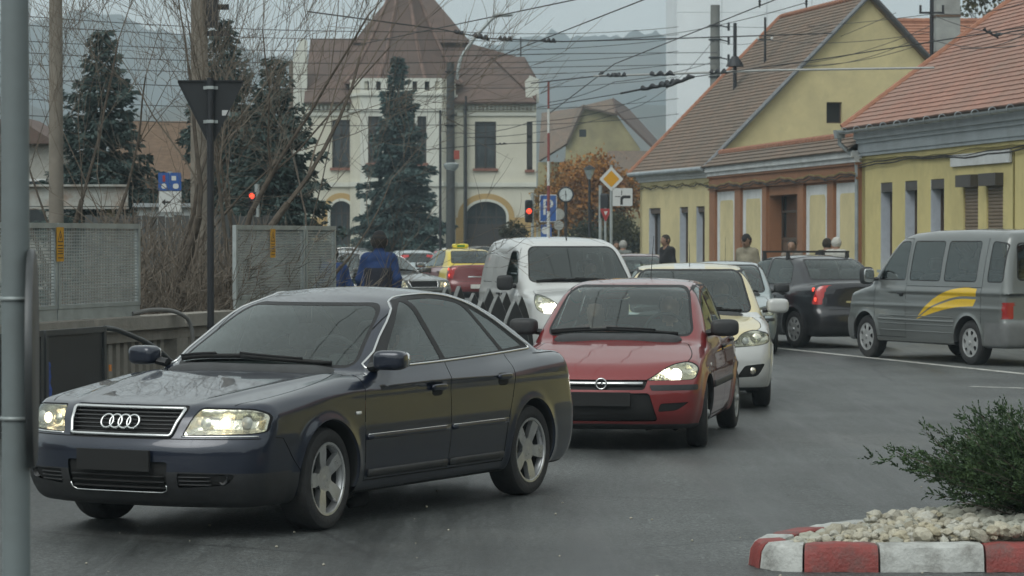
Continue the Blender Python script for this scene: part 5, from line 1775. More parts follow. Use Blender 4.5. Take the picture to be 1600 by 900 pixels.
 # turret bay: three sided front
 q = [(X(547), -0.1), (X(566), -1.9), (X(692), -1.9), (X(712), -0.1)]
 tz = Z(122, -2)
 for i in range(3):
  (x0, y0), (x1, y1) = q[i], q[i + 1]
  ax = Vector((x1 - x0, y1 - y0, 0)); ln = ax.length; ax.normalize(); nv = Vector((ax.y, -ax.x, 0))
  hs = []; wn = []
  slots = []
  if i == 1:
   wn = [(X(578) - x0, X(600) - x0, Z(256), Z(184)), (X(654) - x0, X(668) - x0, Z(256), Z(184))]
   slots = [X(c) - x0 for c in (576, 594, 612, 630, 650, 669, 685)]
   hs.append(rect(X(608) - x0, X(653) - x0, -0.3, Z(330)))
  hs += [rect(*w_) for w_ in wn] + [rect(k - 0.12, k + 0.12, Z(144), Z(130)) for k in slots]
  vs, fs = holed_plate(rect(0, ln, -0.3, tz), hs, (x0, y0, 0), ax, (0, 0, 1), nv, 0.4)
  mb = MB(); mb.add(vs, fs); mb.build('turret_wall', pale_ if i == 1 else cream_, B)
  for w_ in wn: sash(B, w_[0], w_[1], w_[2], w_[3], 0.2, nv, ax, (x0, y0, 0))
  for k in slots:
   mb = MB(); mb.prism(rect(k - 0.12, k + 0.12, Z(144), Z(130)), Vector((x0, y0, 0)) - nv * 0.3, ax, (0, 0, 1), -nv, 0.05); mb.build('attic_slot', cm()['black'], B)
  if i == 1:
   dr = empty('door', (0, 0, 0), 0, B)
   mb = MB(); mb.prism(rect(X(608) - x0, X(653) - x0, -0.1, Z(330)), Vector((x0, y0, 0)) - nv * 0.3, ax, (0, 0, 1), -nv, 0.06); mb.build('door_leaf', fr_m, dr)
   mb = MB()
   for k in (608, 623, 638, 652): mb.prism(rect(X(k) - x0 - 0.04, X(k) - x0 + 0.04, 0, Z(330)), Vector((x0, y0, 0)) - nv * 0.3, ax, (0, 0, 1), nv, 0.05)
   mb.build('door_frame', M('door_rail', (0.06, 0.05, 0.045), 0.6), dr)
  mb = MB()
  for y0_, y1_, d in ((292, 285, 0.12), (152, 148, 0.12), (176, 172, 0.10)):
   mb.prism(rect(-0.03, ln + 0.03, Z(y0_), Z(y1_)), Vector((x0, y0, 0)) - nv * 0.02, ax, (0, 0, 1), nv, d)
  mb.build('string_course', pale_, B)
  if i == 1:
   mb = MB(); mb.prism(rect(0.05, X(606) - x0, 0, Z(342)), Vector((x0, y0, 0)), ax, (0, 0, 1), nv, 0.07); mb.build('plinth_panel', pale_, B)
 # turret roof: eight sided, flared at the eaves
 rf = empty('turret_roof', (0, 0, 0), 0, B)
 cx, cy = (X(548) + X(712)) / 2, 1.2
 R0 = (X(714) - X(546)) / 2 / math.cos(math.pi / 8)
 prof_ = [(1.10, Z(123, -2) - 0.15), (1.02, Z(120, -2)), (0.83, Z(98, -1)), (0.655, Z(70)), (0.495, Z(40)), (0.345, Z(8)), (0.19, Z(-22)), (0.02, Z(-50))]
 for k in range(8):
  a0, a1 = math.pi / 8 + k * math.pi / 4, math.pi / 8 + (k + 1) * math.pi / 4
  vs, fs = [], []
  for r, z in prof_:
   for a in (a0, a1): vs.append((cx + R0 * r * math.cos(a), cy + R0 * r * math.sin(a) * 0.9, z))
  fs = [(2 * i, 2 * i + 1, 2 * i + 3, 2 * i + 2) for i in range(len(prof_) - 1)]
  mb = MB(); mb.add(vs, fs); mb.build('roof_facet', tile_far, rf)
  mb = MB(); mb.tube([(cx + R0 * r * math.cos(a0), cy + R0 * r * math.sin(a0) * 0.9, z + 0.03) for r, z in prof_], 0.11, 6); mb.build('hip_tiles', M('hip_tile', (0.165, 0.11, 0.09), 0.85, var=0.3, scale=3), rf, 60)
 mb = MB(); mb.lathe([(R0 * 1.08, prof_[0][1]), (R0 * 0.9, prof_[0][1] + 0.02)], 8, (cx, cy, 0)); mb.build('soffit', brownwood, rf)
 # main roof: left wing, big hip behind the turret, right wing
 mr = empty('main_roof', (0, 0, 0), 0, B)
 def plane(pts, nm='roof_plane', mt=tile_far):
  mb = MB(); a, b_, c_ = Vector(pts[0]), Vector(pts[1]), Vector(pts[2])
  nn = (b_ - a).cross(c_ - a).normalized() * 0.12
  n_ = len(pts); mb.add([Vector(p) for p in pts] + [Vector(p) - nn for p in pts], [tuple(range(n_)), tuple(range(2 * n_ - 1, n_ - 1, -1))] + [(i, (i + 1) % n_, n_ + (i + 1) % n_, n_ + i) for i in range(n_)])
  mb.build(nm, mt, mr)
 e = Z(160) + 0.0
 rz = Z(60, 4.5); ry = 4.6
 plane([(X(476), -0.5, e), (X(555), -0.5, e), (X(700), ry, rz), (X(476), ry, rz)])
 plane([(X(476), 10, e), (X(476), ry + 0.01, rz), (X(700), ry + 0.01, rz), (X(700), 10, e)], 'rear_roof_plane')
 hz = Z(-8, 7); hy = 7.0
 zu = Z(69, 4.5)
 plane([(X(690), -0.5, e), (X(838), -0.5, e), (X(768), 4.0, Z(92, 4)), (X(736), 4.4, zu), (X(610), 4.4, zu)], 'hip_plane')
 plane([(X(768), 4.02, Z(92, 4)), (X(820), 4.02, Z(92, 4)), (X(838), 1.0, Z(124, 1)), (X(838), -0.49, e + 0.01)], 'right_wing_plane')
 plane([(X(768), 4.02, Z(92, 4)), (X(736), 4.42, zu), (X(700), 4.42, zu), (X(700), 11, e), (X(820), 11, e), (X(820), 4.02, Z(92, 4))], 'rear_roof_plane')
 ap = (X(634), 7.4, Z(-46, 7)); bs_ = [(X(545), 3.9, zu + 0.05), (X(734), 3.9, zu + 0.05), (X(734), 10.9, zu + 0.05), (X(545), 10.9, zu + 0.05)]
 for i in range(4):
  plane([bs_[i], bs_[(i + 1) % 4], ap], 'tower_roof_plane')
 mb = MB(); mb.box(((X(545) + X(734)) / 2, 7.4, zu - 0.12), (X(730) - X(549), 6.6, 0.22)); mb.build('tower_eave', brownwood, mr)
 mb = MB(); mb.box(((X(545) + X(734)) / 2, 7.4, (zu + e) / 2 - 0.1), (X(726) - X(553), 6.0, zu - e)); mb.build('tower_wall', cream_, mr)
 mb = MB(); mb.tube([(X(814), 4, Z(92, 4)), (X(814), 4, Z(58, 4))], 0.04, 6); mb.build('finial', fr_m, mr)
 # downpipes on the bay
 for c in (563, 727):
  mb = MB(); mb.tube([(X(c), -0.35 if c > 700 else -1.2, Z(162)), (X(c), -0.35 if c > 700 else -1.2, 0.1)], 0.09, 8); mb.build('downpipe', M('dark_pipe', (0.08, 0.09, 0.085), 0.6), B, 50)
turret_building()

# ================================================================ dark blue saloon
def blue_saloon(label, pb, h=0.022, rings=True):
 m = cm()
 b = Body(h=h, L=4.80, xf=1.02, wb=2.76, r=0.317, ra=0.352, arch_up=0.015, track=0.775, zb=0.19, belt=0.965,
             top=[(-0.3, 0.70), (0.02, 0.765), (0.12, 0.79), (0.35, 0.832), (0.65, 0.872), (1.0, 0.915), (1.35, 0.955), (1.6, 0.962), (2.6, 0.972), (3.6, 0.99), (4.05, 1.01), (4.35, 1.015), (4.66, 1.0), (4.9, 0.90)],
             roof=[(1.0, 0.72), (1.30, 0.905), (1.46, 0.985), (1.75, 1.142), (2.05, 1.292), (2.24, 1.372), (2.45, 1.424), (2.72, 1.464), (2.95, 1.470), (3.25, 1.452), (3.55, 1.40), (3.8, 1.318), (4.05, 1.205), (4.3, 1.075), (4.45, 0.98), (4.7, 0.75)],
             plan=[(0.0, 0.83), (0.35, 0.872), (0.93, 0.893), (1.5, 0.898), (2.5, 0.905), (3.5, 0.902), (4.2, 0.885), (4.8, 0.835)],
             inset=[(0.15, 0.10), (0.22, 0.055), (0.30, 0.022), (0.45, 0.004), (0.60, 0.0), (0.75, 0.008), (0.88, 0.022), (0.97, 0.045), (1.1, 0.1)],
             front=[(0.15, 0.16), (0.22, 0.085), (0.30, 0.03), (0.38, 0.0), (0.55, 0.0), (0.595, 0.016), (0.615, 0.05), (0.70, 0.075), (0.80, 0.125)],
             rear=[(0.15, 4.62), (0.28, 4.76), (0.40, 4.80), (0.60, 4.795), (0.66, 4.765), (0.9, 4.72), (1.02, 4.68)],
             ghw=[(1.0, 0.80), (1.6, 0.835), (2.4, 0.848), (3.2, 0.835), (4.0, 0.78), (4.4, 0.75)],
             lean=0.54, curve=0.06, ws_x=1.9, rg_x=3.6, wbow=0.28, rbow=0.22, bow_f=0.30, nf=2.7, bow_r=0.30, nr=2.8, hood_crown=0.035, roof_crown=0.045,
             k_sh=0.11, k_end=0.09, k_gh=0.07, k_j=0.025, flare=0.016, flare_w=0.075, ridge=((0.42, 0.66), 0.15, 1.45, 0.010, 0.05), crease=[(0.835, 0.006, 0.035)])
 s = b.sh
 gh = (1.35, 4.45)
 for xw in (b.xf, b.xf + b.wb): s.cut('side', arch_poly(b, xw), 'void')
 # side windows
 fw = rpoly([(1.82, 0.985, 0.02), (2.06, 1.145, 0.3), (2.34, 1.325, 0.2), (2.49, 1.385, 0.02), (2.55, 1.0, 0.02)], 0.03)
 rw = rpoly([(2.62, 1.003, 0.02), (2.555, 1.392, 0.02), (2.9, 1.398, 0.25), (3.23, 1.35, 0.1), (3.48, 1.025, 0.03)], 0.03)
 qw = rpoly([(3.535, 1.03, 0.02), (3.30, 1.328, 0.03), (3.58, 1.22, 0.2), (3.875, 1.047, 0.02)], 0.02)
 dlo = [(1.71, 0.968), (1.865, 1.065), (2.085, 1.20), (2.32, 1.33), (2.46, 1.387), (2.62, 1.414), (2.85, 1.422), (3.1, 1.40), (3.35, 1.34), (3.6, 1.238), (3.81, 1.125), (3.98, 1.032), (3.8, 1.016), (3.2, 1.0), (2.6, 0.985), (2.0, 0.975)]
 s.cut('side', dlo, 'seal', xr=gh)
 for pl, nm in ((fw, 'front_window'), (rw, 'rear_window'), (qw, 'quarter_window')):
  s.cut('side', pl, nm, xr=gh)
 ws = rpoly([(-0.665, 0.985, 0.06), (0.665, 0.985, 0.06), (0.505, 1.335, 0.09), (-0.505, 1.335, 0.09)], 0.05, 6)
 ws = [(p[0], p[1] + 0.03 * (1 - (p[0] / 0.66) ** 2)) for p in ws]
 s.cut('front', offs(ws, 0.02), 'seal', xr=(1.30, 2.6), only=('body',)); s.cut('front', ws, 'windscreen', xr=(1.30, 2.6))
 rg = rpoly([(-0.57, 1.075, 0.05), (0.57, 1.075, 0.05), (0.49, 1.36, 0.08), (-0.49, 1.36, 0.08)], 0.05, 6)
 s.cut('rear', offs(rg, 0.015), 'seal', xr=(3.2, 4.6), only=('body',)); s.cut('rear', rg, 'rear_screen', xr=(3.2, 4.6))
 # lamps, grille, intakes
 hl = rpoly([(0.432, 0.63, 0.015), (0.80, 0.640, 0.02), (0.852, 0.648, 0.015), (0.852, 0.745, 0.03), (0.78, 0.776, 0.06), (0.49, 0.783, 0.02)], 0.02)
 s.cut('front', offs(hl, 0.007), 'gap', xr=(-0.1, 0.9)); s.cut('front', hl, 'headlight', xr=(-0.1, 0.9))
 gr = rpoly([(-0.355, 0.622), (0.355, 0.622), (0.40, 0.778), (-0.40, 0.778)], 0.015)
 s.cut('front', offs(gr, 0.02), 'gap', xr=(-0.1, 0.5)); s.cut('front', offs(gr, 0.008), 'void', xr=(-0.1, 0.5))
 mid = rpoly([(-0.345, 0.285, 0.05), (0.345, 0.285, 0.05), (0.36, 0.47, 0.02), (-0.36, 0.47, 0.02)], 0.03)
 fogp = rpoly([(0.415, 0.315, 0.02), (0.70, 0.335, 0.05), (0.745, 0.40, 0.03), (0.42, 0.405, 0.01)], 0.02)
 low = [(-0.1, 0.1), (0.93, 0.1), (0.93, 0.40), (0.5, 0.412), (-0.1, 0.412)]
 s.cut('front', low, 'lower_bumper', xr=(-0.1, 0.6), only=('body',))
 s.cut('side', [(-0.2, 0.1), (0.70, 0.1), (0.70, 0.385), (0.3, 0.398), (-0.2, 0.412)], 'lower_bumper', only=('body',))
 s.cut('front', mid, 'intake', xr=(-0.1, 0.5)); s.cut('front', fogp, 'side_intake', xr=(-0.1, 0.6))
 s.seam('front', [(y, 0.606) for y in np.linspace(-0.05, 0.84, 20)], 0.006, xr=(-0.1, 0.7), only=('body',))
 # rear lamps
 tl = rpoly([(0.47, 0.70), (0.86, 0.70), (0.86, 0.90), (0.47, 0.93)], 0.03)
 s.cut('rear', tl, 'tail_light', xr=(4.52, 4.9))
 s.cut('side', rpoly([(4.46, 0.70), (4.9, 0.70), (4.9, 0.92), (4.50, 0.90)], 0.03), 'tail_light', only=('body',), xr=(4.3, 4.62))
 # panels
 hood = spl([(1.39, 0.69), (1.1, 0.745), (0.8, 0.755), (0.5, 0.725), (0.3, 0.66)], 5)
 s.cut('top', [(1.40, -0.1), (1.40, 0.69)] + hood + [(0.13, 0.45), (0.10, 0.2), (0.09, -0.1)], 'bonnet', xr=(0.05, 1.42), only=('body',), zr=(0.7, 1.0))
 s.seam('top', hood, 0.007, xr=(0.05, 1.5), only=('body', 'bonnet'))
 fd = [(1.465, 0.27), (1.445, 0.62), (1.48, 0.90), (1.56, 0.968), (2.585, 0.993), (2.54, 0.27)]
 rd = [(2.54, 0.27), (2.585, 0.993), (3.515, 1.02), (3.53, 0.90), (3.48, 0.74), (3.395, 0.56), (3.36, 0.42), (3.345, 0.27)]
 s.cut('side', fd, 'front_door', only=('body',), zr=(0.2, 1.02)); s.cut('side', rd, 'rear_door', only=('body',), zr=(0.2, 1.02))
 allp = ('body', 'front_door', 'rear_door')
 s.seam('side', spl([fd[0], fd[1], fd[2], fd[3]], 5), 0.008, only=allp)
 s.seam('side', [(2.54, 0.27), (2.563, 0.62), (2.585, 0.99)], 0.008, only=allp)
 s.seam('side', spl(rd[2:], 5), 0.008, only=allp)
 s.seam('side', [(1.465, 0.275), (3.345, 0.275)], 0.008, only=allp)
 s.seam('side', [(4.0, 0.985), (4.35, 0.985), (4.5, 0.96)], 0.006, only=('body',))
 s.seam('side', [(0.68, 0.386), (0.50, 0.60), (0.42, 0.61)], 0.006, only=('body',))
 s.seam('top', [(1.95, 0.59), (2.6, 0.60), (3.3, 0.575)], 0.010, 'gap', only=('body',), zr=(1.2, 1.6))
 s.lab[(s.N[s.T].mean(1)[:, 2] < -0.75) & (s.lab == 0)] = s.lid('underbody')
 car = thing('saloon_car', label, 'car')
 b.part('body', 'body_shell', pb, car); b.part('bonnet', 'bonnet', pb, car)
 fdo = b.part('front_door', 'door', pb, car, 'pair'); rdo = b.part('rear_door', 'door', pb, car, 'pair')
 b.part('seal', 'window_seal', m['seal'], car, off=-0.001); b.part('gap', 'panel_gap', m['gap'], car, off=-0.004)
 b.part('underbody', 'underbody', m['under'], car)
 b.part('windscreen', 'windscreen', m['glass'], car, off=-0.002); b.part('rear_screen', 'rear_screen', m['glass'], car, off=-0.002)
 for nm, mt in (('front_window', m['glass']), ('rear_window', m['tint']), ('quarter_window', m['tint'])): b.part(nm, 'side_window', mt, car, 'pair', off=-0.003)
 b.part('lower_bumper', 'lower_bumper', m['plastic'], car)
 it = b.part('intake', 'lower_grille', m['black'], car, off=-0.02)[0]
 for z in (0.31, 0.345, 0.38): b.bead('front', [(y, z) for y in np.linspace(-0.33, 0.33, 13)], 0.010, 0.012, 'grille_slat', m['black'], it, mode='one', off=-0.012)
 b.bead('front', [(-0.345, 0.33), (-0.34, 0.30)] + [(y, 0.286) for y in np.linspace(-0.31, 0.31, 13)] + [(0.34, 0.30), (0.345, 0.33)], 0.008, 0.006, 'trim_strip', m['chrome'], car, mode='one')
 fg = b.part('side_intake', 'side_grille', m['black'], car, 'pair', off=-0.012)
 for z in (0.335, 0.358, 0.381): b.bead('front', [(y, z) for y in np.linspace(0.425, 0.61, 9)], 0.007, 0.01, 'grille_slat', m['plastic'], fg, off=-0.008)
 for sg, f_ in zip((1, -1), fg):
  X, N = b.P('front', [(0.675, 0.368)])
  c = b.ex(X)[0]
  mb = MB(); mb.lathe([(0.001, -0.02), (0.02, -0.016), (0.026, -0.006), (0.030, -0.004), (0.030, -0.02)], 20, axis='x')
  mb.build('fog_lamp', m['plastic'], f_, 50, loc=(c[0], sg * c[1], c[2]))
 bulbs = [(0.545, 0.705, 0.036, m['reflector'], 0.02), (0.655, 0.706, 0.034, m['bulb'], 0.02), (0.765, 0.712, 0.036, m['lens'], 0.03)]
 lens = lamp(b, car, m, 'front', hl, bulbs=bulbs)
 b.bead('front', [(y, 0.621) for y in np.linspace(0.425, 0.83, 14)], 0.011, 0.005, 'trim_strip', m['chrome'], car)
 # grille
 g = empty('grille', (0, 0, 0), 0, car)
 y_, z_ = np.linspace(-0.41, 0.41, 17), (0.61, 0.79)
 Xa, _ = b.P('front', [(y, 0.61) for y in y_]); Xb, _ = b.P('front', [(y, 0.785) for y in y_])
 V = np.concatenate([b.ex(Xa), b.ex(Xb)]) - np.array([0.05, 0, 0]); n = len(y_)
 link('grille_back', mesh_np('grille_back', V, np.array([(i, i + 1, n + i + 1, n + i) for i in range(n - 1)]), m['black']), g)
 gc = [p for p in gr]
 dense = []
 for i in range(len(gc)):
  a, c = Vector(gc[i - 1]), Vector(gc[i])
  k = max(1, int((c - a).length / 0.05))
  dense += [tuple(a.lerp(c, q / k)) for q in range(k)]
 b.bead('front', dense, 0.020, 0.014, 'grille_frame', m['chrome'], g, closed=True, mode='one')
 slat = M('grille_slat_grey', (0.05, 0.051, 0.053), 0.4, var=0.1)
 for k in range(6):
  z = 0.641 + 0.024 * k
  hw = 0.355 + 0.045 * (z - 0.622) / 0.156
  b.bead('front', [(y, z) for y in np.linspace(-hw, hw, 13)], 0.009, 0.012, 'grille_slat', slat, g, mode='one', off=-0.016)
 X, N = b.P('front', [(0, 0.702)])
 c = b.ex(X)[0]; nn = N[0] * np.array([-1, 1, 1])
 up = Vector((0, 1, 0)).cross(Vector(nn)) * -1
 if up.z < 0: up = -up
 e = empty('ring_emblem', (0, 0, 0), 0, car) if rings else None
 for k in range(4 if rings else 0):
  mb = MB(); mb.torus((c[0] + 0.016, (k - 1.5) * 0.062, c[2]), 0.043, 0.0068, (0, 1, 0), up, 32, 8)
  mb.build('ring', m['chrome'], e, 60)
 plate(b, car, 'front', 0.475, 0.52, 0.125, m['black'])
 # rear lights, trim, mouldings
 b.part('tail_light', 'tail_light', m['red'], car, 'pair')
 b.bead('side', spl(dlo, 3, True), 0.016, 0.010, 'chrome_trim', m['chrome'], car, closed=True)
 b.bead('side', [(x, 0.548) for x in np.linspace(1.47, 2.53, 16)], 0.034, 0.014, 'rub_strip', pb, fdo)
 b.bead('side', [(x, 0.548) for x in np.linspace(2.58, 3.37, 12)], 0.034, 0.014, 'rub_strip', pb, rdo)
 b.bead('side', [(x, 0.566) for x in np.linspace(1.47, 2.53, 16)], 0.006, 0.017, 'trim_strip', m['chrome'], fdo)
 b.bead('side', [(x, 0.566) for x in np.linspace(2.58, 3.37, 12)], 0.006, 0.017, 'trim_strip', m['chrome'], rdo)
 b.bead('side', [(x, 0.318) for x in np.linspace(1.50, 2.52, 16)], 0.05, 0.016, 'sill_strip', m['plastic'], fdo)
 b.bead('side', [(x, 0.318) for x in np.linspace(2.57, 3.33, 12)], 0.05, 0.016, 'sill_strip', m['plastic'], rdo)
 b.bead('side', [(x, 0.705) for x in (1.34, 1.36, 1.38, 1.395)], 0.022, 0.008, 'side_repeater', m['lens'], car)
 handle(b, fdo, 2.39, 0.815, pb, m, (0.17, 0.09), (0.20, 0.04)); handle(b, rdo, 3.33, 0.845, pb, m, (0.17, 0.09), (0.20, 0.04))
 wing_mirror(b, car, 1.70, 1.025, 0.94, pb, m, (0.15, 0.215, 0.128))
 wipers(b, car, m, [[(0.55, 0.985), (0.25, 1.005), (-0.08, 1.025)], [(-0.08, 1.025), (-0.4, 1.015), (-0.62, 0.995)]])
 arch_liner(b, car, pb, 0.006)
 cabin(b, car, m, 1.62, [(2.55, (0.37, -0.37)), (3.42, (0.34, -0.34))], 2.02)
 add_wheels(b, car, 'spoke', 0.06, dict(r=0.317, rim=0.222, wd=0.205, kind='spoke5', n=5))
 return car, b

def make_car(b, name, label, pt, P, pt2=None, ptb=None, group=None):
 """cuts and assembles a car from a Body and a dict of outlines"""
 m = cm(); s = b.sh
 mid = P['mid']
 for xw in (b.xf, b.xf + b.wb): s.cut('side', arch_poly(b, xw), 'void')
 if 'dlo' in P: s.cut('side', P['dlo'], 'seal', xr=P['ghx'], zr=(b.belt - 0.06, 3))
 for k, (pl, mt) in enumerate(P['side']):
  if 'dlo' not in P: s.cut('side', offs(pl, 0.016), 'seal', xr=P['ghx'])
  s.cut('side', pl, 'sw%d' % k, xr=P['ghx'])
 ws = P['ws']; s.cut('front', offs(ws, 0.02), 'seal', xr=(P['ghx'][0], mid), only=('body',)); s.cut('front', ws, 'windscreen', xr=(P['ghx'][0], mid))
 if 'rg' in P:
  rg = P['rg']; s.cut('rear', offs(rg, 0.018), 'seal', xr=(mid, b.L + 1), only=('body',)); s.cut('rear', rg, 'rear_screen', xr=(mid, b.L + 1))
 if 'hl' in P:
  s.cut('front', offs(P['hl'], 0.006), 'gap', xr=(-0.2, 1.0)); s.cut('front', P['hl'], 'headlight', xr=(-0.2, 1.0))
 for nm, ch, pl, xr in P.get('areas', []):
  s.cut(ch, pl, nm, xr=xr)
 if 'bonnet' in P:
  s.cut('top', P['bonnet'], 'bonnet', only=('body',), zr=P.get('bz', (0.6, b.belt + 0.1)), xr=(0.02, 1.6))
  s.seam('top', [p for p in P['bonnet'] if p[1] > 0.05], 0.008, only=('body', 'bonnet'), xr=(0.02, 1.6))
 for k, dr in enumerate(P.get('doors', [])):
  s.cut('side', dr, 'door%d' % k, only=('body',), zr=(0.15, P.get('dz', b.belt + 0.05)))
 allp = ['body', 'bonnet'] + ['door%d' % k for k in range(3)]
 for ch, ln in P.get('seams', []): s.seam(ch, ln, P.get('sw', 0.009), only=allp)
 if 'roofz' in P:
  s.cut('top', P['roofz'], 'roof', only=('body',), zr=(b.belt + 0.2, 3))
 if pt2 is not None and 'upper' in P:
  s.cut('side', P['upper'], 'upper', only=('body',))
  for nm, ch, pl, xr in P.get('upper_areas', []): s.cut(ch, pl, 'upper', only=('body',), xr=xr)
 s.lab[(s.N[s.T].mean(1)[:, 2] < -0.75) & (s.lab == 0)] = s.lid('underbody')
 car = thing(name, label, 'car', group=group)
 b.part('body', 'body_shell', pt, car)
 b.part('upper', 'upper_body', pt2 or pt, car); b.part('roof', 'roof', P.get('roof_mat') or pt2 or pt, car); b.part('bonnet', 'bonnet', ptb or pt, car)
 b.part('seal', 'window_seal', m['seal'], car, off=-0.001); b.part('gap', 'panel_gap', m['gap'], car, off=-0.004)
 b.part('underbody', 'underbody', m['under'], car)
 b.part('windscreen', 'windscreen', m['glass'], car, off=-0.002); b.part('rear_screen', 'rear_screen', P.get('rg_mat') or m['glass'], car, off=-0.002)
 for k, (pl, mt) in enumerate(P['side']): b.part('sw%d' % k, 'side_window', m[mt], car, 'pair', off=-0.003)
 drs = [b.part('door%d' % k, 'door', pt, car, 'pair') for k in range(len(P.get('doors', [])))]
 for dr, h_ in zip(drs, P.get('handles', [])):
  if h_: handle(b, dr, h_[0], h_[1], P.get('handle_mat') or m['plastic'], m, (0.14, 0.07), (0.18, 0.032))
 done = set()
 for nm, ch, pl, xr in P.get('areas', []):
  if nm in done: continue
  done.add(nm)
  mt, off, mode, pname = P['amat'][nm]
  b.part(nm, pname, m[mt] if isinstance(mt, str) else mt, car, mode, off=off)
 if 'hl' in P: lamp(b, car, m, 'front', P['hl'], bulbs=[(u, v, r, m[k], d) for u, v, r, k, d in P.get('bulbs', [])])
 for ch, ln, w, hg, nm, mt, mode in P.get('beads', []):
  b.bead(ch, ln, w, hg, nm, m[mt] if isinstance(mt, str) else mt, car, mode=mode)
 if 'mirror' in P:
  x, z, y, sz, mt = P['mirror']
  wing_mirror(b, car, x, z, y, m[mt] if isinstance(mt, str) else mt, m, sz)
 if 'wipers' in P: wipers(b, car, m, P['wipers'])
 arch_liner(b, car, pt, P.get('lip', 0.006), m[P['lipmat']] if 'lipmat' in P else None)
 if 'cabin' in P:
  c = P['cabin']; cabin(b, car, m, c[0], c[1], c[2], **(c[3] if len(c) > 3 else {}))
 for ch, z, w, h, y in P.get('plates', []): plate(b, car, ch, z, w, h, m['black'] if ch == 'front' else m['lens'], y)
 add_wheels(b, car, P['wheel'][0], P.get('steer', 0.0), P['wheel'][1])
 return car, drs

HUB = lambda r, n=9, rim=0.185, wd=0.175, mr=None: dict(r=r, rim=rim, wd=wd, kind='cover', n=n, mat_rim=mr)
def hub_mat():
 return M('wheel_cover', (0.42, 0.43, 0.43), 0.42, 0.3, var=0.12, scale=14, dirt=(0.12, 0.115, 0.10), dscale=8, damt=0.5)

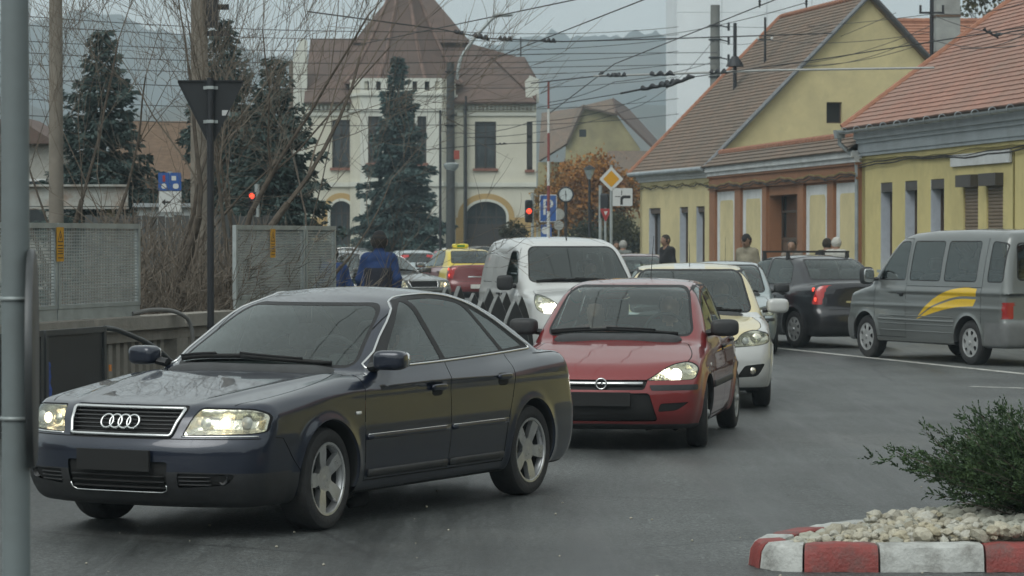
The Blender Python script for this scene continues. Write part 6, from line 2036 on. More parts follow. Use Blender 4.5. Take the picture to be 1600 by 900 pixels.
# ---------------------------------------------------------------- small five door hatchback
def hatchback(label, pt, h=0.028, lit=True, group=None, name='hatchback_car'):
 m = cm()
 b = Body(h=h, L=3.82, xf=0.78, wb=2.49, r=0.292, ra=0.330, arch_up=0.012, track=0.725, zb=0.18, belt=0.94,
             top=[(-0.3, 0.58), (0.02, 0.655), (0.12, 0.70), (0.35, 0.775), (0.6, 0.845), (0.85, 0.902), (1.05, 0.93), (1.4, 0.94), (2.2, 0.97), (3.0, 1.01), (3.5, 1.02), (3.9, 0.95)],
             roof=[(0.5, 0.62), (0.80, 0.845), (0.96, 0.95), (1.25, 1.125), (1.52, 1.275), (1.70, 1.352), (1.9, 1.395), (2.2, 1.425), (2.6, 1.433), (3.0, 1.42), (3.35, 1.38), (3.52, 1.32), (3.62, 1.20), (3.70, 1.05), (3.78, 0.85), (4.0, 0.6)],
             plan=[(0.0, 0.765), (0.35, 0.80), (0.78, 0.815), (1.4, 0.822), (2.3, 0.823), (3.0, 0.818), (3.5, 0.79), (3.82, 0.74)],
             inset=[(0.15, 0.08), (0.22, 0.05), (0.32, 0.018), (0.5, 0.0), (0.65, 0.0), (0.8, 0.018), (0.92, 0.045), (1.05, 0.09)],
             front=[(0.15, 0.14), (0.22, 0.06), (0.32, 0.01), (0.48, 0.0), (0.54, 0.012), (0.60, 0.05), (0.72, 0.13)],
             rear=[(0.15, 3.68), (0.26, 3.78), (0.40, 3.82), (0.55, 3.81), (0.62, 3.77), (0.95, 3.73), (1.05, 3.71)],
             ghw=[(0.7, 0.70), (1.2, 0.745), (2.0, 0.76), (2.8, 0.74), (3.4, 0.68), (3.8, 0.62)],
             lean=0.36, curve=0.10, ws_x=1.4, rg_x=3.3, wbow=0.20, rbow=0.20, bow_f=0.32, nf=2.4, bow_r=0.30, nr=2.8, hood_crown=0.05, roof_crown=0.04,
             k_sh=0.12, k_end=0.10, k_gh=0.08, k_j=0.03, flare=0.022, flare_w=0.07, crease=[(0.80, 0.006, 0.04)])
 ws = rpoly([(-0.635, 0.955, 0.07), (0.635, 0.955, 0.07), (0.52, 1.345, 0.09), (-0.52, 1.345, 0.09)], 0.05, 6)
 ws = [(p[0], p[1] + 0.025 * (1 - (p[0] / 0.635) ** 2)) for p in ws]
 hl = rpoly([(0.385, 0.602, 0.02), (0.755, 0.605, 0.03), (0.785, 0.70, 0.05), (0.70, 0.752, 0.06), (0.56, 0.725, 0.06)], 0.02)
 lit_b = 'bulbw' if lit else 'lens'
 P = dict(mid=2.4, ghx=(0.9, 3.9), side=[
  (rpoly([(1.42, 0.985, 0.03), (1.62, 1.16, 0.1), (1.86, 1.335, 0.08), (2.13, 1.365, 0.03), (2.15, 1.0, 0.03)], 0.03), 'glass'),
  (rpoly([(2.22, 1.003, 0.03), (2.20, 1.367, 0.03), (2.75, 1.36, 0.08), (2.93, 1.20, 0.1), (3.0, 1.04, 0.04)], 0.03), 'tint'),
  (rpoly([(3.08, 1.06, 0.03), (2.99, 1.25, 0.03), (3.2, 1.22, 0.05), (3.32, 1.09, 0.04)], 0.02), 'tint')],
  ws=ws, rg=rpoly([(-0.52, 1.06, 0.05), (0.52, 1.06, 0.05), (0.47, 1.31, 0.06), (-0.47, 1.31, 0.06)], 0.05, 5), hl=hl,
  bulbs=[(0.61, 0.658, 0.050, lit_b, 0.02), (0.50, 0.632, 0.03, 'reflector', 0.02)],
  areas=[('grille', 'front', rpoly([(-0.36, 0.52, 0.03), (0.36, 0.52, 0.03), (0.385, 0.605, 0.02), (-0.385, 0.605, 0.02)], 0.02), (-0.1, 0.5)),
               ('intake', 'front', rpoly([(-0.47, 0.255, 0.04), (0.47, 0.255, 0.04), (0.40, 0.495, 0.03), (-0.40, 0.495, 0.03)], 0.03), (-0.1, 0.5)),
               ('slot', 'front', rpoly([(0.47, 0.335, 0.02), (0.62, 0.345, 0.03), (0.72, 0.415, 0.02), (0.49, 0.405, 0.02)], 0.02), (-0.1, 0.6)),
               ('lip', 'front', [(-0.1, 0.1), (0.9, 0.1), (0.9, 0.225), (-0.1, 0.235)], (-0.1, 0.7)),
               ('strip', 'front', rpoly([(0.42, 0.515), (0.78, 0.515), (0.78, 0.56), (0.40, 0.56)], 0.01), (-0.1, 0.6)),
               ('tail', 'side', rpoly([(3.36, 0.72), (3.9, 0.72), (3.9, 1.28), (3.48, 1.28), (3.40, 0.98)], 0.04), (3.2, 3.58)),
               ('tail', 'rear', rpoly([(0.56, 0.72), (0.9, 0.72), (0.9, 1.28), (0.54, 1.28)], 0.04), (3.46, 4.0))],
  amat=dict(grille=('black', -0.02, 'mirror', 'grille'), intake=('black', -0.02, 'mirror', 'lower_grille'), slot=('black', -0.01, 'pair', 'bumper_slot'),
                  lip=('plastic', 0, 'mirror', 'front_lip'), strip=('plastic', 0.004, 'pair', 'rub_strip'), tail=('red', 0.002, 'pair', 'tail_light')),
  bonnet=[(0.93, -0.1), (0.93, 0.60)] + spl([(0.9, 0.63), (0.6, 0.70), (0.38, 0.68), (0.22, 0.56), (0.12, 0.40)], 5) + [(0.09, 0.36), (0.07, -0.1)],
  doors=[[(1.22, 0.24), (1.20, 0.6), (1.28, 0.955), (2.20, 0.985), (2.19, 0.24)], [(2.19, 0.24), (2.20, 0.985), (3.04, 1.02), (3.02, 0.80), (2.86, 0.52), (2.80, 0.24)]],
  handles=[(2.05, 0.82), (2.88, 0.85)],
  seams=[('side', spl([(1.22, 0.24), (1.20, 0.6), (1.28, 0.95)], 5)), ('side', [(2.19, 0.24), (2.20, 0.985)]), ('side', spl([(3.04, 1.02), (3.02, 0.8), (2.86, 0.52), (2.80, 0.24)], 5)), ('side', [(1.22, 0.245), (2.80, 0.245)]),
               ('top', [(1.75, 0.54), (2.5, 0.56), (3.3, 0.52)])],
  beads=[('side', [(x, 0.52) for x in np.linspace(1.26, 2.75, 24)], 0.06, 0.014, 'rub_strip', 'plastic', 'pair'),
               ('side', [(1.06, 0.70), (1.08, 0.70), (1.11, 0.70)], 0.03, 0.008, 'side_repeater', 'lens', 'pair')],
  mirror=(1.38, 1.01, 0.90, (0.16, 0.25, 0.15), 'plastic'),
  wipers=[[(0.52, 0.95), (0.2, 0.975), (-0.1, 0.985)], [(-0.08, 0.985), (-0.35, 0.975), (-0.6, 0.955)]],
  cabin=(1.15, [(1.95, (0.34, -0.34)), (2.80, (0.32, -0.32))], 1.52, dict(w=0.58, seat_z=0.56, back_top=1.13)),
  plates=[('front', 0.445, 0.50, 0.115, 0.0)], wheel=('cover14', HUB(0.292, 8, 0.182, 0.175, hub_mat())), lipmat='plastic', steer=0.1)
 car, drs = make_car(b, name, label, pt, P, group=group)
 # chrome bar with the round flash emblem
 bar = b.bead('front', [(y, 0.572) for y in np.linspace(-0.345, 0.345, 17)], 0.030, 0.018, 'grille_bar', m['chrome'], car, mode='one')[0]
 X, N = b.P('front', [(0, 0.572)])
 c = b.ex(X)[0]
 e = empty('flash_emblem', (0, 0, 0), 0, car)
 mb = MB(); mb.torus((c[0] + 0.022, 0, c[2]), 0.044, 0.0075, (0, 1, 0), (0, 0, 1), 32, 8); mb.build('ring', m['chrome'], e, 60)
 mb = MB(); mb.prism([(-0.052, 0.006), (-0.004, 0.006), (0.012, 0.020), (0.006, 0.004), (0.052, -0.006), (0.004, -0.006), (-0.012, -0.020), (-0.006, -0.004)], (c[0] + 0.016, 0, c[2]), (0, 1, 0), (0, 0, 1), (1, 0, 0), 0.012); mb.build('flash', m['chrome'], e)
 mb = MB(); mb.lathe([(0.0005, 0.014), (0.040, 0.014)], 24, (c[0], 0, c[2]), 'x'); mb.build('disc', m['black'], e)
 mb = MB(); mb.tube([(b.xc - 3.2, 0, 1.41), (b.xc - 3.42, 0, 1.82)], [0.004, 0.002], 6); mb.build('aerial', m['black'], car)
 return car, b

# ---------------------------------------------------------------- boxy four door saloon
def saloon(label, pt, h=0.035, pt2=None, ptb=None, lit_rear=False, roof_mat=None, handle_mat=None, mirror=None, group=None, name='boxy_saloon_car', lit=False, band=None):
 m = cm()
 b = Body(h=h, L=4.26, xf=0.80, wb=2.63, r=0.305, ra=0.345, arch_up=0.015, track=0.755, zb=0.19, belt=0.985,
             top=[(-0.3, 0.62), (0.02, 0.72), (0.10, 0.775), (0.35, 0.86), (0.65, 0.925), (0.95, 0.972), (1.2, 0.985), (2.2, 0.995), (3.1, 1.02), (3.5, 1.06), (3.9, 1.085), (4.12, 1.085), (4.4, 1.0)],
             roof=[(0.5, 0.7), (0.86, 0.925), (1.03, 1.02), (1.32, 1.20), (1.58, 1.362), (1.75, 1.445), (1.95, 1.492), (2.25, 1.518), (2.6, 1.522), (2.95, 1.502), (3.18, 1.455), (3.36, 1.365), (3.55, 1.225), (3.72, 1.085), (3.85, 0.95), (4.1, 0.7)],
             plan=[(0.0, 0.80), (0.35, 0.84), (0.8, 0.862), (1.5, 0.868), (2.5, 0.87), (3.4, 0.862), (3.9, 0.835), (4.26, 0.79)],
             inset=[(0.15, 0.09), (0.22, 0.05), (0.32, 0.018), (0.5, 0.0), (0.7, 0.0), (0.85, 0.016), (0.97, 0.042), (1.1, 0.09)],
             front=[(0.15, 0.14), (0.24, 0.05), (0.36, 0.0), (0.52, 0.0), (0.60, 0.02), (0.66, 0.05), (0.78, 0.10)],
             rear=[(0.15, 4.10), (0.28, 4.22), (0.42, 4.26), (0.58, 4.25), (0.64, 4.20), (0.9, 4.17), (1.09, 4.14)],
             ghw=[(0.8, 0.73), (1.3, 0.775), (2.2, 0.795), (3.0, 0.775), (3.6, 0.72), (3.9, 0.70)],
             lean=0.34, curve=0.08, ws_x=1.4, rg_x=3.4, wbow=0.20, rbow=0.14, bow_f=0.30, nf=2.5, bow_r=0.20, nr=3.2, hood_crown=0.045, roof_crown=0.04,
             k_sh=0.11, k_end=0.09, k_gh=0.08, k_j=0.03, flare=0.024, flare_w=0.07, crease=[(0.86, 0.006, 0.04)])
 ws = rpoly([(-0.655, 1.005, 0.07), (0.655, 1.005, 0.07), (0.545, 1.425, 0.09), (-0.545, 1.425, 0.09)], 0.05, 6)
 ws = [(p[0], p[1] + 0.025 * (1 - (p[0] / 0.655) ** 2)) for p in ws]
 hl = rpoly([(0.44, 0.655, 0.02), (0.72, 0.672, 0.06), (0.825, 0.70, 0.05), (0.82, 0.79, 0.05), (0.66, 0.832, 0.06), (0.52, 0.79, 0.06)], 0.03)
 tail = m['redlit'] if lit_rear else m['red']
 P = dict(mid=2.6, ghx=(0.95, 4.0), dz=1.03, side=[
  (rpoly([(1.40, 1.02, 0.03), (1.62, 1.22, 0.1), (1.86, 1.425, 0.08), (2.26, 1.455, 0.03), (2.28, 1.035, 0.03)], 0.03), 'glass'),
  (rpoly([(2.36, 1.037, 0.03), (2.34, 1.457, 0.03), (2.86, 1.44, 0.08), (3.06, 1.33, 0.06), (3.14, 1.06, 0.04)], 0.03), 'glass')],
  ws=ws, rg=rpoly([(-0.60, 1.13, 0.05), (0.60, 1.13, 0.05), (0.50, 1.435, 0.07), (-0.50, 1.435, 0.07)], 0.05, 5), hl=hl,
  bulbs=[(0.70, 0.755, 0.05, 'bulb' if lit else 'reflector', 0.02), (0.58, 0.735, 0.035, 'lens', 0.03)],
  areas=[('grille', 'front', rpoly([(-0.40, 0.66, 0.03), (0.40, 0.66, 0.03), (0.46, 0.755, 0.02), (-0.46, 0.755, 0.02)], 0.02), (-0.1, 0.5)),
               ('intake', 'front', rpoly([(-0.40, 0.27, 0.04), (0.40, 0.27, 0.04), (0.43, 0.42, 0.03), (-0.43, 0.42, 0.03)], 0.03), (-0.1, 0.5)),
               ('slot', 'front', rpoly([(0.47, 0.335, 0.03), (0.70, 0.345, 0.05), (0.78, 0.48, 0.03), (0.56, 0.46, 0.03)], 0.03), (-0.1, 0.7)),
               ('lip', 'front', [(-0.1, 0.1), (0.95, 0.1), (0.95, 0.225), (-0.1, 0.235)], (-0.1, 0.8)),
               ('tail', 'side', rpoly([(3.96, 0.72), (4.4, 0.72), (4.4, 1.03), (4.03, 1.03)], 0.05), (3.6, 4.09)),
               ('tail', 'rear', rpoly([(0.735, 0.72), (0.95, 0.72), (0.95, 1.03), (0.765, 1.03)], 0.04), (4.0, 4.5)),
               ('rstrip', 'rear', rpoly([(-0.30, 0.745), (0.30, 0.745), (0.30, 0.775), (-0.30, 0.775)], 0.005), (4.0, 4.5)),
               ('rlow', 'rear', [(-0.1, 0.1), (0.95, 0.1), (0.95, 0.36), (-0.1, 0.36)], (3.9, 4.5))],
  amat=dict(grille=('black', -0.015, 'mirror', 'grille'), intake=('black', -0.015, 'mirror', 'lower_grille'), slot=('black', -0.008, 'pair', 'fog_recess'),
                  lip=('plastic', 0, 'mirror', 'front_lip'), tail=(tail, 0.002, 'pair', 'tail_light'), rstrip=('chrome', 0.008, 'mirror', 'boot_strip'), rlow=('plastic', 0.001, 'mirror', 'rear_lower_bumper')),
  bonnet=[(1.0, -0.1), (1.0, 0.63)] + spl([(0.97, 0.66), (0.65, 0.735), (0.40, 0.72), (0.25, 0.60), (0.14, 0.46)], 5) + [(0.09, 0.40), (0.07, -0.1)],
  doors=[[(1.27, 0.25), (1.25, 0.6), (1.33, 0.985), (2.32, 1.015), (2.31, 0.25)], [(2.31, 0.25), (2.32, 1.015), (3.22, 1.035), (3.20, 0.85), (3.03, 0.55), (2.97, 0.25)]],
  handles=[(2.16, 0.86), (3.06, 0.88)], handle_mat=handle_mat, roof_mat=roof_mat,
  seams=[('side', spl([(1.27, 0.25), (1.25, 0.6), (1.33, 0.98)], 5)), ('side', [(2.31, 0.25), (2.32, 1.015)]), ('side', spl([(3.22, 1.035), (3.20, 0.85), (3.03, 0.55), (2.97, 0.25)], 5)), ('side', [(1.27, 0.255), (2.97, 0.255)]),
               ('rear', [(-0.05, 0.635), (0.62, 0.635), (0.66, 0.72), (0.66, 1.05)])],
  beads=[('side', [(1.08, 0.76), (1.10, 0.76), (1.13, 0.76)], 0.03, 0.008, 'side_repeater', 'lens', 'pair')],
  mirror=(1.42, 1.06, 0.955, (0.15, 0.24, 0.16), mirror or 'plastic'),
  wipers=[[(0.55, 1.0), (0.2, 1.02), (-0.1, 1.035)], [(-0.08, 1.035), (-0.35, 1.025), (-0.6, 1.0)]],
  cabin=(1.22, [(2.05, (0.35, -0.35)), (2.88, (0.33, -0.33))], 1.60, dict(w=0.60, seat_z=0.60, back_top=1.2)),
  plates=[('rear', 0.50, 0.50, 0.11, 0.0)], wheel=('cover15', HUB(0.305, 8, 0.195, 0.185, hub_mat())))
 if band: P['areas'].append(('band', 'top', [(1.5, -0.1), (1.5, 0.17), (3.4, 0.17), (3.4, -0.1)], (1.82, 3.3))); P['amat']['band'] = (band, 0, 'mirror', 'roof_band')
 P['roofz'] = [(1.55, -0.1), (1.55, 0.5), (1.75, 0.53), (3.2, 0.52), (3.4, 0.45), (3.4, -0.1)]
 if pt2 is not None:
  P['upper'] = [(0.95, 0.995), (1.3, 0.998), (2.3, 1.02), (3.3, 1.045), (3.9, 1.06), (3.9, 1.8), (0.95, 1.8)]
  P['upper_areas'] = [('u', 'front', [(-0.1, 1.0), (1.0, 1.0), (1.0, 1.8), (-0.1, 1.8)], (0.9, 2.6)), ('u', 'rear', [(-0.1, 1.07), (1.0, 1.07), (1.0, 1.8), (-0.1, 1.8)], (2.6, 4.0)), ('u', 'top', [(1.2, -0.1), (3.9, -0.1), (3.9, 0.9), (1.2, 0.9)], (1.2, 3.9))]
 car, drs = make_car(b, name, label, pt, P, pt2, ptb, group)
 for sg in (1, -1):
  if lit_rear:
   for z in (0.96, 0.80):
    X, N = b.P('rear', [(0.78, z)]); c = b.ex(X)[0]
    mb = MB(); sq(mb, (c[0], sg * c[1], c[2]), (0.03, 0.05, 0.07), 0.7); mb.build('tail_lamp_bulb', m['redbulb'], car, 60)
  X, N = b.P('front', [(0.635, 0.405)]); c = b.ex(X)[0]
  mb = MB(); mb.lathe([(0.001, 0.004), (0.03, 0.0), (0.042, -0.012), (0.046, -0.03)], 20, axis='x'); mb.build('fog_lamp', m['reflector'], car, 50, loc=(c[0] - 0.004, sg * c[1], c[2]))
 bar = b.bead('front', [(y, 0.735) for y in np.linspace(-0.41, 0.41, 17)], 0.022, 0.012, 'grille_bar', m['chrome'], car, mode='one')
 mb = MB(); mb.tube([(b.xc - 1.9, 0.0, 1.485), (b.xc - 2.1, 0.0, 1.75)], [0.004, 0.002], 6); mb.build('aerial', m['black'], car)
 return car, b

# ---------------------------------------------------------------- tall vans
def panel_van(label, pt, h=0.035):
 """white delivery van with a short sloping nose and blind sides"""
 m = cm()
 b = Body(h=h, L=4.21, xf=0.87, wb=2.70, r=0.315, ra=0.355, arch_up=0.015, track=0.77, zb=0.20, belt=1.10,
             top=[(-0.3, 0.75), (0.03, 0.86), (0.12, 0.925), (0.4, 1.01), (0.7, 1.065), (0.95, 1.09), (1.2, 1.10), (4.0, 1.12), (4.3, 1.1)],
             roof=[(0.4, 0.8), (0.80, 1.06), (0.98, 1.17), (1.25, 1.40), (1.48, 1.585), (1.65, 1.69), (1.85, 1.757), (2.2, 1.80), (2.7, 1.82), (3.5, 1.815), (3.95, 1.79), (4.08, 1.72), (4.14, 1.4), (4.18, 1.0), (4.4, 0.8)],
             plan=[(0.0, 0.82), (0.35, 0.87), (0.87, 0.90), (1.5, 0.912), (3.0, 0.915), (3.8, 0.905), (4.21, 0.87)],
             inset=[(0.15, 0.08), (0.24, 0.04), (0.35, 0.012), (0.55, 0.0), (0.9, 0.004), (1.1, 0.02), (1.2, 0.04)],
             front=[(0.15, 0.12), (0.25, 0.04), (0.40, 0.0), (0.58, 0.01), (0.70, 0.04), (0.92, 0.10)],
             rear=[(0.15, 4.12), (0.30, 4.20), (0.5, 4.21), (1.1, 4.19), (1.2, 4.18)],
             ghw=[(0.8, 0.80), (1.4, 0.86), (2.4, 0.875), (3.6, 0.87), (4.2, 0.84)],
             lean=0.14, curve=0.16, ws_x=1.4, rg_x=3.8, wbow=0.22, rbow=0.06, bow_f=0.34, nf=2.4, bow_r=0.12, nr=4, hood_crown=0.07, roof_crown=0.02,
             k_sh=0.10, k_end=0.10, k_gh=0.12, k_j=0.04, flare=0.022, flare_w=0.07)
 ws = rpoly([(-0.73, 1.185, 0.08), (0.73, 1.185, 0.08), (0.62, 1.665, 0.10), (-0.62, 1.665, 0.10)], 0.05, 6)
 hl = rpoly([(0.50, 0.76, 0.05), (0.72, 0.74, 0.08), (0.82, 0.80, 0.08), (0.835, 0.95, 0.06), (0.74, 1.02, 0.06), (0.60, 0.93, 0.08)], 0.05)
 P = dict(mid=2.6, ghx=(0.9, 4.0), dz=1.06, side=[(rpoly([(1.42, 1.16, 0.04), (1.56, 1.36, 0.1), (1.80, 1.60, 0.10), (2.20, 1.60, 0.08), (2.20, 1.16, 0.05)], 0.05), 'glass')],
  ws=ws, hl=hl, bulbs=[(0.70, 0.83, 0.06, 'bulbw', 0.02), (0.76, 0.95, 0.035, 'lens', 0.02)],
  areas=[('grille', 'front', rpoly([(-0.45, 0.70, 0.03), (0.45, 0.70, 0.03), (0.50, 0.78, 0.02), (-0.50, 0.78, 0.02)], 0.02), (-0.1, 0.6)),
               ('intake', 'front', rpoly([(-0.55, 0.28, 0.04), (0.55, 0.28, 0.04), (0.50, 0.50, 0.03), (-0.50, 0.50, 0.03)], 0.03), (-0.1, 0.6)),
               ('lip', 'front', [(-0.1, 0.1), (0.95, 0.1), (0.95, 0.27), (-0.1, 0.27)], (-0.1, 0.8))],
  amat=dict(grille=('black', -0.015, 'mirror', 'grille'), intake=('black', -0.015, 'mirror', 'lower_grille'), lip=('plastic', 0, 'mirror', 'front_lip')),
  bonnet=[(0.92, -0.1), (0.92, 0.72)] + spl([(0.9, 0.74), (0.6, 0.76), (0.38, 0.70), (0.2, 0.55)], 5) + [(0.12, 0.4), (0.10, -0.1)],
  doors=[[(1.26, 0.3), (1.26, 0.7), (1.34, 1.08), (2.30, 1.08), (2.30, 0.3)], [(2.30, 0.3), (2.30, 1.08), (3.05, 1.08), (3.05, 0.3)]], handles=[(2.12, 0.98), (2.45, 0.98)],
  seams=[('side', [(1.26, 0.3), (1.26, 0.7), (1.36, 1.12), (1.60, 1.45), (1.82, 1.66)]), ('side', [(2.30, 0.3), (2.30, 1.66)]), ('side', [(3.05, 0.3), (3.05, 1.66)]), ('side', rpoly([(2.42, 1.15), (2.42, 1.58), (2.96, 1.58), (2.96, 1.15), (2.42, 1.15)], 0.05)), ('side', rpoly([(3.14, 1.15), (3.14, 1.58), (3.80, 1.56), (3.86, 1.15), (3.14, 1.15)], 0.05))],
  beads=[('side', [(x, 0.60) for x in np.linspace(1.30, 2.95, 20)], 0.09, 0.014, 'rub_strip', 'plastic', 'pair')],
  mirror=(1.48, 1.16, 1.03, (0.15, 0.24, 0.22), 'plastic'),
  wipers=[[(0.60, 1.165), (0.2, 1.19), (-0.1, 1.20)], [(-0.08, 1.20), (-0.35, 1.19), (-0.65, 1.165)]],
  cabin=(1.20, [(2.05, (0.38, -0.38))], 1.62, dict(w=0.66, seat_z=0.75, back_top=1.38)),
  plates=[('front', 0.50, 0.50, 0.11, 0.0)], wheel=('cover15', HUB(0.305, 8, 0.195, 0.185, hub_mat())), lipmat='plastic')
 car, drs = make_car(b, 'panel_van', label, pt, P)
 car['category'] = 'van'
 mb = MB(); mb.tube([(b.xc - 1.95, 0, 1.76), (b.xc - 2.06, 0, 1.90)], [0.012, 0.003], 8); mb.build('aerial', m['black'], car)
 return car, b

def minibus(label, pt, h=0.035):
 """grey minibus with three side windows"""
 m = cm()
 b = Body(h=h, L=4.72, xf=0.85, wb=2.92, r=0.315, ra=0.365, arch_up=0.02, track=0.785, zb=0.26, belt=1.12,
             top=[(-0.3, 0.80), (0.03, 0.86), (0.14, 0.93), (0.45, 1.03), (0.75, 1.095), (0.95, 1.12), (1.3, 1.13), (4.5, 1.13), (4.9, 1.13)],
             roof=[(0.2, 0.8), (0.62, 1.06), (0.78, 1.17), (1.05, 1.42), (1.30, 1.64), (1.45, 1.76), (1.60, 1.84), (1.85, 1.89), (2.4, 1.925), (3.4, 1.94), (4.3, 1.925), (4.52, 1.89), (4.60, 1.80), (4.66, 1.4), (4.70, 1.0), (4.9, 0.8)],
             plan=[(0.0, 0.84), (0.35, 0.885), (0.85, 0.905), (1.5, 0.915), (3.0, 0.92), (4.3, 0.915), (4.72, 0.89)],
             inset=[(0.2, 0.05), (0.30, 0.02), (0.45, 0.004), (0.65, 0.0), (0.95, 0.002), (1.1, 0.008), (1.2, 0.02)],
             front=[(0.2, 0.10), (0.30, 0.03), (0.42, 0.0), (0.58, 0.0), (0.66, 0.05), (0.92, 0.12)],
             rear=[(0.2, 4.66), (0.32, 4.71), (0.5, 4.72), (0.6, 4.72), (0.64, 4.685), (1.2, 4.675)],
             ghw=[(0.6, 0.82), (1.2, 0.88), (2.4, 0.898), (4.0, 0.893), (4.7, 0.87)],
             lean=0.13, curve=0.10, ws_x=1.2, rg_x=4.3, wbow=0.20, rbow=0.03, bow_f=0.26, nf=2.6, bow_r=0.07, nr=5, hood_crown=0.05, roof_crown=0.02,
             k_sh=0.07, k_end=0.08, k_gh=0.12, k_j=0.03, flare=0.018, flare_w=0.06, crease=[(0.80, 0.010, 0.03)])
 ws = rpoly([(-0.76, 1.19, 0.08), (0.76, 1.19, 0.08), (0.66, 1.74, 0.10), (-0.66, 1.74, 0.10)], 0.05, 6)
 hl = rpoly([(0.42, 0.66), (0.80, 0.66), (0.80, 0.82), (0.42, 0.82)], 0.02)
 swash1 = spl([(3.98, 1.085), (3.65, 1.095), (3.25, 1.05), (2.85, 0.93), (2.55, 0.77), (2.36, 0.63)], 6)
 swash2 = spl([(2.40, 0.655), (2.75, 0.80), (3.1, 0.895), (3.5, 0.965), (3.97, 0.975)], 6)
 sw3 = spl([(3.90, 0.835), (3.5, 0.815), (3.1, 0.765), (2.75, 0.70), (2.36, 0.615)], 6)
 sw4 = spl([(2.40, 0.635), (2.75, 0.775), (3.1, 0.865), (3.5, 0.93), (3.98, 0.935)], 6)
 sy = M('swoosh_yellow', (0.72, 0.46, 0.01), 0.35, coat=0.6, var=0.05)
 P = dict(mid=3.0, ghx=(0.75, 4.72), dz=1.10, side=[
  (rpoly([(1.22, 1.19, 0.05), (1.52, 1.56, 0.10), (1.72, 1.74, 0.06), (1.98, 1.74, 0.05), (1.98, 1.19, 0.05)], 0.05), 'glass'),
  (rpoly([(2.12, 1.19), (2.12, 1.745), (2.95, 1.745), (2.95, 1.19)], 0.05), 'glass'),
  (rpoly([(3.08, 1.19), (3.08, 1.745), (3.92, 1.745), (3.92, 1.19)], 0.05), 'glass'),
  (rpoly([(4.22, 1.19), (4.22, 1.745), (4.55, 1.72), (4.58, 1.19)], 0.05), 'tint')],
  ws=ws, rg=rpoly([(-0.66, 1.22), (0.66, 1.22), (0.62, 1.72), (-0.62, 1.72)], 0.06), hl=hl, bulbs=[(0.6, 0.74, 0.05, 'reflector', 0.02)],
  areas=[('grille', 'front', rpoly([(-0.41, 0.67), (0.41, 0.67), (0.41, 0.81), (-0.41, 0.81)], 0.02), (-0.1, 0.6)),
               ('bump', 'front', [(-0.1, 0.1), (1.0, 0.1), (1.0, 0.60), (-0.1, 0.60)], (-0.1, 0.5)), ('bump', 'side', [(-0.2, 0.1), (0.46, 0.1), (0.46, 0.60), (-0.2, 0.60)], (-0.1, 0.6)),
               ('rbump', 'side', [(4.16, 0.1), (5, 0.1), (5, 0.615), (4.2, 0.615)], (4, 5)), ('rbump', 'rear', [(-0.1, 0.1), (1.0, 0.1), (1.0, 0.615), (-0.1, 0.615)], (4.2, 5)),
               ('tail', 'side', rpoly([(4.61, 0.67), (5, 0.67), (5, 0.90), (4.61, 0.90)], 0.015), (4, 4.66)), ('tail', 'rear', rpoly([(0.74, 0.67), (1.0, 0.67), (1.0, 0.90), (0.74, 0.90)], 0.015), (4.6, 5)),
               ('sw', 'side', swash1 + swash2, (2, 4.5)), ('sw', 'side', sw3 + sw4, (2, 4.5))],
  amat=dict(grille=('black', -0.01, 'mirror', 'grille'), bump=(M('grey_bumper', (0.14, 0.145, 0.145), 0.5, var=0.1), 0.004, 'mirror', 'front_bumper'), rbump=(M('grey_bumper', (0.14, 0.145, 0.145)), 0.004, 'mirror', 'rear_bumper'),
                  tail=(M('bus_tail', (0.20, 0.010, 0.010), 0.2, coat=1, emit=(1, 0.05, 0.03), estr=0.05), 0.004, 'pair', 'tail_light'), sw=(sy, 0.0005, 'pair', 'brush_stroke_graphic')),
  bonnet=[(0.74, -0.1), (0.74, 0.72), (0.5, 0.76), (0.25, 0.70), (0.14, 0.4), (0.12, -0.1)],
  doors=[[(1.13, 0.34), (1.12, 0.8), (1.14, 1.12), (2.04, 1.12), (2.04, 0.34)]], handles=[(1.92, 0.98)],
  seams=[('side', [(1.13, 0.34), (1.12, 0.8), (1.15, 1.14), (1.45, 1.55), (1.66, 1.79), (2.04, 1.79)]), ('side', [(2.04, 0.34), (2.04, 1.79)]), ('side', [(1.13, 0.34), (2.04, 0.34)]), ('side', [(4.10, 0.6), (4.10, 1.80)]), ('side', [(2.06, 1.10), (4.1, 1.10)])],
  beads=[('side', [(x, z) for x in np.linspace(1.28, 3.36, 24)], 0.012, 0.008, 'ridge', pt, 'pair') for z in (0.44, 0.54, 0.66)] + [('side', [(x, 0.60) for x in np.linspace(1.25, 3.38, 30)], 0.03, 0.010, 'rub_strip', pt, 'pair')],
  mirror=(1.16, 1.24, 1.05, (0.14, 0.22, 0.26), 'plastic'),
  cabin=(1.05, [(1.85, (0.42, -0.42)), (2.75, (0.45, 0.0, -0.45)), (3.65, (0.45, 0.0, -0.45))], 1.5, dict(w=0.70, seat_z=0.85, back_top=1.42)),
  wheel=('cover15w', HUB(0.32, 7, 0.20, 0.195, hub_mat())), lipmat='plastic')
 car, drs = make_car(b, 'minibus', label, pt, P)
 car['category'] = 'van'
 return car, b
def recolour(car, table):
 for o in [car] + list(car.children_recursive):
  for sl in getattr(o, 'material_slots', []):
   if sl.material and sl.material.name in table:
    mt = table[sl.material.name]
    sl.link = 'OBJECT'; sl.material = mt

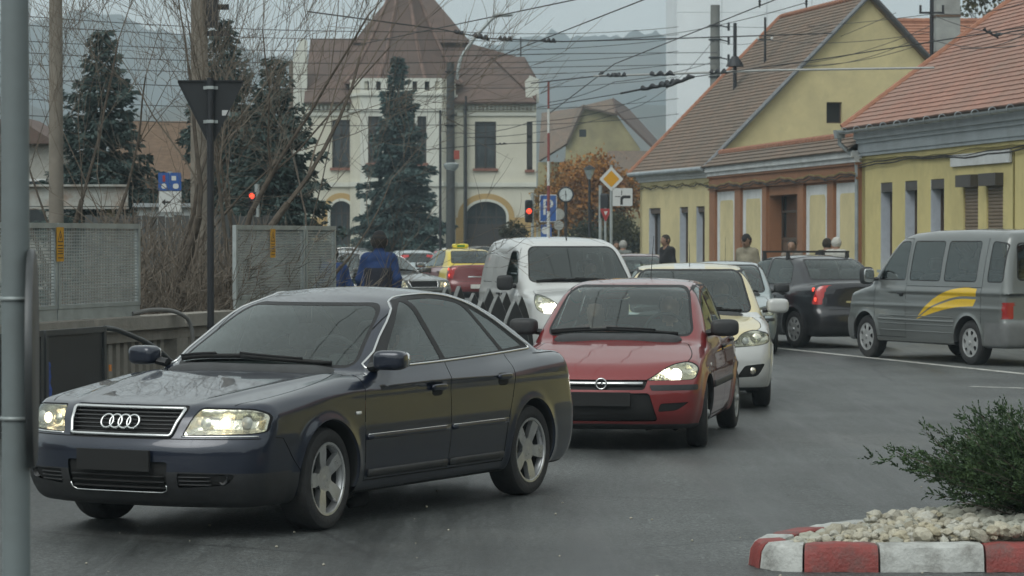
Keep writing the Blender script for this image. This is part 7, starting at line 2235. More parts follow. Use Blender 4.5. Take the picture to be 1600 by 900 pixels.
# ================================================================ traffic
def left_wheels(car, b, xf_, yf_, xr_, yr_):
 """set a car down with its left wheels' contact points where given (front, rear)"""
 d = Vector((xf_ - xr_, yf_ - yr_)).normalized()
 l = Vector((-d.y, d.x))
 c = Vector(((xf_ + xr_) / 2, (yf_ + yr_) / 2)) - l * (b.track + 0.02)
 place(car, c.x, c.y, d.x, d.y)
audi, ab = blue_saloon('dark blue saloon with lit headlamps and five spoke wheels, nearest car on the road', paint('dark_blue_paint', (0.0035, 0.009, 0.026), 0.3, 0.3, 0.04))
left_wheels(audi, ab, -1.196, 17.88, 0.054, 20.3)
red, rb_ = hatchback('red hatchback with lit headlamps following the dark blue saloon', paint('red_paint', (0.20, 0.010, 0.012), 0.3, 0.2, 0.12))
left_wheels(red, rb_, 1.634, 25.1, 2.05, 27.4)
white = paint('white_paint', (0.55, 0.56, 0.55), 0.35, 0.0, 0.22)
cream = paint('cream_paint', (0.63, 0.545, 0.32), 0.35, 0.0, 0.12)
log1, lb1 = saloon('cream and white saloon with unlit headlamps behind the red hatchback', white, 0.032, cream, cream, roof_mat=cream, mirror=white, band=white)
place(log1, *(Vector((2.7, 31.1)) - Vector((1, -0.05)) * 0.78 + Vector((0.05, 1.0)) * 1.31), -0.05, -1.0)
blackp = paint('black_paint', (0.010, 0.010, 0.015), 0.3, 0.2, 0.2)
log2, lb2 = saloon('black saloon with roof bars and glowing tail lamps ahead of the grey minibus', blackp, 0.035, lit_rear=True)
d = Vector((-0.41, 0.912))
left_wheels(log2, lb2, 4.7 + d.x * 2.63, 47.7 + d.y * 2.63, 4.7, 47.7)
greyp = paint('grey_paint', (0.15, 0.163, 0.16), 0.38, 0.3, 0.3)
bus, bb_ = minibus('grey minibus with a yellow brush stroke graphic on its side', greyp)
left_wheels(bus, bb_, 5.45, 43.8, 6.55, 41.2)
van, vb_ = panel_van('white panel van with a lit headlamp between the dark blue saloon and red hatchback', white)
place(van, 0.74, 42.6, 0.215, -0.977)
taxiy = paint('taxi_yellow_paint', (0.62, 0.47, 0.03), 0.35, 0.0, 0.1)
taxir = paint('taxi_red_paint', (0.16, 0.014, 0.016), 0.35, 0.1, 0.15)
taxi, tb_ = saloon('taxi saloon, yellow above and dark red below, with a roof lamp, driving away', taxir, 0.05, taxiy, lit_rear=True)
taxi['category'] = 'taxi'
place(taxi, -1.45, 80.0, -0.27, 0.96)
olive = paint('olive_grey_paint', (0.055, 0.062, 0.055), 0.35, 0.3, 0.25)
psa, pb_ = blue_saloon('olive grey saloon with a lit headlamp beyond the man in the blue jacket', olive, 0.05, rings=False)
place(psa, -3.25, 71.0, 0.5, -0.86)

def roof_bars(b, car, xs, w, z):
 for x in xs:
  g = empty('roof_bar', (b.xc - x, 0, 0), 0, car)
  mb = MB(); mb.box((0, 0, z + 0.10), (0.05, 2 * w, 0.03)); mb.build('crossbar', M('bar_metal', (0.03, 0.03, 0.032), 0.5), g)
  for sg in (1, -1):
   mb = MB(); mb.box((0, sg * (w - 0.03), z + 0.02), (0.07, 0.06, 0.16), taper=0.7); mb.build('bar_foot', M('bar_metal'), g)
roof_bars(lb2, log2, (1.95, 2.75), 0.60, 1.47)
# taxi lamp
tl_ = empty('roof_lamp', (tb_.xc - 2.2, 0, 1.52), 0, taxi)
mb = MB(); sq(mb, (0, 0, 0.06), (0.16, 0.46, 0.13), 0.5); mb.build('lamp_box', M('taxi_lamp_yellow', (0.7, 0.6, 0.05), 0.3, coat=0.5), tl_, 50)
mb = MB(); mb.box((0, 0, -0.005), (0.12, 0.36, 0.03)); mb.build('lamp_foot', cm()['plastic'], tl_)
mb = MB(); mb.box((-0.0785, 0, 0.06), (0.006, 0.22, 0.06)); mb.build('lamp_panel', M('taxi_lamp_green', (0.05, 0.22, 0.06), 0.4), tl_)

# cars farther down the street, copies in other colours
def far_car(src, label, x, y, fx, fy, table=None, grp='cars queueing and parked down the street'):
 c = copy_tree(src)
 c['label'] = label; c['group'] = grp
 place(c, x, y, fx, fy)
 if table: recolour(c, table)
 return c
hb2, _ = hatchback('small dark red hatchback half hidden behind the white panel van', paint('dull_red_paint', (0.16, 0.025, 0.028), 0.35, 0.1, 0.2), 0.055, lit=False, group='cars queueing and parked down the street')
place(hb2, 2.95, 68.5, -0.05, -1.0)
silver = paint('silver_paint', (0.30, 0.33, 0.34), 0.35, 0.5, 0.2)
pale = paint('pale_blue_paint', (0.36, 0.42, 0.43), 0.35, 0.4, 0.2)
dgrey = paint('dark_grey_paint', (0.03, 0.034, 0.036), 0.35, 0.3, 0.2)
far_car(hb2, 'silver hatchback right behind the cream and white saloon', 3.42, 46.6, -0.08, -1.0, {'dull_red_paint': pale})
far_car(hb2, 'pale silver hatchback in the queue behind the man in the blue jacket', gx(548, 84), 84, 0.35, -0.93, {'dull_red_paint': silver})
far_car(hb2, 'pale car with a red roof level lamp beside the taxi', gx(640, 92), 92, -0.2, 0.98, {'dull_red_paint': pale, 'tail_lens': cm()['redlit']})
far_car(psa, 'silver estate car parked before the left arch of the towered building', gx(565, 112), 112, 0.9, -0.3, {'olive_grey_paint': silver})
far_car(hb2, 'white hatchback parked before the right arch of the towered building', gx(735, 118), 118, 0.93, 0.2, {'dull_red_paint': white})
far_car(psa, 'dark grey car parked at the foot of the arched gate', gx(768, 124), 124, 0.95, 0.2, {'olive_grey_paint': dgrey})
far_car(hb2, 'white car parked by the red traffic light', gx(838, 116), 116, 0.9, 0.3, {'dull_red_paint': white})
far_car(hb2, 'small white car seen over the panel van before the autumn tree', gx(931, 128), 128, 0.95, -0.1, {'dull_red_paint': silver})
far_car(hb2, 'white car behind the mesh screen beside the olive saloon', gx(487, 62), 62, 0.25, -0.96, {'dull_red_paint': white})

# ================================================================ plants
def quads_at(P, D, size, asp, rng, jit=1.0):
 """little leaf faces at points P pointing along D (n,3): rhombs, arrays of verts and quads"""
 n = len(P)
 D = unit(D + rng.normal(0, 0.35 * jit, (n, 3)))
 R = unit(np.cross(D, rng.normal(0, 1, (n, 3))))
 s = size * rng.uniform(0.6, 1.3, (n, 1)) if np.isscalar(size) else size[:, None]
 w = s * asp
 V = np.stack([P, P + D * s * 0.5 + R * w, P + D * s, P + D * s * 0.5 - R * w], 1).reshape(-1, 3)
 F_ = np.arange(4 * n).reshape(n, 4)
 return V, F_
def leaf_mat(name, c1, c2, c3=None, rough=0.7, scale=1.5):
 if name in MATS: return MATS[name]
 m, n, l, b = node_mat(name)
 tc = n.new('ShaderNodeTexCoord')
 nz = n.new('ShaderNodeTexNoise'); nz.inputs['Scale'].default_value = scale; nz.inputs['Detail'].default_value = 5; nz.inputs['Roughness'].default_value = 0.75
 l.new(tc.outputs['Object'], nz.inputs['Vector'])
 cr = n.new('ShaderNodeValToRGB')
 cr.color_ramp.elements[0].position, cr.color_ramp.elements[1].position = 0.33, 0.67
 cr.color_ramp.elements[0].color = (*c1, 1); cr.color_ramp.elements[1].color = (*c2, 1)
 if c3:
  e = cr.color_ramp.elements.new(0.5); e.color = (*c3, 1)
 l.new(nz.outputs[0], cr.inputs[0]); l.new(cr.outputs[0], b.inputs['Base Color'])
 b.inputs['Roughness'].default_value = rough
 b.inputs['Specular IOR Level'].default_value = 0.25
 MATS[name] = m
 return m
bark_ = M('grey_brown_bark', (0.085, 0.070, 0.055), 0.95, var=0.35, scale=12, bump=0.6, bscale=30)
twig_ = M('bare_twigs', (0.13, 0.108, 0.085), 0.9, var=0.3, scale=5)
def bare_tree(name, label, x, y, seed, H=7.0, stems=4, r0=0.09, lean=(0, 0), spread=0.5, depth=5, split=(2, 3), group='bare trees behind the parapet', tw=1.0, lim=900):
 rnd = random.Random(seed)
 t = thing(name, label, 'tree', (x, y, 0), group=group)
 trunk, crown = MB(), MB()
 cnt = [0]
 def grow(p, d, ln, r, lv):
  if cnt[0] > lim: return
  cnt[0] += 1
  k = 5 if lv < 2 else 4
  pts, q, dd = [p.copy()], p.copy(), d.copy()
  for i in range(k):
   dd = (dd + Vector((rnd.gauss(0, 0.10), rnd.gauss(0, 0.10), rnd.gauss(0.03, 0.06)))).normalized()
   q = q + dd * (ln / k); pts.append(q.copy())
  rs = [r * (1 - 0.45 * i / k) for i in range(k + 1)]
  (trunk if lv < 2 else crown).tube(pts, rs, 7 if lv < 1 else (5 if lv < 2 else 3), cap=lv < 2)
  if lv >= depth: return
  n_ = rnd.randint(*split) + (1 if lv >= 2 else 0)
  for j in range(n_):
   i = k if j == 0 else rnd.randint(1, k)
   a = rnd.uniform(0, 6.28)
   side = dd.orthogonal().normalized(); side.rotate(Matrix.Rotation(a, 3, dd))
   am = (0.25 if j == 0 else rnd.uniform(0.45, 0.95)) * (0.8 + 0.4 * spread)
   nd = (dd + side * am + Vector((0, 0, 0.12))).normalized()
   grow(pts[i], nd, ln * rnd.uniform(0.60, 0.85), max(0.0035 * tw, rs[i] * (0.72 if j == 0 else 0.5)), lv + 1)
 for s_ in range(stems):
  a = 6.28 * s_ / stems + rnd.uniform(-0.4, 0.4)
  d = Vector((math.cos(a) * spread + lean[0], math.sin(a) * spread + lean[1], 1.0)).normalized()
  grow(Vector((math.cos(a) * r0, math.sin(a) * r0, -0.05)), d, H * rnd.uniform(0.26, 0.36), r0 * rnd.uniform(0.7, 1.1), 0 if stems < 6 else 1)
 trunk.build('trunk', bark_, t, 60, fix=False); crown.build('crown', twig_, t, 60, fix=False)
 return t
def conifer(name, label, x, y, H, R, seed, mat, z0=0.3, dens=1.0, group='conifers down the street', leaf=0.11):
 rng = np.random.RandomState(seed); rnd = random.Random(seed)
 t = thing(name, label, 'tree', (x, y, 0), group=group)
 tr = MB(); tr.tube([(0, 0, -0.1), (0.02, 0, H * 0.5), (0, 0, H * 0.985)], [0.022 * H, 0.013 * H, 0.006], 8); tr.build('trunk', bark_, t, 60)
 P, D = [], []
 br = MB()
 z = z0
 while z < H - 0.1:
  f = 1 - (z - z0) / (H - z0)
  rr = R * (f ** 0.85) * rnd.uniform(0.82, 1.12) + 0.05
  nb = max(4, int(9 * f + 4))
  for k in range(nb):
   a = 6.283 * k / nb + rnd.uniform(-0.35, 0.35)
   L_ = rr * rnd.uniform(0.6, 1.18)
   if rnd.random() < 0.06: continue
   droop = rnd.uniform(0.15, 0.45) * (0.5 + f)
   n_ = max(3, int(L_ / 0.085 * dens))
   u = np.linspace(0.12, 1, n_)
   px_ = np.stack([np.cos(a) * L_ * u, np.sin(a) * L_ * u, z - droop * L_ * u ** 1.6 + 0.22 * L_ * u ** 3 * (0.6 + 0.6 * (1 - f))], 1)
   if L_ > 0.3: br.tube([(0, 0, z), tuple(px_[n_ // 2]), tuple(px_[-1])], [0.02, 0.012, 0.004], 3, cap=False)
   for q in range(n_):
    wd = 0.30 * L_ * (1 - 0.7 * u[q]) * 0.8 + 0.05
    m_ = int(4 + 5 * dens)
    off = np.stack([rng.uniform(-1, 1, m_) * -np.sin(a) * wd, rng.uniform(-1, 1, m_) * np.cos(a) * wd, rng.normal(-0.03, 0.05, m_)], 1)
    s_ = rng.uniform(-1, 1, m_)
    off[:, 0] = -np.sin(a) * wd * s_; off[:, 1] = np.cos(a) * wd * s_
    P.append(px_[q] + off)
    D.append(np.tile([np.cos(a) * 0.8, np.sin(a) * 0.8, -0.35], (m_, 1)) + np.stack([-np.sin(a) * s_, np.cos(a) * s_, np.zeros(m_)], 1) * 0.8)
  z += rnd.uniform(0.16, 0.26) * (0.75 + 0.5 * f) * max(1, H / 8)
 P = np.concatenate(P); D = np.concatenate(D)
 V, F_ = quads_at(P, D, leaf * 1.4, 0.22, rng)
 link('crown', mesh_np('crown', V, F_, mat, smooth=False), t)
 br.build('branches', bark_, t, fix=False)
 return t
def leafy(name, label, x, y, z, R, seed, mat, n=7000, sc=(1, 1, 1), leaf=0.14, trunk=True, clumps=60, group=None, cat='tree', inner=0.35):
 rng = np.random.RandomState(seed); rnd = random.Random(seed)
 t = thing(name, label, cat, (x, y, 0), group=group)
 C = unit(rng.normal(0, 1, (clumps, 3))) * rng.uniform(inner, 1.0, (clumps, 1)) ** 0.6 * R * np.array(sc)
 k = rng.randint(0, clumps, n)
 P = C[k] + rng.normal(0, 0.20 * R, (n, 3)) * np.array([1, 1, 0.8]) * min(sc)
 P[:, 2] += z
 P = P[P[:, 2] > 0.08]
 D = unit(P - np.array([0, 0, z])) + rng.normal(0, 0.8, P.shape)
 V, F_ = quads_at(P, D, leaf, 0.42, rng)
 link('crown', mesh_np('crown', V, F_, mat, smooth=False), t)
 if trunk:
  mb = MB()
  mb.tube([(0, 0, -0.1), (0.05, 0, z * 0.5), (0, 0, z)], [0.05 * R + 0.06, 0.04 * R + 0.04, 0.05], 8)
  for i in range(min(clumps, 26)):
   c = C[i]; a = Vector((0, 0, z * rnd.uniform(0.5, 0.95)))
   e = Vector((c[0], c[1], max(0.2, c[2] + z)))
   mb.tube([a, a.lerp(e, 0.5) + Vector((0, 0, 0.1)), e], [0.05, 0.03, 0.01], 4, cap=False)
  mb.build('trunk', bark_, t, 60, fix=False)
 return t

# --- left: bare trees and thicket behind the mesh screens
G0 = lambda c, d: (gx(c, d), d)
bare_tree('bare_tree', 'bare tree leaning right between the two mesh screens', *G0(235, 34), 1, 8.0, 3, 0.075, (0.14, 0.05), 0.34, 5)
bare_tree('bare_tree', 'many stemmed bare tree right behind the give way sign', *G0(290, 36.5), 2, 8.2, 3, 0.08, (0.04, 0.1), 0.36, 5)
bare_tree('bare_tree', 'bare tree with slender upright stems beside the leftmost pole', *G0(120, 37), 3, 8.0, 3, 0.055, (0.0, 0.0), 0.3, 5)
bare_tree('bare_tree', 'bare tree spreading over the second mesh screen', *G0(400, 39), 4, 7.4, 3, 0.045, (0.05, 0.0), 0.45, 5)
bare_tree('bare_tree', 'bare tree behind the foreground pole at the left edge', *G0(20, 39), 5, 8.0, 3, 0.06, (0.05, 0), 0.36, 5)
for i, (c, d, sd, lb) in enumerate([(236, 33, 21, 'tangle of bare brush low beside the left mesh screen'), (285, 34, 22, 'tangle of bare brush low behind the give way post'), (345, 35.5, 23, 'tangle of bare brush low beside the second mesh screen')]):
 bare_tree('bare_bush', lb, *G0(c, d), sd, 2.6, 18, 0.024, (0.1, 0), 1.2, 5, (2, 3), 'bare brush behind the parapet', 1.5, 3600)
spruce_g = leaf_mat('dark_spruce', (0.028, 0.045, 0.042), (0.072, 0.105, 0.096), (0.046, 0.072, 0.066))
spruce_b = leaf_mat('blue_spruce', (0.030, 0.054, 0.050), (0.086, 0.130, 0.122), (0.052, 0.086, 0.081))
conifer('spruce_tree', 'dark spruce standing left of the give way sign', gx(160, 62), 62, 6.35, 2.1, 3, spruce_g, 0.4, 1.25)
conifer('spruce_tree', 'tall dark spruce rising behind the give way sign', gx(350, 66), 66, 6.9, 1.9, 4, spruce_g, 0.5, 1.25)
conifer('spruce_tree', 'broad dark conifer above the second mesh screen', gx(428, 60), 60, 5.6, 1.9, 5, spruce_g, 0.4, 1.25)
conifer('spruce_tree', 'blue spruce in front of the turret building', gx(622, 126), 126, 9.7, 2.1, 6, spruce_b, 1.7, 1.2, leaf=0.17)
# --- autumn tree, hedges and distant trees
autumn = leaf_mat('autumn_leaves', (0.07, 0.055, 0.02), (0.36, 0.19, 0.045), (0.30, 0.125, 0.025), scale=0.9)
olivel = leaf_mat('olive_leaves', (0.035, 0.035, 0.016), (0.10, 0.075, 0.03), (0.05, 0.05, 0.02), scale=0.9)
hedgel = leaf_mat('dark_hedge', (0.014, 0.02, 0.012), (0.04, 0.045, 0.022), scale=0.8)
leafy('autumn_tree', 'orange autumn tree under the old gable house', gx(925, 142), 142, 3.9, 2.0, 7, autumn, 9000, (1.15, 0.9, 0.85), 0.17)
leafy('autumn_tree', 'yellowing tree at the corner of the turret building', gx(866, 146), 146, 3.4, 1.1, 8, leaf_mat('yellow_leaves', (0.20, 0.10, 0.02), (0.32, 0.20, 0.05), scale=1.0), 3500, (0.9, 0.9, 1.3), 0.15)
leafy('hedge_bush', 'dark bushy hedge below the orange autumn tree', gx(930, 134), 134, 1.2, 1.5, 9, hedgel, 7000, (1.35, 0.8, 0.85), 0.15, False, 60, None, 'hedge', 0.1)
leafy('hedge_bush', 'olive brown bush beside the far corner of the gabled house', gx(972, 128), 128, 1.5, 1.1, 10, olivel, 4000, (0.8, 0.8, 1.2), 0.14, False, 40, None, 'bush', 0.1)
leafy('clipped_bush', 'small round clipped bush beside the red traffic light', gx(803, 112), 112, 2.0, 0.42, 12, hedgel, 1400, (1, 1, 1.0), 0.09, True, 40, None, 'bush', 0.2)
leafy('roadside_tree', 'thinning tree crown showing over the near red roof', gx(1548, 108), 108, 9.9, 1.6, 13, olivel, 1500, (1.6, 1, 0.7), 0.16, True, 30)

# --- juniper on the island
def juniper():
 rng = np.random.RandomState(2); rnd = random.Random(2)
 base = Vector((3.34, 16.85, 0.10))
 t = thing('juniper_shrub', 'low spreading juniper shrub growing on the rock covered island', 'shrub', base)
 st = MB()
 Ps, Ds, Sz = [], [], []
 n_pl = 680
 for k in range(n_pl):
  az = rnd.uniform(0, 6.283)
  el = math.radians(rnd.triangular(0, 50, 12))
  L_ = rnd.uniform(0.5, 1.0) ** 0.8 * (1.10 - 0.46 * (el / 1.1))
  root = Vector((rnd.gauss(0, 0.10), rnd.gauss(0, 0.10), rnd.uniform(0.03, 0.16)))
  d = Vector((math.cos(az) * math.cos(el), math.sin(az) * math.cos(el), math.sin(el)))
  pts, p, dd = [root.copy()], root.copy(), d.copy()
  N = 12
  for i in range(N):
   dd = (dd + Vector((rnd.gauss(0, 0.05), rnd.gauss(0, 0.05), 0.028 if i < 8 else -0.03))).normalized()
   p = p + dd * (L_ / N); pts.append(p.copy())
  if k % 2 == 0: st.tube(pts, [0.008 * (1 - 0.85 * i / N) + 0.0012 for i in range(N + 1)], 3, cap=False)
  # side sprays along the outer two thirds
  for i in range(4, N + 1):
   a = pts[i]; tdir = (pts[i] - pts[i - 1]).normalized()
   for j in range(3 if i > 6 else 2):
    sd = tdir.orthogonal().normalized(); sd.rotate(Matrix.Rotation(rnd.uniform(0, 6.283), 3, tdir))
    sdir = (tdir * rnd.uniform(0.7, 1.1) + sd * rnd.uniform(0.3, 0.75) + Vector((0, 0, 0.15))).normalized()
    sl = rnd.uniform(0.05, 0.12) * (1.1 - 0.5 * i / N) + 0.02
    m_ = 7
    u = np.linspace(0.1, 1, m_)
    Ps.append(np.array(a)[None] + np.array(sdir)[None] * (sl * u[:, None]))
    Ds.append(np.tile(np.array(sdir), (m_, 1)))
    Sz.append(np.full(m_, 0.024) * (1.15 - 0.4 * u))
 P, D, S_ = np.concatenate(Ps), np.concatenate(Ds), np.concatenate(Sz)
 V, F_ = quads_at(P, D, S_ * 1.1, 0.24, rng, 1.0)
 jm = leaf_mat('juniper_needles', (0.016, 0.032, 0.014), (0.075, 0.12, 0.045), (0.036, 0.066, 0.026), 0.6, 6.0)
 link('foliage', mesh_np('foliage', V, F_, jm, smooth=False), t)
 st.build('stems', bark_, t, fix=False)
juniper()

# ================================================================ people
def person(label, x, y, face, jacket, trousers, skin=(0.27, 0.165, 0.115), hair=(0.03, 0.025, 0.02), hat=None, H=1.76, pose='stand', h=0.028, z=0.12, lower=None, shirt=None, belly=0.0, group=None, phase=0.25, tilt=0.0):
 """one continuous figure; face: direction it looks (x, y)"""
 k = H / 1.76
 prim = []           # (a, b, ra, rb, material)
 J, TR, SK, HR, SH, LOW = 0, 1, 2, 3, 4, 5
 def cap(a, b, ra, rb, m): prim.append((np.array(a, float) * k, np.array(b, float) * k, ra * k, rb * k, m))
 # local frame: x right, y forward
 hipz, shz = 0.93, 1.42
 if pose == 'sit': hipz, shz = 0.93, 1.42
 fx = 0.03 + tilt
 cap((-0.075, 0, hipz), (0.075, 0, hipz), 0.135, 0.135, TR if lower is None else LOW)
 cap((0, 0.0, hipz + 0.05), (0, fx, 1.18), 0.165 + belly, 0.165 + belly * 0.7, J)
 cap((-0.07, fx, 1.18), (-0.12, fx - 0.01, shz - 0.05), 0.135 + belly * 0.5, 0.115, J)
 cap((0.07, fx, 1.18), (0.12, fx - 0.01, shz - 0.05), 0.135 + belly * 0.5, 0.115, J)
 cap((-0.15, fx - 0.01, shz), (0.15, fx - 0.01, shz), 0.085, 0.085, J)
 cap((0, fx, shz), (0, fx + 0.02, 1.53), 0.075, 0.06, SK if not hat else J)
 hd = np.array((0, fx + 0.035, 1.645))
 cap(hd + (0, -0.018, 0.012), hd + (0, -0.004, 0.045), 0.096, 0.096, HR)
 cap(hd + (0, 0.022, -0.045), hd + (0, 0.028, 0.02), 0.066, 0.080, SK)
 cap(hd + (0, 0.05, -0.075), hd + (0, 0.06, -0.07), 0.036, 0.032, SK)
 cap(hd + (0, 0.100, -0.02), hd + (0, 0.118, -0.035), 0.013, 0.017, SK)
 for s_ in (-1, 1): cap(hd + (s_ * 0.088, -0.01, -0.02), hd + (s_ * 0.09, -0.012, 0.015), 0.014, 0.017, SK)
 if hat:
  cap(hd + (0, -0.005, 0.06), hd + (0, 0.0, 0.095), 0.100, 0.078, SH)
  if hat == 'cap': cap(hd + (0, 0.06, 0.062), hd + (0, 0.125, 0.05), 0.055, 0.035, SH)
 for s_ in (-1, 1):
  if pose == 'walk':
   sw = s_ * phase
   hip, kn, an = (s_ * 0.09, 0, 0.90), (s_ * 0.095, 0.10 * sw * 2 + 0.03, 0.50), (s_ * 0.09, 0.36 * sw * 2 - 0.04, 0.09)
   el, wr = (s_ * 0.27, -0.10 * sw * 2 - 0.03, 1.13), (s_ * 0.28, -0.20 * sw * 2 + 0.06, 0.89)
  elif pose == 'sit':
   hip, kn, an = (s_ * 0.10, 0.02, 0.91), (s_ * 0.12, 0.45, 0.98), (s_ * 0.11, 0.55, 0.60)
   el, wr = (s_ * 0.25, 0.12, 1.14), (s_ * 0.15, 0.40, 1.18)
  else:
   hip, kn, an = (s_ * 0.09, 0, 0.90), (s_ * 0.10, 0.02, 0.50), (s_ * 0.105, -0.02, 0.09)
   el, wr = (s_ * 0.28, -0.03, 1.13), (s_ * 0.24, 0.12, 0.96)
  cap(hip, kn, 0.098, 0.068, TR); cap(kn, an, 0.062, 0.045, TR)
  cap((an[0], an[1] - 0.03, an[2] - 0.045), (an[0] + s_ * 0.02, an[1] + 0.17, an[2] - 0.055), 0.045, 0.036, SH if not hat else TR)
  cap((s_ * 0.185, fx - 0.01, shz - 0.01), el, 0.075, 0.058, J); cap(el, wr, 0.056, 0.044, J)
  w = np.array(wr); dv = unit((w - np.array(el))[None])[0]
  cap(w + dv * 0.02, w + dv * 0.09, 0.036, 0.034, SK)
  for q in range(4):
   o = np.array((0, (q - 1.5) * 0.019, 0)); cap(w + dv * 0.09 + o, w + dv * (0.155 - 0.01 * abs(q - 1.4)) + o + np.array((-s_ * 0.02, 0, 0)), 0.0095, 0.0085, SK)
  cap(w + dv * 0.05 + np.array((0, 0.03, 0)), w + dv * 0.10 + np.array((-s_ * 0.015, 0.06, 0)), 0.011, 0.009, SK)
 A = np.array([p[0] for p in prim]); B_ = np.array([p[1] for p in prim]); RA = np.array([p[2] for p in prim]); RB = np.array([p[3] for p in prim]); MT = np.array([p[4] for p in prim])
 def each(x_, y_, z_):
  P = np.stack([x_, y_, z_], 1)
  out = np.empty((len(P), len(prim)))
  for i in range(len(prim)):
   d = B_[i] - A[i]; t = np.clip(((P - A[i]) @ d) / max(d @ d, 1e-9), 0, 1)
   out[:, i] = np.linalg.norm(P - A[i] - t[:, None] * d, axis=1) - (RA[i] + (RB[i] - RA[i]) * t)
  return out
 def Fp(x_, y_, z_):
  e = each(x_, y_, z_)
  kk = 26.0
  m = e.min(1, keepdims=True)
  return (m[:, 0] - np.log(np.exp(-kk * 2 * (e - m)).sum(1)) / (kk * 2))
 V, Q = surf_nets(Fp, (-0.48 * k, -0.5 * k, -0.02), (0.48 * k, 0.78 * k, 1.84 * k), h, sym=False, newton=3)
 _, g = F_grad(Fp, V)
 Vq = V[Q]; fn = np.cross(Vq[:, 2] - Vq[:, 0], Vq[:, 3] - Vq[:, 1])
 bad = (fn * g[Q].mean(1)).sum(1) < 0
 Q[bad] = Q[bad][:, ::-1]
 C = V[Q].mean(1)
 fm = MT[each(C[:, 0], C[:, 1], C[:, 2]).argmin(1)]
 if lower is not None: fm[(fm == J) & (C[:, 2] < 1.29 * k) & (np.abs(C[:, 0]) < 0.20 * k)] = LOW
 def fabric(nm, c): return M('cloth_%s_%.3f_%.3f_%.3f' % (nm, *c), c, 0.9, var=0.18, scale=12, bump=0.35, bscale=9)
 mats = [fabric('jacket', jacket), fabric('trousers', trousers), M('skin_%.2f' % skin[0], skin, 0.6, var=0.08), fabric('hair', hair), fabric('dark', (0.015, 0.015, 0.017)), fabric('lower', lower or jacket)]
 a = math.atan2(face[1], face[0]) - math.pi / 2
 o = link('person', mesh_np('person', V, Q, mats, fm, normals=unit(g)), None, (x, y, z), a)
 tag(o, label, 'person', group)
 # eyes
 for s_ in (-1, 1):
  mb = MB(); mb.ball(tuple(((hd + (s_ * 0.032, 0.098, 0.008)) * k)), 0.011 * k, 8, 6); mb.build('eye', M('eye_dark', (0.02, 0.016, 0.014), 0.3), o, 60)
 return o
blue_j = (0.012, 0.035, 0.115)
pm = person('man in a blue jacket and dark knitted hat walking away from the camera', gx(592, 41), 41.0, (0.05, 1), blue_j, (0.02, 0.021, 0.024), hat='knit', H=1.76, pose='walk', h=0.02, z=0.09, lower=(0.012, 0.014, 0.024), belly=0.07)
person('person in blue half hidden by the end of the mesh screen', gx(520, 44), 44.0, (-0.4, 1), blue_j, (0.02, 0.02, 0.025), H=1.66, pose='stand', z=0.0)
person('man in a dark jacket walking along the far yellow wall', gx(1044, 66), 66.0, (-0.9, -0.5), (0.012, 0.012, 0.014), (0.02, 0.02, 0.02), H=1.74, pose='walk')
person('man in a beige jacket and flat cap before the gate wall', gx(1168, 62), 62.0, (-0.5, -1), (0.21, 0.19, 0.14), (0.05, 0.045, 0.04), hat='cap', H=1.72, belly=0.03, pose='walk')
person('pedestrian seen behind the black saloon roof bars', gx(1238, 63), 63.0, (-0.3, -1), (0.20, 0.17, 0.14), (0.03, 0.03, 0.03), H=1.62)
person('dark haired pedestrian seen over the black saloon roof', gx(1291, 62), 62.0, (0.4, 0.9), (0.015, 0.015, 0.018), (0.03, 0.03, 0.03), H=1.66)
person('pedestrian in a pale hood seen over the black saloon roof', gx(1306, 61), 61.0, (0.3, 0.95), (0.40, 0.40, 0.37), (0.04, 0.04, 0.04), hair=(0.45, 0.44, 0.40), H=1.68)
person('grey haired pedestrian in a grey coat near the far house corner', gx(973, 78), 78.0, (0.2, 1), (0.13, 0.14, 0.13), (0.04, 0.04, 0.04), hair=(0.32, 0.32, 0.30), H=1.72, z=0.0)
person('pedestrian in an orange brown top near the far house corner', gx(961, 80), 80.0, (0.3, -1), (0.30, 0.12, 0.05), (0.04, 0.04, 0.04), H=1.70, z=0.0)
# people in the cars
def rider(car, b, xs, y, jacket, label, seat_z, H=1.70, hair=(0.03, 0.025, 0.02)):
 Mx = car.matrix_basis.copy() if False else Matrix.Translation(car.location) @ Matrix.Rotation(car.rotation_euler.z, 4, 'Z')
 p = Mx @ Vector((b.xc - xs, y, 0))
 a = car.rotation_euler.z
 return person(label, p.x, p.y, (math.cos(a), math.sin(a)), jacket, (0.02, 0.02, 0.025), hair=hair, H=H, pose='sit', h=0.032, z=seat_z - 0.06 - 0.93 * H / 1.76, tilt=-0.03)
rider(red, rb_, 2.02, 0.34, (0.06, 0.055, 0.06), 'driver at the wheel of the red hatchback', 0.56)
rider(red, rb_, 2.02, -0.34, (0.16, 0.06, 0.05), 'front passenger in the red hatchback', 0.54, 1.60, (0.06, 0.03, 0.02))
rider(log1, lb1, 2.12, 0.35, (0.05, 0.055, 0.065), 'driver of the cream and white saloon', 0.60)
rider(audi, ab, 2.62, 0.37, (0.03, 0.03, 0.035), 'driver of the dark blue saloon', 0.50, 1.66)
rider(van, vb_, 2.12, 0.38, (0.12, 0.10, 0.09), 'driver of the white panel van', 0.72)

# ================================================================ street furniture
galv = M('galvanised_steel', (0.38, 0.42, 0.42), 0.5, 0.5, var=0.15, scale=4, dirt=(0.14, 0.14, 0.135), dscale=3, damt=0.4)
pole_paint = M('grey_pole_paint', (0.17, 0.20, 0.205), 0.55, 0.0, var=0.08, scale=3, dirt=(0.10, 0.105, 0.10), dscale=2, damt=0.4)
dark_steel = M('dark_steel', (0.012, 0.014, 0.018), 0.55, var=0.2)
conc = M('weathered_concrete', (0.25, 0.235, 0.205), 0.9, var=0.2, scale=2, dirt=(0.10, 0.095, 0.08), dscale=1.6, damt=0.7, bump=0.3, bscale=40)
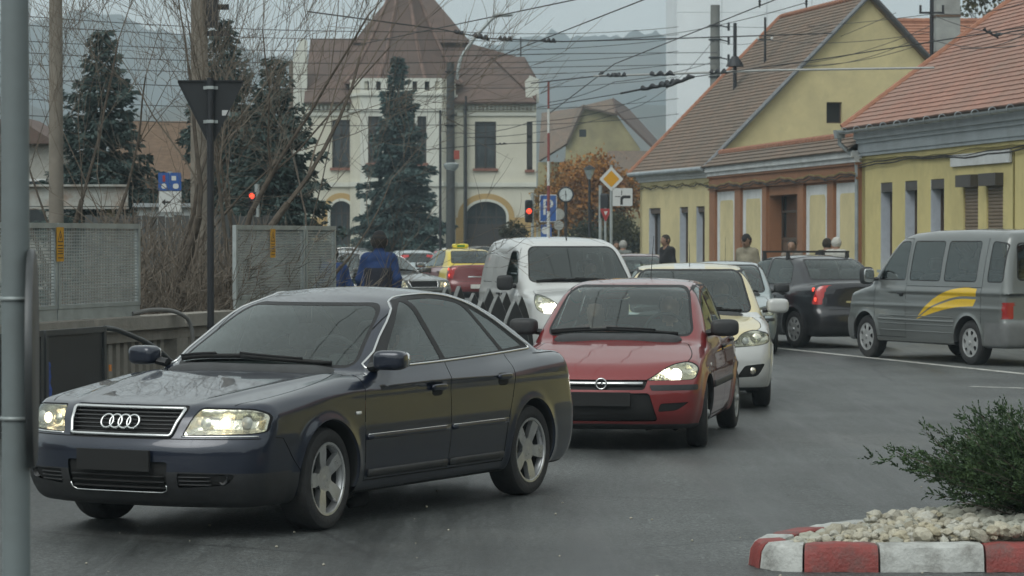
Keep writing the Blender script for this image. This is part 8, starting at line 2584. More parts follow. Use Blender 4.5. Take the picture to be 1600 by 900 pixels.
# near pole at the left edge with a round sign seen edge on
d = 9.2
p = thing('sign_post', 'thick grey post at the left edge with a round sign seen edge on', 'sign post', (gx(24, d), d, 0))
mb = MB(); mb.tube([(0, 0, -0.1), (0, 0, 3.2)], 0.0445, 28); mb.build('post', pole_paint, p, 60)
mb = MB(); mb.tube([(0, 0, 3.2), (0, 0, 3.23)], [0.0455, 0.03], 20); mb.build('post_cap', pole_paint, p, 40)
sgz = zat(560, d)
sn = empty('round_sign', (0.062, 0, sgz), 0, p)
R = Matrix.Rotation(rad(7.6), 3, 'Z')
mb = MB(); prof_ = [(0.0005, 0.004), (0.33, 0.004), (0.345, 0.0), (0.348, -0.012), (0.344, -0.022), (0.336, -0.022), (0.334, -0.004), (0.0005, -0.002)]
mb.lathe(prof_, 56, (0, 0, 0), 'x'); mb.v = [tuple(R @ Vector(v)) for v in mb.v]
mb.build('disc', M('sign_back', (0.07, 0.075, 0.078), 0.45, 0.3, var=0.15), sn, 40)
for z in (-0.19, 0.19):
 mb = MB(); mb.box((-0.035, -0.0, z), (0.07, 0.05, 0.035)); mb.torus((-0.062, 0, z), 0.047, 0.006, (1, 0, 0), (0, 1, 0), 24, 6); mb.build('clamp', galv, sn, 60)
# back of the give way sign
d = 30.0
p = thing('give_way_sign', 'back of a dark triangular sign on a slim dark post', 'traffic sign', (gx(329, d), d, 0))
mb = MB(); mb.tube([(0, 0, -0.1), (0, 0, zat(122, d))], 0.036, 14); mb.build('post', dark_steel, p, 60)
z1, z0 = zat(125, d), zat(232, d)
hw = 0.352
mb = MB(); mb.prism(rpoly([(-hw, z1), (hw, z1), (0, z0)], 0.035, 5), (0, 0.042, 0), (1, 0, 0), (0, 0, 1), (0, 1, 0), 0.004)
tri = mb.build('sign_plate', M('sign_back_dark', (0.018, 0.021, 0.024), 0.55, 0.2, var=0.15), p)
mb = MB(); fr_ = rpoly([(-hw, z1), (hw, z1), (0, z0)], 0.035, 5); inn_ = offs(fr_, -0.012)
vs, fs = holed_plate(fr_, [inn_], (0, 0.030, 0), (1, 0, 0), (0, 0, 1), (0, -1, 0), -0.0115); mb.add(vs, fs); mb.build('rim', M('sign_back_dark'), p)
for z in (zat(137, d), zat(190, d)):
 mb = MB(); mb.box((0, 0.035, z), (0.15, 0.014, 0.032)); mb.box((0, -0.037, z), (0.075, 0.01, 0.032)); mb.torus((0, 0, z), 0.04, 0.006, (1, 0, 0), (0, 1, 0), 20, 6); mb.build('clamp', galv, p, 60)
mb = MB(); mb.box((gx(353, d) - gx(329, d), 0.0405, zat(176, d)), (0.085, 0.002, 0.055)); mb.build('sticker', M('white_sticker', (0.5, 0.52, 0.52), 0.5), p)
# ---- parapet
LN = lambda Y: Vector((-4.45 + 0.297 * (Y - 27.6), Y, 0))
def parapet():
 pr = thing('bridge_parapet', 'weathered concrete parapet with balusters carrying the mesh screens', 'parapet', (0, 0, 0))
 a, b = LN(22.0), LN(39.0)
 t = (b - a).normalized(); n_ = Vector((-t.y, t.x, 0)); an = math.atan2(t.y, t.x); L_ = (b - a).length
 seg = 2.0
 k = int(L_ / seg)
 for i in range(k):
  c = a + t * (L_ * (i + 0.5) / k)
  mb = MB(); mb.box((0, 0, 0), (L_ / k - 0.01, 0.34, 0.13), an, taper=0.96); mb.build('cap_stone', conc, pr, loc=(c.x, c.y, 0.935))
  mb = MB(); mb.box((0, 0, 0), (L_ / k - 0.01, 0.20, 0.12), an); mb.build('rail_beam', conc, pr, loc=(c.x, c.y, 0.81))
  mb = MB(); mb.box((0, 0, 0), (L_ / k - 0.01, 0.30, 0.40), an); mb.build('base_stone', conc, pr, loc=(c.x, c.y, 0.15))
  pc = a + t * (L_ * i / k)
  mb = MB(); mb.box((0, 0, 0), (0.30, 0.26, 0.40), an); mb.build('pier', conc, pr, loc=(pc.x, pc.y, 0.55))
  for j in range(9):
   q = pc + t * (0.28 + (L_ / k - 0.56) * (j + 0.5) / 9)
   mb = MB(); mb.box((0, 0, 0), (0.09, 0.12, 0.40), an); mb.build('baluster', conc, pr, loc=(q.x, q.y, 0.55))
 # thick cable hung over the cap
 q = LN(29.85)
 mb = MB(); mb.tube(spl([LN(29.5) + Vector((0.02, 0, 1.03)), LN(30.0) + Vector((0.05, -0.1, 1.06)), LN(30.4) + Vector((0.15, -0.25, 1.02)), LN(30.5) + Vector((0.24, -0.2, 0.85)), LN(30.5) + Vector((0.24, -0.2, 0.3))], 6), 0.022, 8)
 tag(mb.build('cable', M('grey_cable', (0.16, 0.16, 0.155), 0.7), None, 60), 'thick grey cable hanging over the parapet beside the mesh screen', 'cable')
parapet()
def mesh_panel(Y0, Y1, label, warn=None, dense=True):
 a, b = LN(Y0), LN(Y1)
 t = (b - a).normalized(); an = math.atan2(t.y, t.x); L_ = (b - a).length
 p = thing('mesh_screen', label, 'screen', (a.x, a.y, 0), an, 'mesh screens on the parapet')
 z0, z1 = 1.005, 1.945
 def bar(x0, x1, za, zb, th=0.045, nm='frame_bar'):
  mb = MB(); mb.box(((x0 + x1) / 2, 0, (za + zb) / 2), (x1 - x0, th, zb - za)); mb.build(nm, galv, p)
 bar(0, L_, z0, z0 + 0.11, 0.03, 'kick_plate'); bar(0.0, 0.05, z0 + 0.112, z1); bar(L_ - 0.05, L_, z0 + 0.112, z1)
 bar(0.052, L_ - 0.052, z1 - 0.05, z1); bar(0.052, L_ - 0.052, z0 + 0.112, z0 + 0.15)
 mb = MB()
 nx = int((L_ - 0.1) / 0.036); nz = int((z1 - z0 - 0.2) / 0.030)
 for i in range(1, nx): mb.box((0.05 + (L_ - 0.1) * i / nx, 0.004, (z0 + 0.15 + z1 - 0.05) / 2), (0.0065, 0.005, z1 - z0 - 0.2))
 for j in range(1, nz): mb.box((L_ / 2, -0.004, z0 + 0.15 + (z1 - z0 - 0.2) * j / nz), (L_ - 0.1, 0.005, 0.0105))
 o = mb.build('wire_mesh', galv, p); o['kind'] = 'stuff'
 if warn is not None:
  w = thing('warning_plate', warn[1], 'sign', (a.x + t.x * warn[0], a.y + t.y * warn[0], 0), an)
  yl = M('warning_yellow', (0.55, 0.28, 0.01), 0.6, var=0.1)
  bw = M('sign_black', (0.012, 0.012, 0.012), 0.6)
  # the near face looks towards the camera: local -Y
  mb = MB(); mb.box((0, -0.03, 1.74), (0.155, 0.004, 0.33)); mb.build('plate', yl, w)
  o = (0, -0.0325, 1.74)
  vs, fs = holed_plate([(-0.06, 0.02), (0.06, 0.02), (0, 0.14)], [[(-0.044, 0.03), (0.044, 0.03), (0, 0.117)]], o, (1, 0, 0), (0, 0, 1), (0, -1, 0), 0.001)
  mb = MB(); mb.add(vs, fs); mb.build('triangle', bw, w)
  mb = MB(); mb.prism([(0.008, 0.098), (-0.012, 0.062), (0.0, 0.064), (-0.006, 0.036), (0.014, 0.072), (0.003, 0.07)], o, (1, 0, 0), (0, 0, 1), (0, -1, 0), 0.0012); mb.build('flash', bw, w)
  for z, ww in ((-0.01, 0.11), (-0.04, 0.12), (-0.065, 0.10), (-0.09, 0.12), (-0.13, 0.11)):
   mb = MB(); mb.box((0, -0.0328, 1.74 + z), (ww, 0.001, 0.009)); mb.build('text_line', bw, w)
 return p
mesh_panel(26.0, 27.83, 'mesh screen behind the foreground post at the left edge')
mesh_panel(27.85, 29.7, 'mesh screen on the parapet left of the give way sign', (0.02, 'yellow high voltage warning plate on the left mesh screen'))
mesh_panel(32.2, 34.28, 'mesh screen on the parapet right of the give way sign', (1.1, 'yellow warning plate seen on the second mesh screen'))
mesh_panel(34.32, 35.3, 'short mesh screen at the far end of the parapet')
# ---- dark guard panel with a bent end rail
t = Vector((0.285, 0.958, 0)).normalized(); an = math.atan2(t.y, t.x)
for (Y0, Y1, lb) in ((25.1, 26.3, 'dark guard panel with a bent end rail before the parapet'), (23.6, 25.05, 'dark guard panel behind the foreground post')):
 a = Vector((-3.70 - 0.297 * (26.3 - Y0), Y0, 0)); L_ = (Y1 - Y0) / t.y
 g = thing('guard_panel', lb, 'barrier', (a.x, a.y, 0), an, 'guard panels along the kerb')
 fm_ = M('guard_frame', (0.055, 0.06, 0.062), 0.45, 0.3, var=0.15)
 for (x0, x1, z0, z1, nm) in ((0, 0.05, 0, 1.0, 'frame_post'), (L_ - 0.05, L_, 0, 1.0, 'frame_post'), (0.052, L_ - 0.052, 0.95, 1.0, 'top_rail'), (0.052, L_ - 0.052, 0.12, 0.17, 'bottom_rail')):
  mb = MB(); mb.box(((x0 + x1) / 2, 0, (z0 + z1) / 2), (x1 - x0, 0.05, z1 - z0)); mb.build(nm, fm_, g)
 mb = MB(); mb.box((L_ / 2, 0, 0.56), (L_ - 0.104, 0.012, 0.776)); mb.build('infill_board', M('dark_board', (0.022, 0.024, 0.026), 0.5, var=0.2, scale=2), g)
 if Y1 > 26:
  mb = MB(); mb.tube(spl([(L_, 0, 0.985), (L_ + 0.25, -0.04, 0.95), (L_ + 0.75, -0.14, 0.80), (L_ + 1.1, -0.2, 0.62)], 6), 0.024, 8); mb.build('end_rail', fm_, g, 60)
  mb = MB(); mb.box((L_ - 0.02 + 0.08, -0.03, 0.62), (0.045, 0.01, 0.06)); mb.build('reflector', cm()['amber'], g)
  gb_ = M('blue_spray', (0.03, 0.075, 0.30), 0.7, var=0.4, scale=20)
  rn = random.Random(3)
  for i in range(9):
   x, z = 0.07 + 0.03 * rn.random(), 0.36 + i * 0.04
   mb = MB(); pl = [(x + 0.045 * rn.uniform(0.5, 1.3) * math.cos(q) , z + 0.05 * rn.uniform(0.6, 1.2) * math.sin(q)) for q in np.linspace(0, 5.6, 8)]
   mb.prism(pl, (0, -0.0075 - 0.0003 * i, 0), (1, 0, 0), (0, 0, 1), (0, -1, 0), 0.0003); mb.build('spray_mark', gb_, g)
# ---- pointed arch barrier fins
fin_d = M('fin_face', (0.02, 0.022, 0.024), 0.6, var=0.2); fin_w = M('fin_edge', (0.20, 0.21, 0.208), 0.7, var=0.25, dirt=(0.08, 0.08, 0.08), dscale=9, damt=0.8)
def fin(x, y, h, rz, label):
 f = thing('barrier_fin', label, 'bollard', (x, y, 0), rz, 'pointed barrier fins beside the white van')
 out = [(-0.20, 0)] + [(-0.20 * (1 - q ** 2.2), h * 0.35 + h * 0.65 * q) for q in np.linspace(0, 1, 10)]
 out = out + [(-u, v) for u, v in reversed(out[:-1])]
 inn = offs(out, -0.007)
 mb = MB(); mb.prism(out, (0, 0.07, 0), (1, 0, 0), (0, 0, 1), (0, -1, 0), 0.065); mb.build('fin_body', fin_w, f)
 for y0, dr in ((0.0045, -1), (0.0705, 1)):
  mb = MB(); mb.prism(inn, (0, y0, 0), (1, 0, 0), (0, 0, 1), (0, dr, 0), 0.004); mb.build('dark_face', fin_d, f)
for i, (c, d, h) in enumerate([(699, 37.6, 1.16), (720, 37.0, 1.15), (742, 36.4, 1.16), (766, 35.8, 1.15), (792, 35.2, 1.14), (816, 34.6, 1.16), (779, 34.0, 1.09), (806, 33.5, 1.10), (755, 34.6, 1.08)]):
 fin(gx(c, d), d, h + 0.05 * math.sin(i * 2.3), rad(38 + 9 * math.sin(i * 1.7)), 'pointed pale edged dark fin, number %s from the left in the barrier row' % ['one', 'two', 'three', 'four', 'five', 'six', 'seven', 'eight', 'nine'][[699, 720, 742, 755, 766, 779, 792, 806, 816].index(c)])
# ---- plank fence behind the trees
pf = thing('plank_fence', 'grey weathered plank fence behind the bare trees', 'fence', (gx(300, 45), 45, 0))
rn = random.Random(6)
plk = [M('grey_plank', (0.085, 0.09, 0.09), 0.9, var=0.25, scale=3, stretch=(1, 1, 0.1)), M('grey_plank_b', (0.065, 0.068, 0.068), 0.9, var=0.25, scale=3, stretch=(1, 1, 0.1))]
for i in range(24):
 x = -1.6 + i * 0.125
 mb = MB(); mb.box((0, 0, 0), (0.115, 0.025, 2.15 + rn.uniform(-0.05, 0.05))); mb.build('plank', rn.choice(plk), pf, loc=(x, rn.uniform(-0.008, 0.008), 1.07))
for z in (0.5, 1.7):
 mb = MB(); mb.box((-0.16, 0.05, z), (3.0, 0.05, 0.09)); mb.build('fence_rail', plk[1], pf)
bx = thing('pale_shed', 'low pale shed behind the blue road signs', 'shed', (gx(258, 52), 52, 0))
mb = MB(); mb.box((0, 0.8, 1.2), (1.0, 1.5, zat(318, 52) - 0.0 - 1.2 + 1.2 - 0.05 if False else 2.3)); mb.build('wall', M('pale_shed_wall', (0.34, 0.37, 0.37), 0.8, var=0.1), bx)
mb = MB(); mb.box((0, 0.8, 2.39), (1.15, 1.7, 0.07)); mb.build('roof', zinc, bx)

# ---- poles
def pole(name, label, col, d, r, top, mat, taper=0.75, cat='pole', group=None, sect=14):
 p = thing(name, label, cat, (gx(col, d), d, 0), group=group)
 mb = MB(); mb.tube([(0, 0, -0.2), (0, 0, top)], [r, r * taper], sect); mb.build('shaft', mat, p, 60)
 return p
pc_ = M('concrete_pole', (0.20, 0.18, 0.15), 0.9, var=0.2, scale=2, dirt=(0.10, 0.09, 0.075), dscale=1.5, damt=0.5, bump=0.2)
pole('utility_pole', 'thick concrete pole left of the dark spruce', 88, 46, 0.125, 8.5, pc_)
up = pole('utility_pole', 'thick concrete pole right behind the give way sign', 312, 44, 0.15, 8.5, pc_)
for z in (4.9, 5.3):
 mb = MB(); mb.box((0.2, 0, z), (0.5, 0.08, 0.08)); mb.build('bracket', dark_steel, up)
mb = MB(); mb.box((0.21, -0.05, 5.25), (0.16, 0.22, 0.5)); mb.build('junction_box', dark_steel, up)
pole('utility_pole', 'slim concrete pole left of the turret building', 455, 80, 0.08, zat(95, 80), pc_)
# lamp column in front of the turret building
d = 112
lp = pole('lamp_column', 'tall dark street lamp column with a curved arm before the turret building', 704, d, 0.19, zat(98, d), M('dark_lamp_column', (0.05, 0.055, 0.055), 0.7, var=0.2), 0.8, 'street lamp')
def rel(col, y, d_=d, c0=704): return (gx(col, d_) - gx(c0, d_), 0, zat(y, d_))
mb = MB(); mb.tube(spl([rel(714, 125), rel(716, 108), rel(722, 88), rel(740, 62), rel(762, 36), rel(772, 27), rel(780, 24)], 5), [0.065] * 31, 8); mb.build('arm', galv, lp, 60)
mb = MB(); sq(mb, rel(786, 23), (0.75, 0.3, 0.16), 0.6); mb.build('lamp_head', galv, lp, 60)
for y in (112, 180, 196, 262):
 mb = MB(); mb.torus((0, 0, zat(y, d)), 0.20, 0.03, (1, 0, 0), (0, 1, 0), 16, 6); mb.build('collar', dark_steel, lp, 60)
mb = MB(); mb.box(rel(713, 242), (0.24, 0.2, 0.34)); mb.build('red_box', M('faded_red', (0.30, 0.06, 0.04), 0.6), lp)
mb = MB(); mb.lathe([(0.05, -0.25), (0.28, 0.02), (0.30, 0.14), (0.05, 0.25)], 12, rel(705, 262)); mb.build('lantern', M('lantern_glass', (0.30, 0.34, 0.34), 0.2, coat=0.5), lp, 40)
pole('thin_mast', 'thin dark mast just right of the lamp column', 728, 104, 0.05, zat(150, 104), dark_steel)
pole('thin_mast', 'thin dark mast just left of the lamp column', 688, 108, 0.06, zat(172, 108), dark_steel)
# red and white banded mast
d = 98
bm_ = thing('banded_mast', 'slim red and white banded mast before the parking sign', 'mast', (gx(857, d), d, 0))
cols = [('white_band', 0.55, 0.56, 0.54), ('red_band', 0.22, 0.05, 0.045)]
ys_ = [440, 330, 290, 252, 208, 170, 126]
for i in range(len(ys_) - 1):
 c_ = cols[i % 2]
 mb = MB(); mb.tube([(0, 0, max(0, zat(ys_[i], d))), (0, 0, zat(ys_[i + 1], d))], 0.058 - 0.004 * i, 10); mb.build('band', M(c_[0], c_[1:], 0.6, var=0.1), bm_, 60)
# traffic lights
def traffic_light(label, col, y, d, rz=0.0, lit=0, post_to=0.0, sc=1.0):
 t = thing('traffic_light', label, 'traffic light', (gx(col, d), d, 0), rz)
 zc = zat(y, d)
 mb = MB(); mb.tube([(0.16 * sc, 0.02, post_to), (0.16 * sc, 0.02, zc + 0.75 * sc)], 0.05, 10); mb.build('post', galv, t, 60)
 h = empty('signal_head', (0, 0, zc), 0, t)
 mb = MB(); sq(mb, (0, 0, 0), (0.30 * sc, 0.22 * sc, 0.92 * sc), 0.25); mb.build('housing', dark_steel, h, 40)
 for k in range(3):
  z = (0.29 - 0.29 * k) * sc
  on = (k == lit)
  mt = M('signal_red_lit', (0.5, 0.02, 0.02), 0.3, emit=(1.0, 0.07, 0.03), estr=2.2) if on else M('signal_dark', (0.03, 0.03, 0.03), 0.3)
  mb = MB(); mb.lathe([(0.0005, -0.135 * sc), (0.09 * sc, -0.12 * sc), (0.11 * sc, -0.11 * sc)], 18, (0, 0, z), 'y'); mb.build('lens', mt, h, 60)
  mb = MB(); vs, fs = [], []
  for i in range(13):
   a = math.pi * i / 12
   for yy in (-0.10, -0.28 + 0.10 * (1 - math.sin(a))): vs.append((0.115 * sc * math.cos(a), yy * sc, z + 0.115 * sc * math.sin(a)))
  fs = [(2 * i, 2 * i + 1, 2 * i + 3, 2 * i + 2) for i in range(12)]
  mb.add(vs, fs); mb.build('visor', dark_steel, h, 60)
 mb = MB(); mb.box((0.12 * sc, 0.02, 0.25 * sc), (0.12 * sc, 0.05, 0.05)); mb.box((0.12 * sc, 0.02, -0.25 * sc), (0.12 * sc, 0.05, 0.05)); mb.build('bracket', galv, h)
 return t
traffic_light('red lit traffic light at the corner of the turret building', 826, 330, 100, rad(8), 1, sc=0.85)
traffic_light('traffic light glowing red through the bare branches', 395, 318, 58, rad(-8), 0, sc=0.52)
traffic_light('dark traffic light seen from behind above a small give way sign', 945, 322, 84, rad(160), 9, sc=0.8)
# signs round the crossing
def sign_post(name, label, col, d, top, r=0.04, mat=None, loc_only=False):
 s_ = thing(name, label, 'traffic sign', (gx(col, d), d, 0))
 mb = MB(); mb.tube([(0, 0, -0.1), (0, 0, top)], r, 10); mb.build('post', mat or galv, s_, 60)
 return s_
def plate_(parent, nm, poly, mat, y=-0.05, th=0.01):
 mb = MB(); mb.prism(poly, (0, y, 0), (1, 0, 0), (0, 0, 1), (0, -1, 0), th); return mb.build(nm, mat, parent)
def R2(c0, d, x0, y0, x1, y1): return rect(gx(x0, d) - gx(c0, d), gx(x1, d) - gx(c0, d), zat(y1, d), zat(y0, d))
sgn_w = M('sign_white', (0.55, 0.57, 0.56), 0.5, var=0.05); sgn_y = M('sign_amber', (0.58, 0.29, 0.01), 0.5, var=0.05); sgn_b = M('sign_blue', (0.02, 0.085, 0.30), 0.5, var=0.08); sgn_k = M('sign_black', (0.012, 0.012, 0.012), 0.6); sgn_r = M('sign_red', (0.33, 0.03, 0.03), 0.5)
d = 72
s_ = sign_post('priority_sign', 'yellow diamond priority sign with a white bend plate below it', 955, d, zat(258, d))
cx_ = 0.0
dia = [(0, zat(299, d)), (gx(973, d) - gx(954, d), zat(280, d)), (0, zat(260, d)), (-(gx(973, d) - gx(954, d)), zat(280, d))]
plate_(s_, 'diamond_border', rpoly(dia, 0.03), sgn_w); plate_(s_, 'diamond_field', rpoly(offs(dia, -0.07), 0.02), sgn_y, -0.0605, 0.003)
bp_ = R2(955, d, 957, 294, 988, 322)
plate_(s_, 'bend_plate', rpoly(bp_, 0.03), sgn_w, -0.05)
def RR(c0, x0, y0, x1, y1): return R2(c0, d, x0, y0, x1, y1)
arrow = [(gx(a, d) - gx(955, d), zat(b, d)) for a, b in ((969, 320), (973, 320), (973, 312), (974.5, 310), (985, 310), (985, 305.5), (973, 305.5), (969.8, 308), (969, 311))]
plate_(s_, 'bend_line', arrow, sgn_k, -0.0605, 0.002)
plate_(s_, 'side_road_line', R2(955, d, 961, 306.6, 969.4, 307.8), sgn_k, -0.0605, 0.002); plate_(s_, 'side_road_line', R2(955, d, 970.6, 297.5, 971.8, 305), sgn_k, -0.0605, 0.002)
d = 83
s_ = sign_post('yield_sign', 'small red rimmed give way sign under the dark traffic light', 946, d, zat(325, d), 0.035)
tri = [(gx(937, d) - gx(946, d), zat(326, d)), (gx(956, d) - gx(946, d), zat(326, d)), (0, zat(347, d))]
plate_(s_, 'sign_plate', rpoly(tri, 0.03), sgn_r); plate_(s_, 'sign_field', rpoly(offs(tri, -0.075), 0.01), sgn_w, -0.0605, 0.003)
d = 100
s_ = sign_post('parking_sign', 'blue parking sign with a white P behind the banded mast', 856, d, zat(303, d))
plate_(s_, 'sign_plate', rpoly(R2(856, d, 843, 304, 870, 347), 0.05), sgn_w); plate_(s_, 'sign_field', rpoly(R2(856, d, 844.2, 305.4, 868.8, 345.6), 0.04), sgn_b, -0.0605, 0.003)
def txt(body, size, parent, loc, mat, ext=0.004):
 c = bpy.data.curves.new('letter', 'FONT'); c.body = body; c.size = size; c.extrude = ext; c.align_x = 'CENTER'; c.align_y = 'CENTER'
 o = bpy.data.objects.new('letter', c); COL.objects.link(o)
 dg = bpy.context.evaluated_depsgraph_get(); me = bpy.data.meshes.new_from_object(o.evaluated_get(dg)); bpy.data.objects.remove(o)
 me.materials.clear(); me.materials.append(mat)
 q = link('letter', me, parent, loc); q.rotation_euler = (math.pi / 2, 0, 0)
 return q
txt('P', 0.78, s_, (-0.01, -0.066, zat(325, d)), sgn_w)
s2 = sign_post('symbol_sign', 'small blue sign panel below the parking sign', 852, 99, zat(350, 99), 0.03)
mb = MB(); mb.prism(rpoly(R2(852, 99, 845, 351, 862, 372), 0.03), (0, -0.05, 0), (1, 0, 0), (0, 0, 1), (0, -1, 0), 0.01); mb.build('sign_plate', sgn_b, s2)
mb = MB(); mb.lathe([(0.001, -0.065), (0.13, -0.065), (0.13, -0.0605)], 18, (0, 0, zat(360, 99)), 'y'); mb.build('symbol', sgn_w, s2)
s2 = sign_post('round_sign_pair', 'pair of weathered round signs beside the parking sign', 873, 100, zat(326, 100), 0.03)
for y, r in ((335, 0.20), (352, 0.17)):
 mb = MB(); mb.lathe([(0.001, -0.05), (r, -0.05), (r, -0.04), (0.001, -0.035)], 24, (0, 0, zat(y, 100)), 'y'); mb.build('disc', M('faded_disc', (0.30, 0.31, 0.29), 0.6, var=0.2), s2, 40)
# clock on a post
d = 104
ck = thing('street_clock', 'round street clock with a white face on a post', 'clock', (gx(884, d), d, 0))
mb = MB(); mb.tube([(0, 0, 0), (0, 0, zat(316, d))], 0.06, 10); mb.build('post', dark_steel, ck, 60)
zc = zat(304, d); r = 0.27
mb = MB(); mb.lathe([(r * 0.86, -0.115), (r, -0.12), (r + 0.02, -0.08), (r + 0.02, 0.08), (r, 0.12), (r * 0.86, 0.115)], 36, (0, 0, zc), 'y'); mb.build('case', dark_steel, ck, 40)
for sgn in (-1, 1):
 mb = MB(); mb.lathe([(0.0005, 0.112 * sgn), (r * 0.88, 0.112 * sgn)], 36, (0, 0, zc), 'y'); mb.build('dial', M('clock_dial', (0.50, 0.55, 0.55), 0.4), ck)
for a, l_, w in ((rad(-5), 0.14, 0.026), (rad(178), 0.19, 0.018)):
 dx, dz = math.sin(a), math.cos(a)
 mb = MB(); mb.prism([(-w, -0.03), (w, -0.03), (w * 0.4, l_), (-w * 0.4, l_)], (0, -0.116, zc), (dz, 0, -dx), (dx, 0, dz), (0, -1, 0), 0.004); mb.build('clock_hand', sgn_k, ck)
for k in range(12):
 a = k * math.pi / 6
 mb = MB(); mb.box((0.205 * math.sin(a), -0.1155, zc + 0.205 * math.cos(a)), (0.016, 0.004, 0.016)); mb.build('hour_mark', sgn_k, ck)
# old lantern on a post
d = 92
ln = thing('street_lantern', 'old style glass lantern on a slim dark post', 'street lamp', (gx(921, d), d, 0))
mb = MB(); mb.tube([(0, 0, 0), (0, 0, zat(280, d))], [0.06, 0.04], 10); mb.build('post', dark_steel, ln, 60)
z0, z1 = zat(280, d), zat(263, d)
mb = MB(); mb.lathe([(0.06, z0), (0.17, z1 - 0.04), (0.165, z1 - 0.02)], 6); mb.build('glass', M('lantern_glass', (0.30, 0.34, 0.34), 0.2, coat=0.5), ln)
mb = MB(); mb.lathe([(0.21, z1 - 0.03), (0.12, z1 + 0.05), (0.02, z1 + 0.10)], 6); mb.build('cap', dark_steel, ln)
# blue direction panel with white plate on the left
d = 50
bs_ = sign_post('blue_direction_sign', 'blue two field road sign with a white arrow plate, behind branches', 266, d, zat(268, d), 0.04)
for x0, x1 in ((248, 265.6), (266.4, 284)):
 plate_(bs_, 'sign_field', rpoly(R2(266, d, x0, 270, x1, 298), 0.02), sgn_b)
def RB(x0, y0, x1, y1): return R2(266, d, x0, y0, x1, y1)
plate_(bs_, 'symbol', RB(255, 274, 259, 284), sgn_r, -0.0605, 0.003); plate_(bs_, 'symbol', rpoly(RB(253, 287, 261, 295), 0.04), sgn_w, -0.0605, 0.003)
plate_(bs_, 'symbol', rpoly(RB(271, 287, 280, 295), 0.04), sgn_w, -0.0605, 0.003); plate_(bs_, 'symbol', RB(269, 275, 276, 282), sgn_w, -0.0605, 0.003)
plate_(bs_, 'white_plate', RB(249, 299, 284, 331), sgn_w); 
ar = [(gx(a, d) - gx(266, d), zat(b, d)) for a, b in ((253, 316), (259, 311), (259, 314.6), (267, 314.6), (267, 317.4), (259, 317.4), (259, 321))]
plate_(bs_, 'arrow', ar, sgn_k, -0.0605, 0.003)
# masts on and behind the roofs at the right
d = 84
cp_ = pole('trolley_pole', 'tall concrete trolley wire pole before the white block', 1117, 118, 0.24, zat(8, 118), M('grey_concrete_pole', (0.17, 0.175, 0.165), 0.9, var=0.2, scale=1.5), 0.8)
for y in (40, 62, 90, 120):
 mb = MB(); mb.torus((0, 0, zat(y, 118)), 0.24, 0.035, (1, 0, 0), (0, 1, 0), 16, 6); mb.build('collar', dark_steel, cp_, 60)
 mb = MB(); mb.tube([(0.2, 0, zat(y, 118)), (0.55, 0, zat(y + 3, 118))], 0.03, 6); mb.tube([(0.55, 0, zat(y - 5, 118)), (0.55, 0, zat(y + 8, 118))], 0.05, 8); mb.build('insulator', dark_steel, cp_, 60)
rm_ = pole('roof_mast', 'short dark pipe mast with a flared collar on the gabled roof', 1148, 94, 0.07, zat(36, 94), dark_steel, 0.85)
mb = MB(); mb.lathe([(0.30, zat(104, 94)), (0.24, zat(98, 94)), (0.10, zat(88, 94))], 14); mb.build('collar', dark_steel, rm_, 40)
rm2 = pole('roof_mast', 'thin dark mast with a crossarm on the gabled roof', 1195, 93.5, 0.045, zat(27, 93.5), dark_steel, 0.8)
mb = MB(); mb.box((0, 0, zat(62, 93.5)), (0.5, 0.04, 0.04)); mb.build('crossarm', dark_steel, rm2)
for x in (-0.22, 0.22):
 mb = MB(); mb.lathe([(0.03, 0), (0.05, 0.05), (0.02, 0.10)], 8, (x, 0, zat(62, 93.5))); mb.build('insulator', sgn_w, rm2, 60)
rm3 = thing('roof_mast', 'dark service mast with a wide crossarm on the near red roof', 'mast', (gx(1455, 71.9), 71.9, 0))
mb = MB(); mb.tube([(0, 0, zat(130, 71.9)), (0, 0, zat(-20, 71.9))], 0.05, 10); mb.build('shaft', dark_steel, rm3, 60)
mb = MB(); mb.box((0, 0, zat(20, 71.9)), (0.62, 0.05, 0.05)); mb.build('crossarm', dark_steel, rm3)
mb = MB(); mb.tube([(-0.14, 0, zat(127, 71.9)), (0.10, 0, zat(121, 71.9))], 0.04, 6); mb.build('foot', dark_steel, rm3)
for x in (-0.28, 0.28):
 mb = MB(); mb.tube([(x, 0, zat(20, 71.9)), (x, 0, zat(8, 71.9))], 0.03, 8); mb.build('insulator', dark_steel, rm3, 60)

# ---- overhead wires
wirem = M('overhead_wire', (0.02, 0.021, 0.022), 0.6)
def wire(pts, r, label, nm='overhead_wire', mat=None, group='overhead wires across the street', sag=0.0, seg=14, fit=()):
 """pts: (col, row, distance)"""
 P = [px(*p_) for p_ in pts]
 out = []
 for a, b in zip(P[:-1], P[1:]):
  for i in range(seg):
   t_ = i / seg; q = a.lerp(b, t_); q.z -= sag * 4 * t_ * (1 - t_); out.append(q)
 out.append(P[-1])
 w_ = thing(nm, label, 'wire', group=group)
 mb = MB(); mb.tube(out, r * 0.8, 5); mb.build('wire', mat or wirem, w_, 60)
 for (u, ln_, rr) in fit:
  i = int(u * (len(out) - 2)); a, b = out[i], out[i + 1]; dv = (b - a).normalized()
  mb = MB(); q = a.lerp(b, 0.5)
  k = 5; rr *= 0.72; ln_ *= 0.85
  mb.tube([q + dv * (ln_ * (j / k - 0.5)) + Vector((0, 0, rr * 0.4 * (-1) ** j)) for j in range(k + 1)], [rr * (0.4 if j % 2 else 1.0) for j in range(k + 1)], 7); mb.build('insulator', dark_steel, w_, 60)
 return w_
ORD = ['first', 'second', 'third', 'fourth', 'fifth', 'sixth', 'seventh', 'eighth', 'ninth', 'tenth', 'eleventh', 'twelfth']
def to_px(v): 
 return ((v[0] / v[1]) * F_PX + 800, HOR - (v[2] - CAM_H) / v[1] * F_PX, v[1])
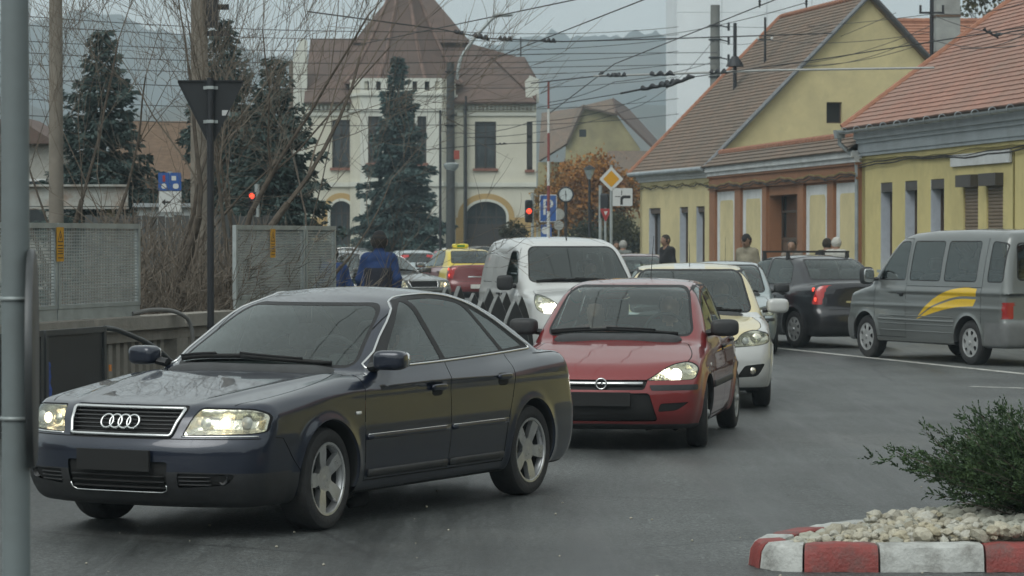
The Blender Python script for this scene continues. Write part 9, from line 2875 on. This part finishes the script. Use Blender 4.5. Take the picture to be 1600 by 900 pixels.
CURVE = [(0.9, 34, 5.25), (-0.3, 27, 5.35), (-1.9, 21, 5.4), (-3.6, 15.5, 5.45), (-5.6, 10, 5.5)]
wire([(560, 70, 60), (925, -6, 40)] + [to_px(v) for v in CURVE], 0.012, 'left of the two thin wires rising steeply across the sky above the street lamp')
wire([(760, 96, 60), (1020, -6, 38)] + [to_px((v[0] + 0.7, v[1] - 0.3, v[2])) for v in CURVE], 0.012, 'right of the two thin wires rising steeply across the sky above the street lamp')
wire([(480, 18, 62), (690, 46, 66), (760, 60, 68), (880, 65, 70), (1060, 60, 74), (1300, 52, 78)], 0.02, 'trolley wire carrying a row of dark insulators before the distant hill', fit=((0.28, 0.5, 0.07), (0.38, 0.8, 0.09), (0.46, 0.5, 0.08), (0.57, 0.5, 0.08)))
for i, (y0, y1, d0, d1) in enumerate([(20, 34, 55, 60), (34, 46, 60, 66), (60, 52, 60, 60), (78, 72, 58, 62), (96, 92, 62, 60), (118, 112, 56, 60), (150, 146, 60, 62), (176, 170, 64, 62)]):
 wire([(-30, y0, d0), (700, (y0 + y1) / 2 + 22, d0 + 14), (1060, y1 + 8, d1 + 26)], 0.011, 'long thin wire crossing behind the bare trees, %s from the top at the left edge' % ORD[i], sag=0.12)
wire([(690, 88, 90), (880, 84, 92), (1120, 82, 116)], 0.018, 'upper of two level wires from the lamp column to the concrete trolley pole')
wire([(700, 108, 90), (1120, 100, 116)], 0.016, 'lower of two level wires from the lamp column to the concrete trolley pole')
wire([(640, 236, 92), (760, 226, 95), (850, 222, 97)], 0.018, 'wire carrying two small hanging lamps before the turret building', fit=((0.66, 0.6, 0.05),))
wire([(690, 205, 95), (830, 190, 98), (1010, 150, 100)], 0.014, 'sagging thin wire from the lamp column to above the old gable house', sag=0.2)
wire([(728, 215, 104), (1000, 165, 108), (1117, 60, 118)], 0.014, 'sagging thin wire from the slim mast up to the concrete trolley pole', sag=0.3)
wire([(857, 160, 98), (960, 128, 95), (1117, 96, 112)], 0.016, 'thin wire from the banded mast to the concrete trolley pole', sag=0.1)
wire([(860, 176, 84), (960, 100, 72), (1230, -8, 58)], 0.016, 'steep wire with one insulator rising over the diamond sign to the white block', fit=((0.42, 0.6, 0.06),))
wire([(830, 130, 76), (932, 119, 72), (965, 118, 71)], 0.02, 'trolley span wire ending at the pale rod', fit=((0.95, 0.7, 0.07),))
wire([(928, 119, 72), (1060, 115, 70), (1200, 110, 68), (1460, 106, 66)], 0.034, 'pale insulated trolley span rod crossing before the yellow gable', 'span_rod', M('pale_rod', (0.33, 0.34, 0.33), 0.6), fit=((0.10, 0.5, 0.08), (0.29, 0.9, 0.09), (0.50, 0.6, 0.09)))
wire([(970, 146, 66), (1030, 134, 65), (1062, 127, 64), (1078, 121, 64)], 0.03, 'black trolley wire crossing fitting hanging below the rod', 'wire_fitting', fit=((0.3, 1.0, 0.09), (0.5, 0.9, 0.10), (0.7, 0.8, 0.09), (0.9, 0.4, 0.06)))
wire([(840, 168, 74), (970, 146, 66)], 0.014, 'thin wire running left from the black crossing fitting'); wire([(1078, 121, 64), (1300, 90, 58), (1640, 36, 52)], 0.014, 'long thin wire running right from the black crossing fitting past the gable')
for i, (a, b) in enumerate([((1117, 40, 118), (1455, 22, 72)), ((1117, 62, 118), (1195, 62, 93.5)), ((1195, 62, 93.5), (1455, 50, 72)), ((1120, 118, 118), (1400, 20, 80)), ((1240, 100, 85), (1455, 40, 72)), ((1250, 102, 85), (1460, 62, 72)), ((1250, 104, 84), (1420, 66, 78)), ((960, 60, 100), (1260, 4, 60)), ((1455, 20, 72), (1640, -10, 58)), ((1455, 22, 72), (1640, 52, 56)), ((1455, 62, 72), (1640, 62, 56)), ((1500, 75, 60), (1640, 30, 52))]):
 wire([a, b], 0.011, 'thin service wire between the roof masts, %s counting by its left end' % ORD[[0, 1, 4, 2, 5, 6, 7, 3, 8, 9, 10, 11][i]] if i != 7 else 'thin wire slanting over the white block towards the gable peak', sag=0.18)
wire([(1545, 50, 60), (1556, 56, 60), (1578, 50, 59), (1640, 40, 58)], 0.02, 'service wire with black clamps over the near red roof', fit=((0.1, 0.4, 0.06), (0.4, 0.5, 0.05)))
for c in (1187, 1260):
 wire([(c, -12, 64), (c, 2, 64), (c, 12, 64)], 0.02, '%s short dropper hanging before the white block' % ('left' if c < 1200 else 'right'), fit=((0.7, 0.18, 0.05),), seg=4)

# ---- haze
hz = MB(); hz.box((0, 700, 85), (2620, 1920, 172))
hm = bpy.data.materials.new('haze_air'); hm.use_nodes = True
hn, hl_ = hm.node_tree.nodes, hm.node_tree.links
hn.clear()
pv = hn.new('ShaderNodeVolumePrincipled'); ho = hn.new('ShaderNodeOutputMaterial')
pv.inputs['Color'].default_value = (0.72, 0.87, 0.97, 1)
pv.inputs['Density'].default_value = 0.00062
pv.inputs['Anisotropy'].default_value = 0.2
hl_.new(pv.outputs[0], ho.inputs['Volume'])
tag(hz.build('haze', hm), 'thin blue grey haze filling the valley air', 'haze', kind='stuff')
print('scene built in', round(time.time() - T0, 1))
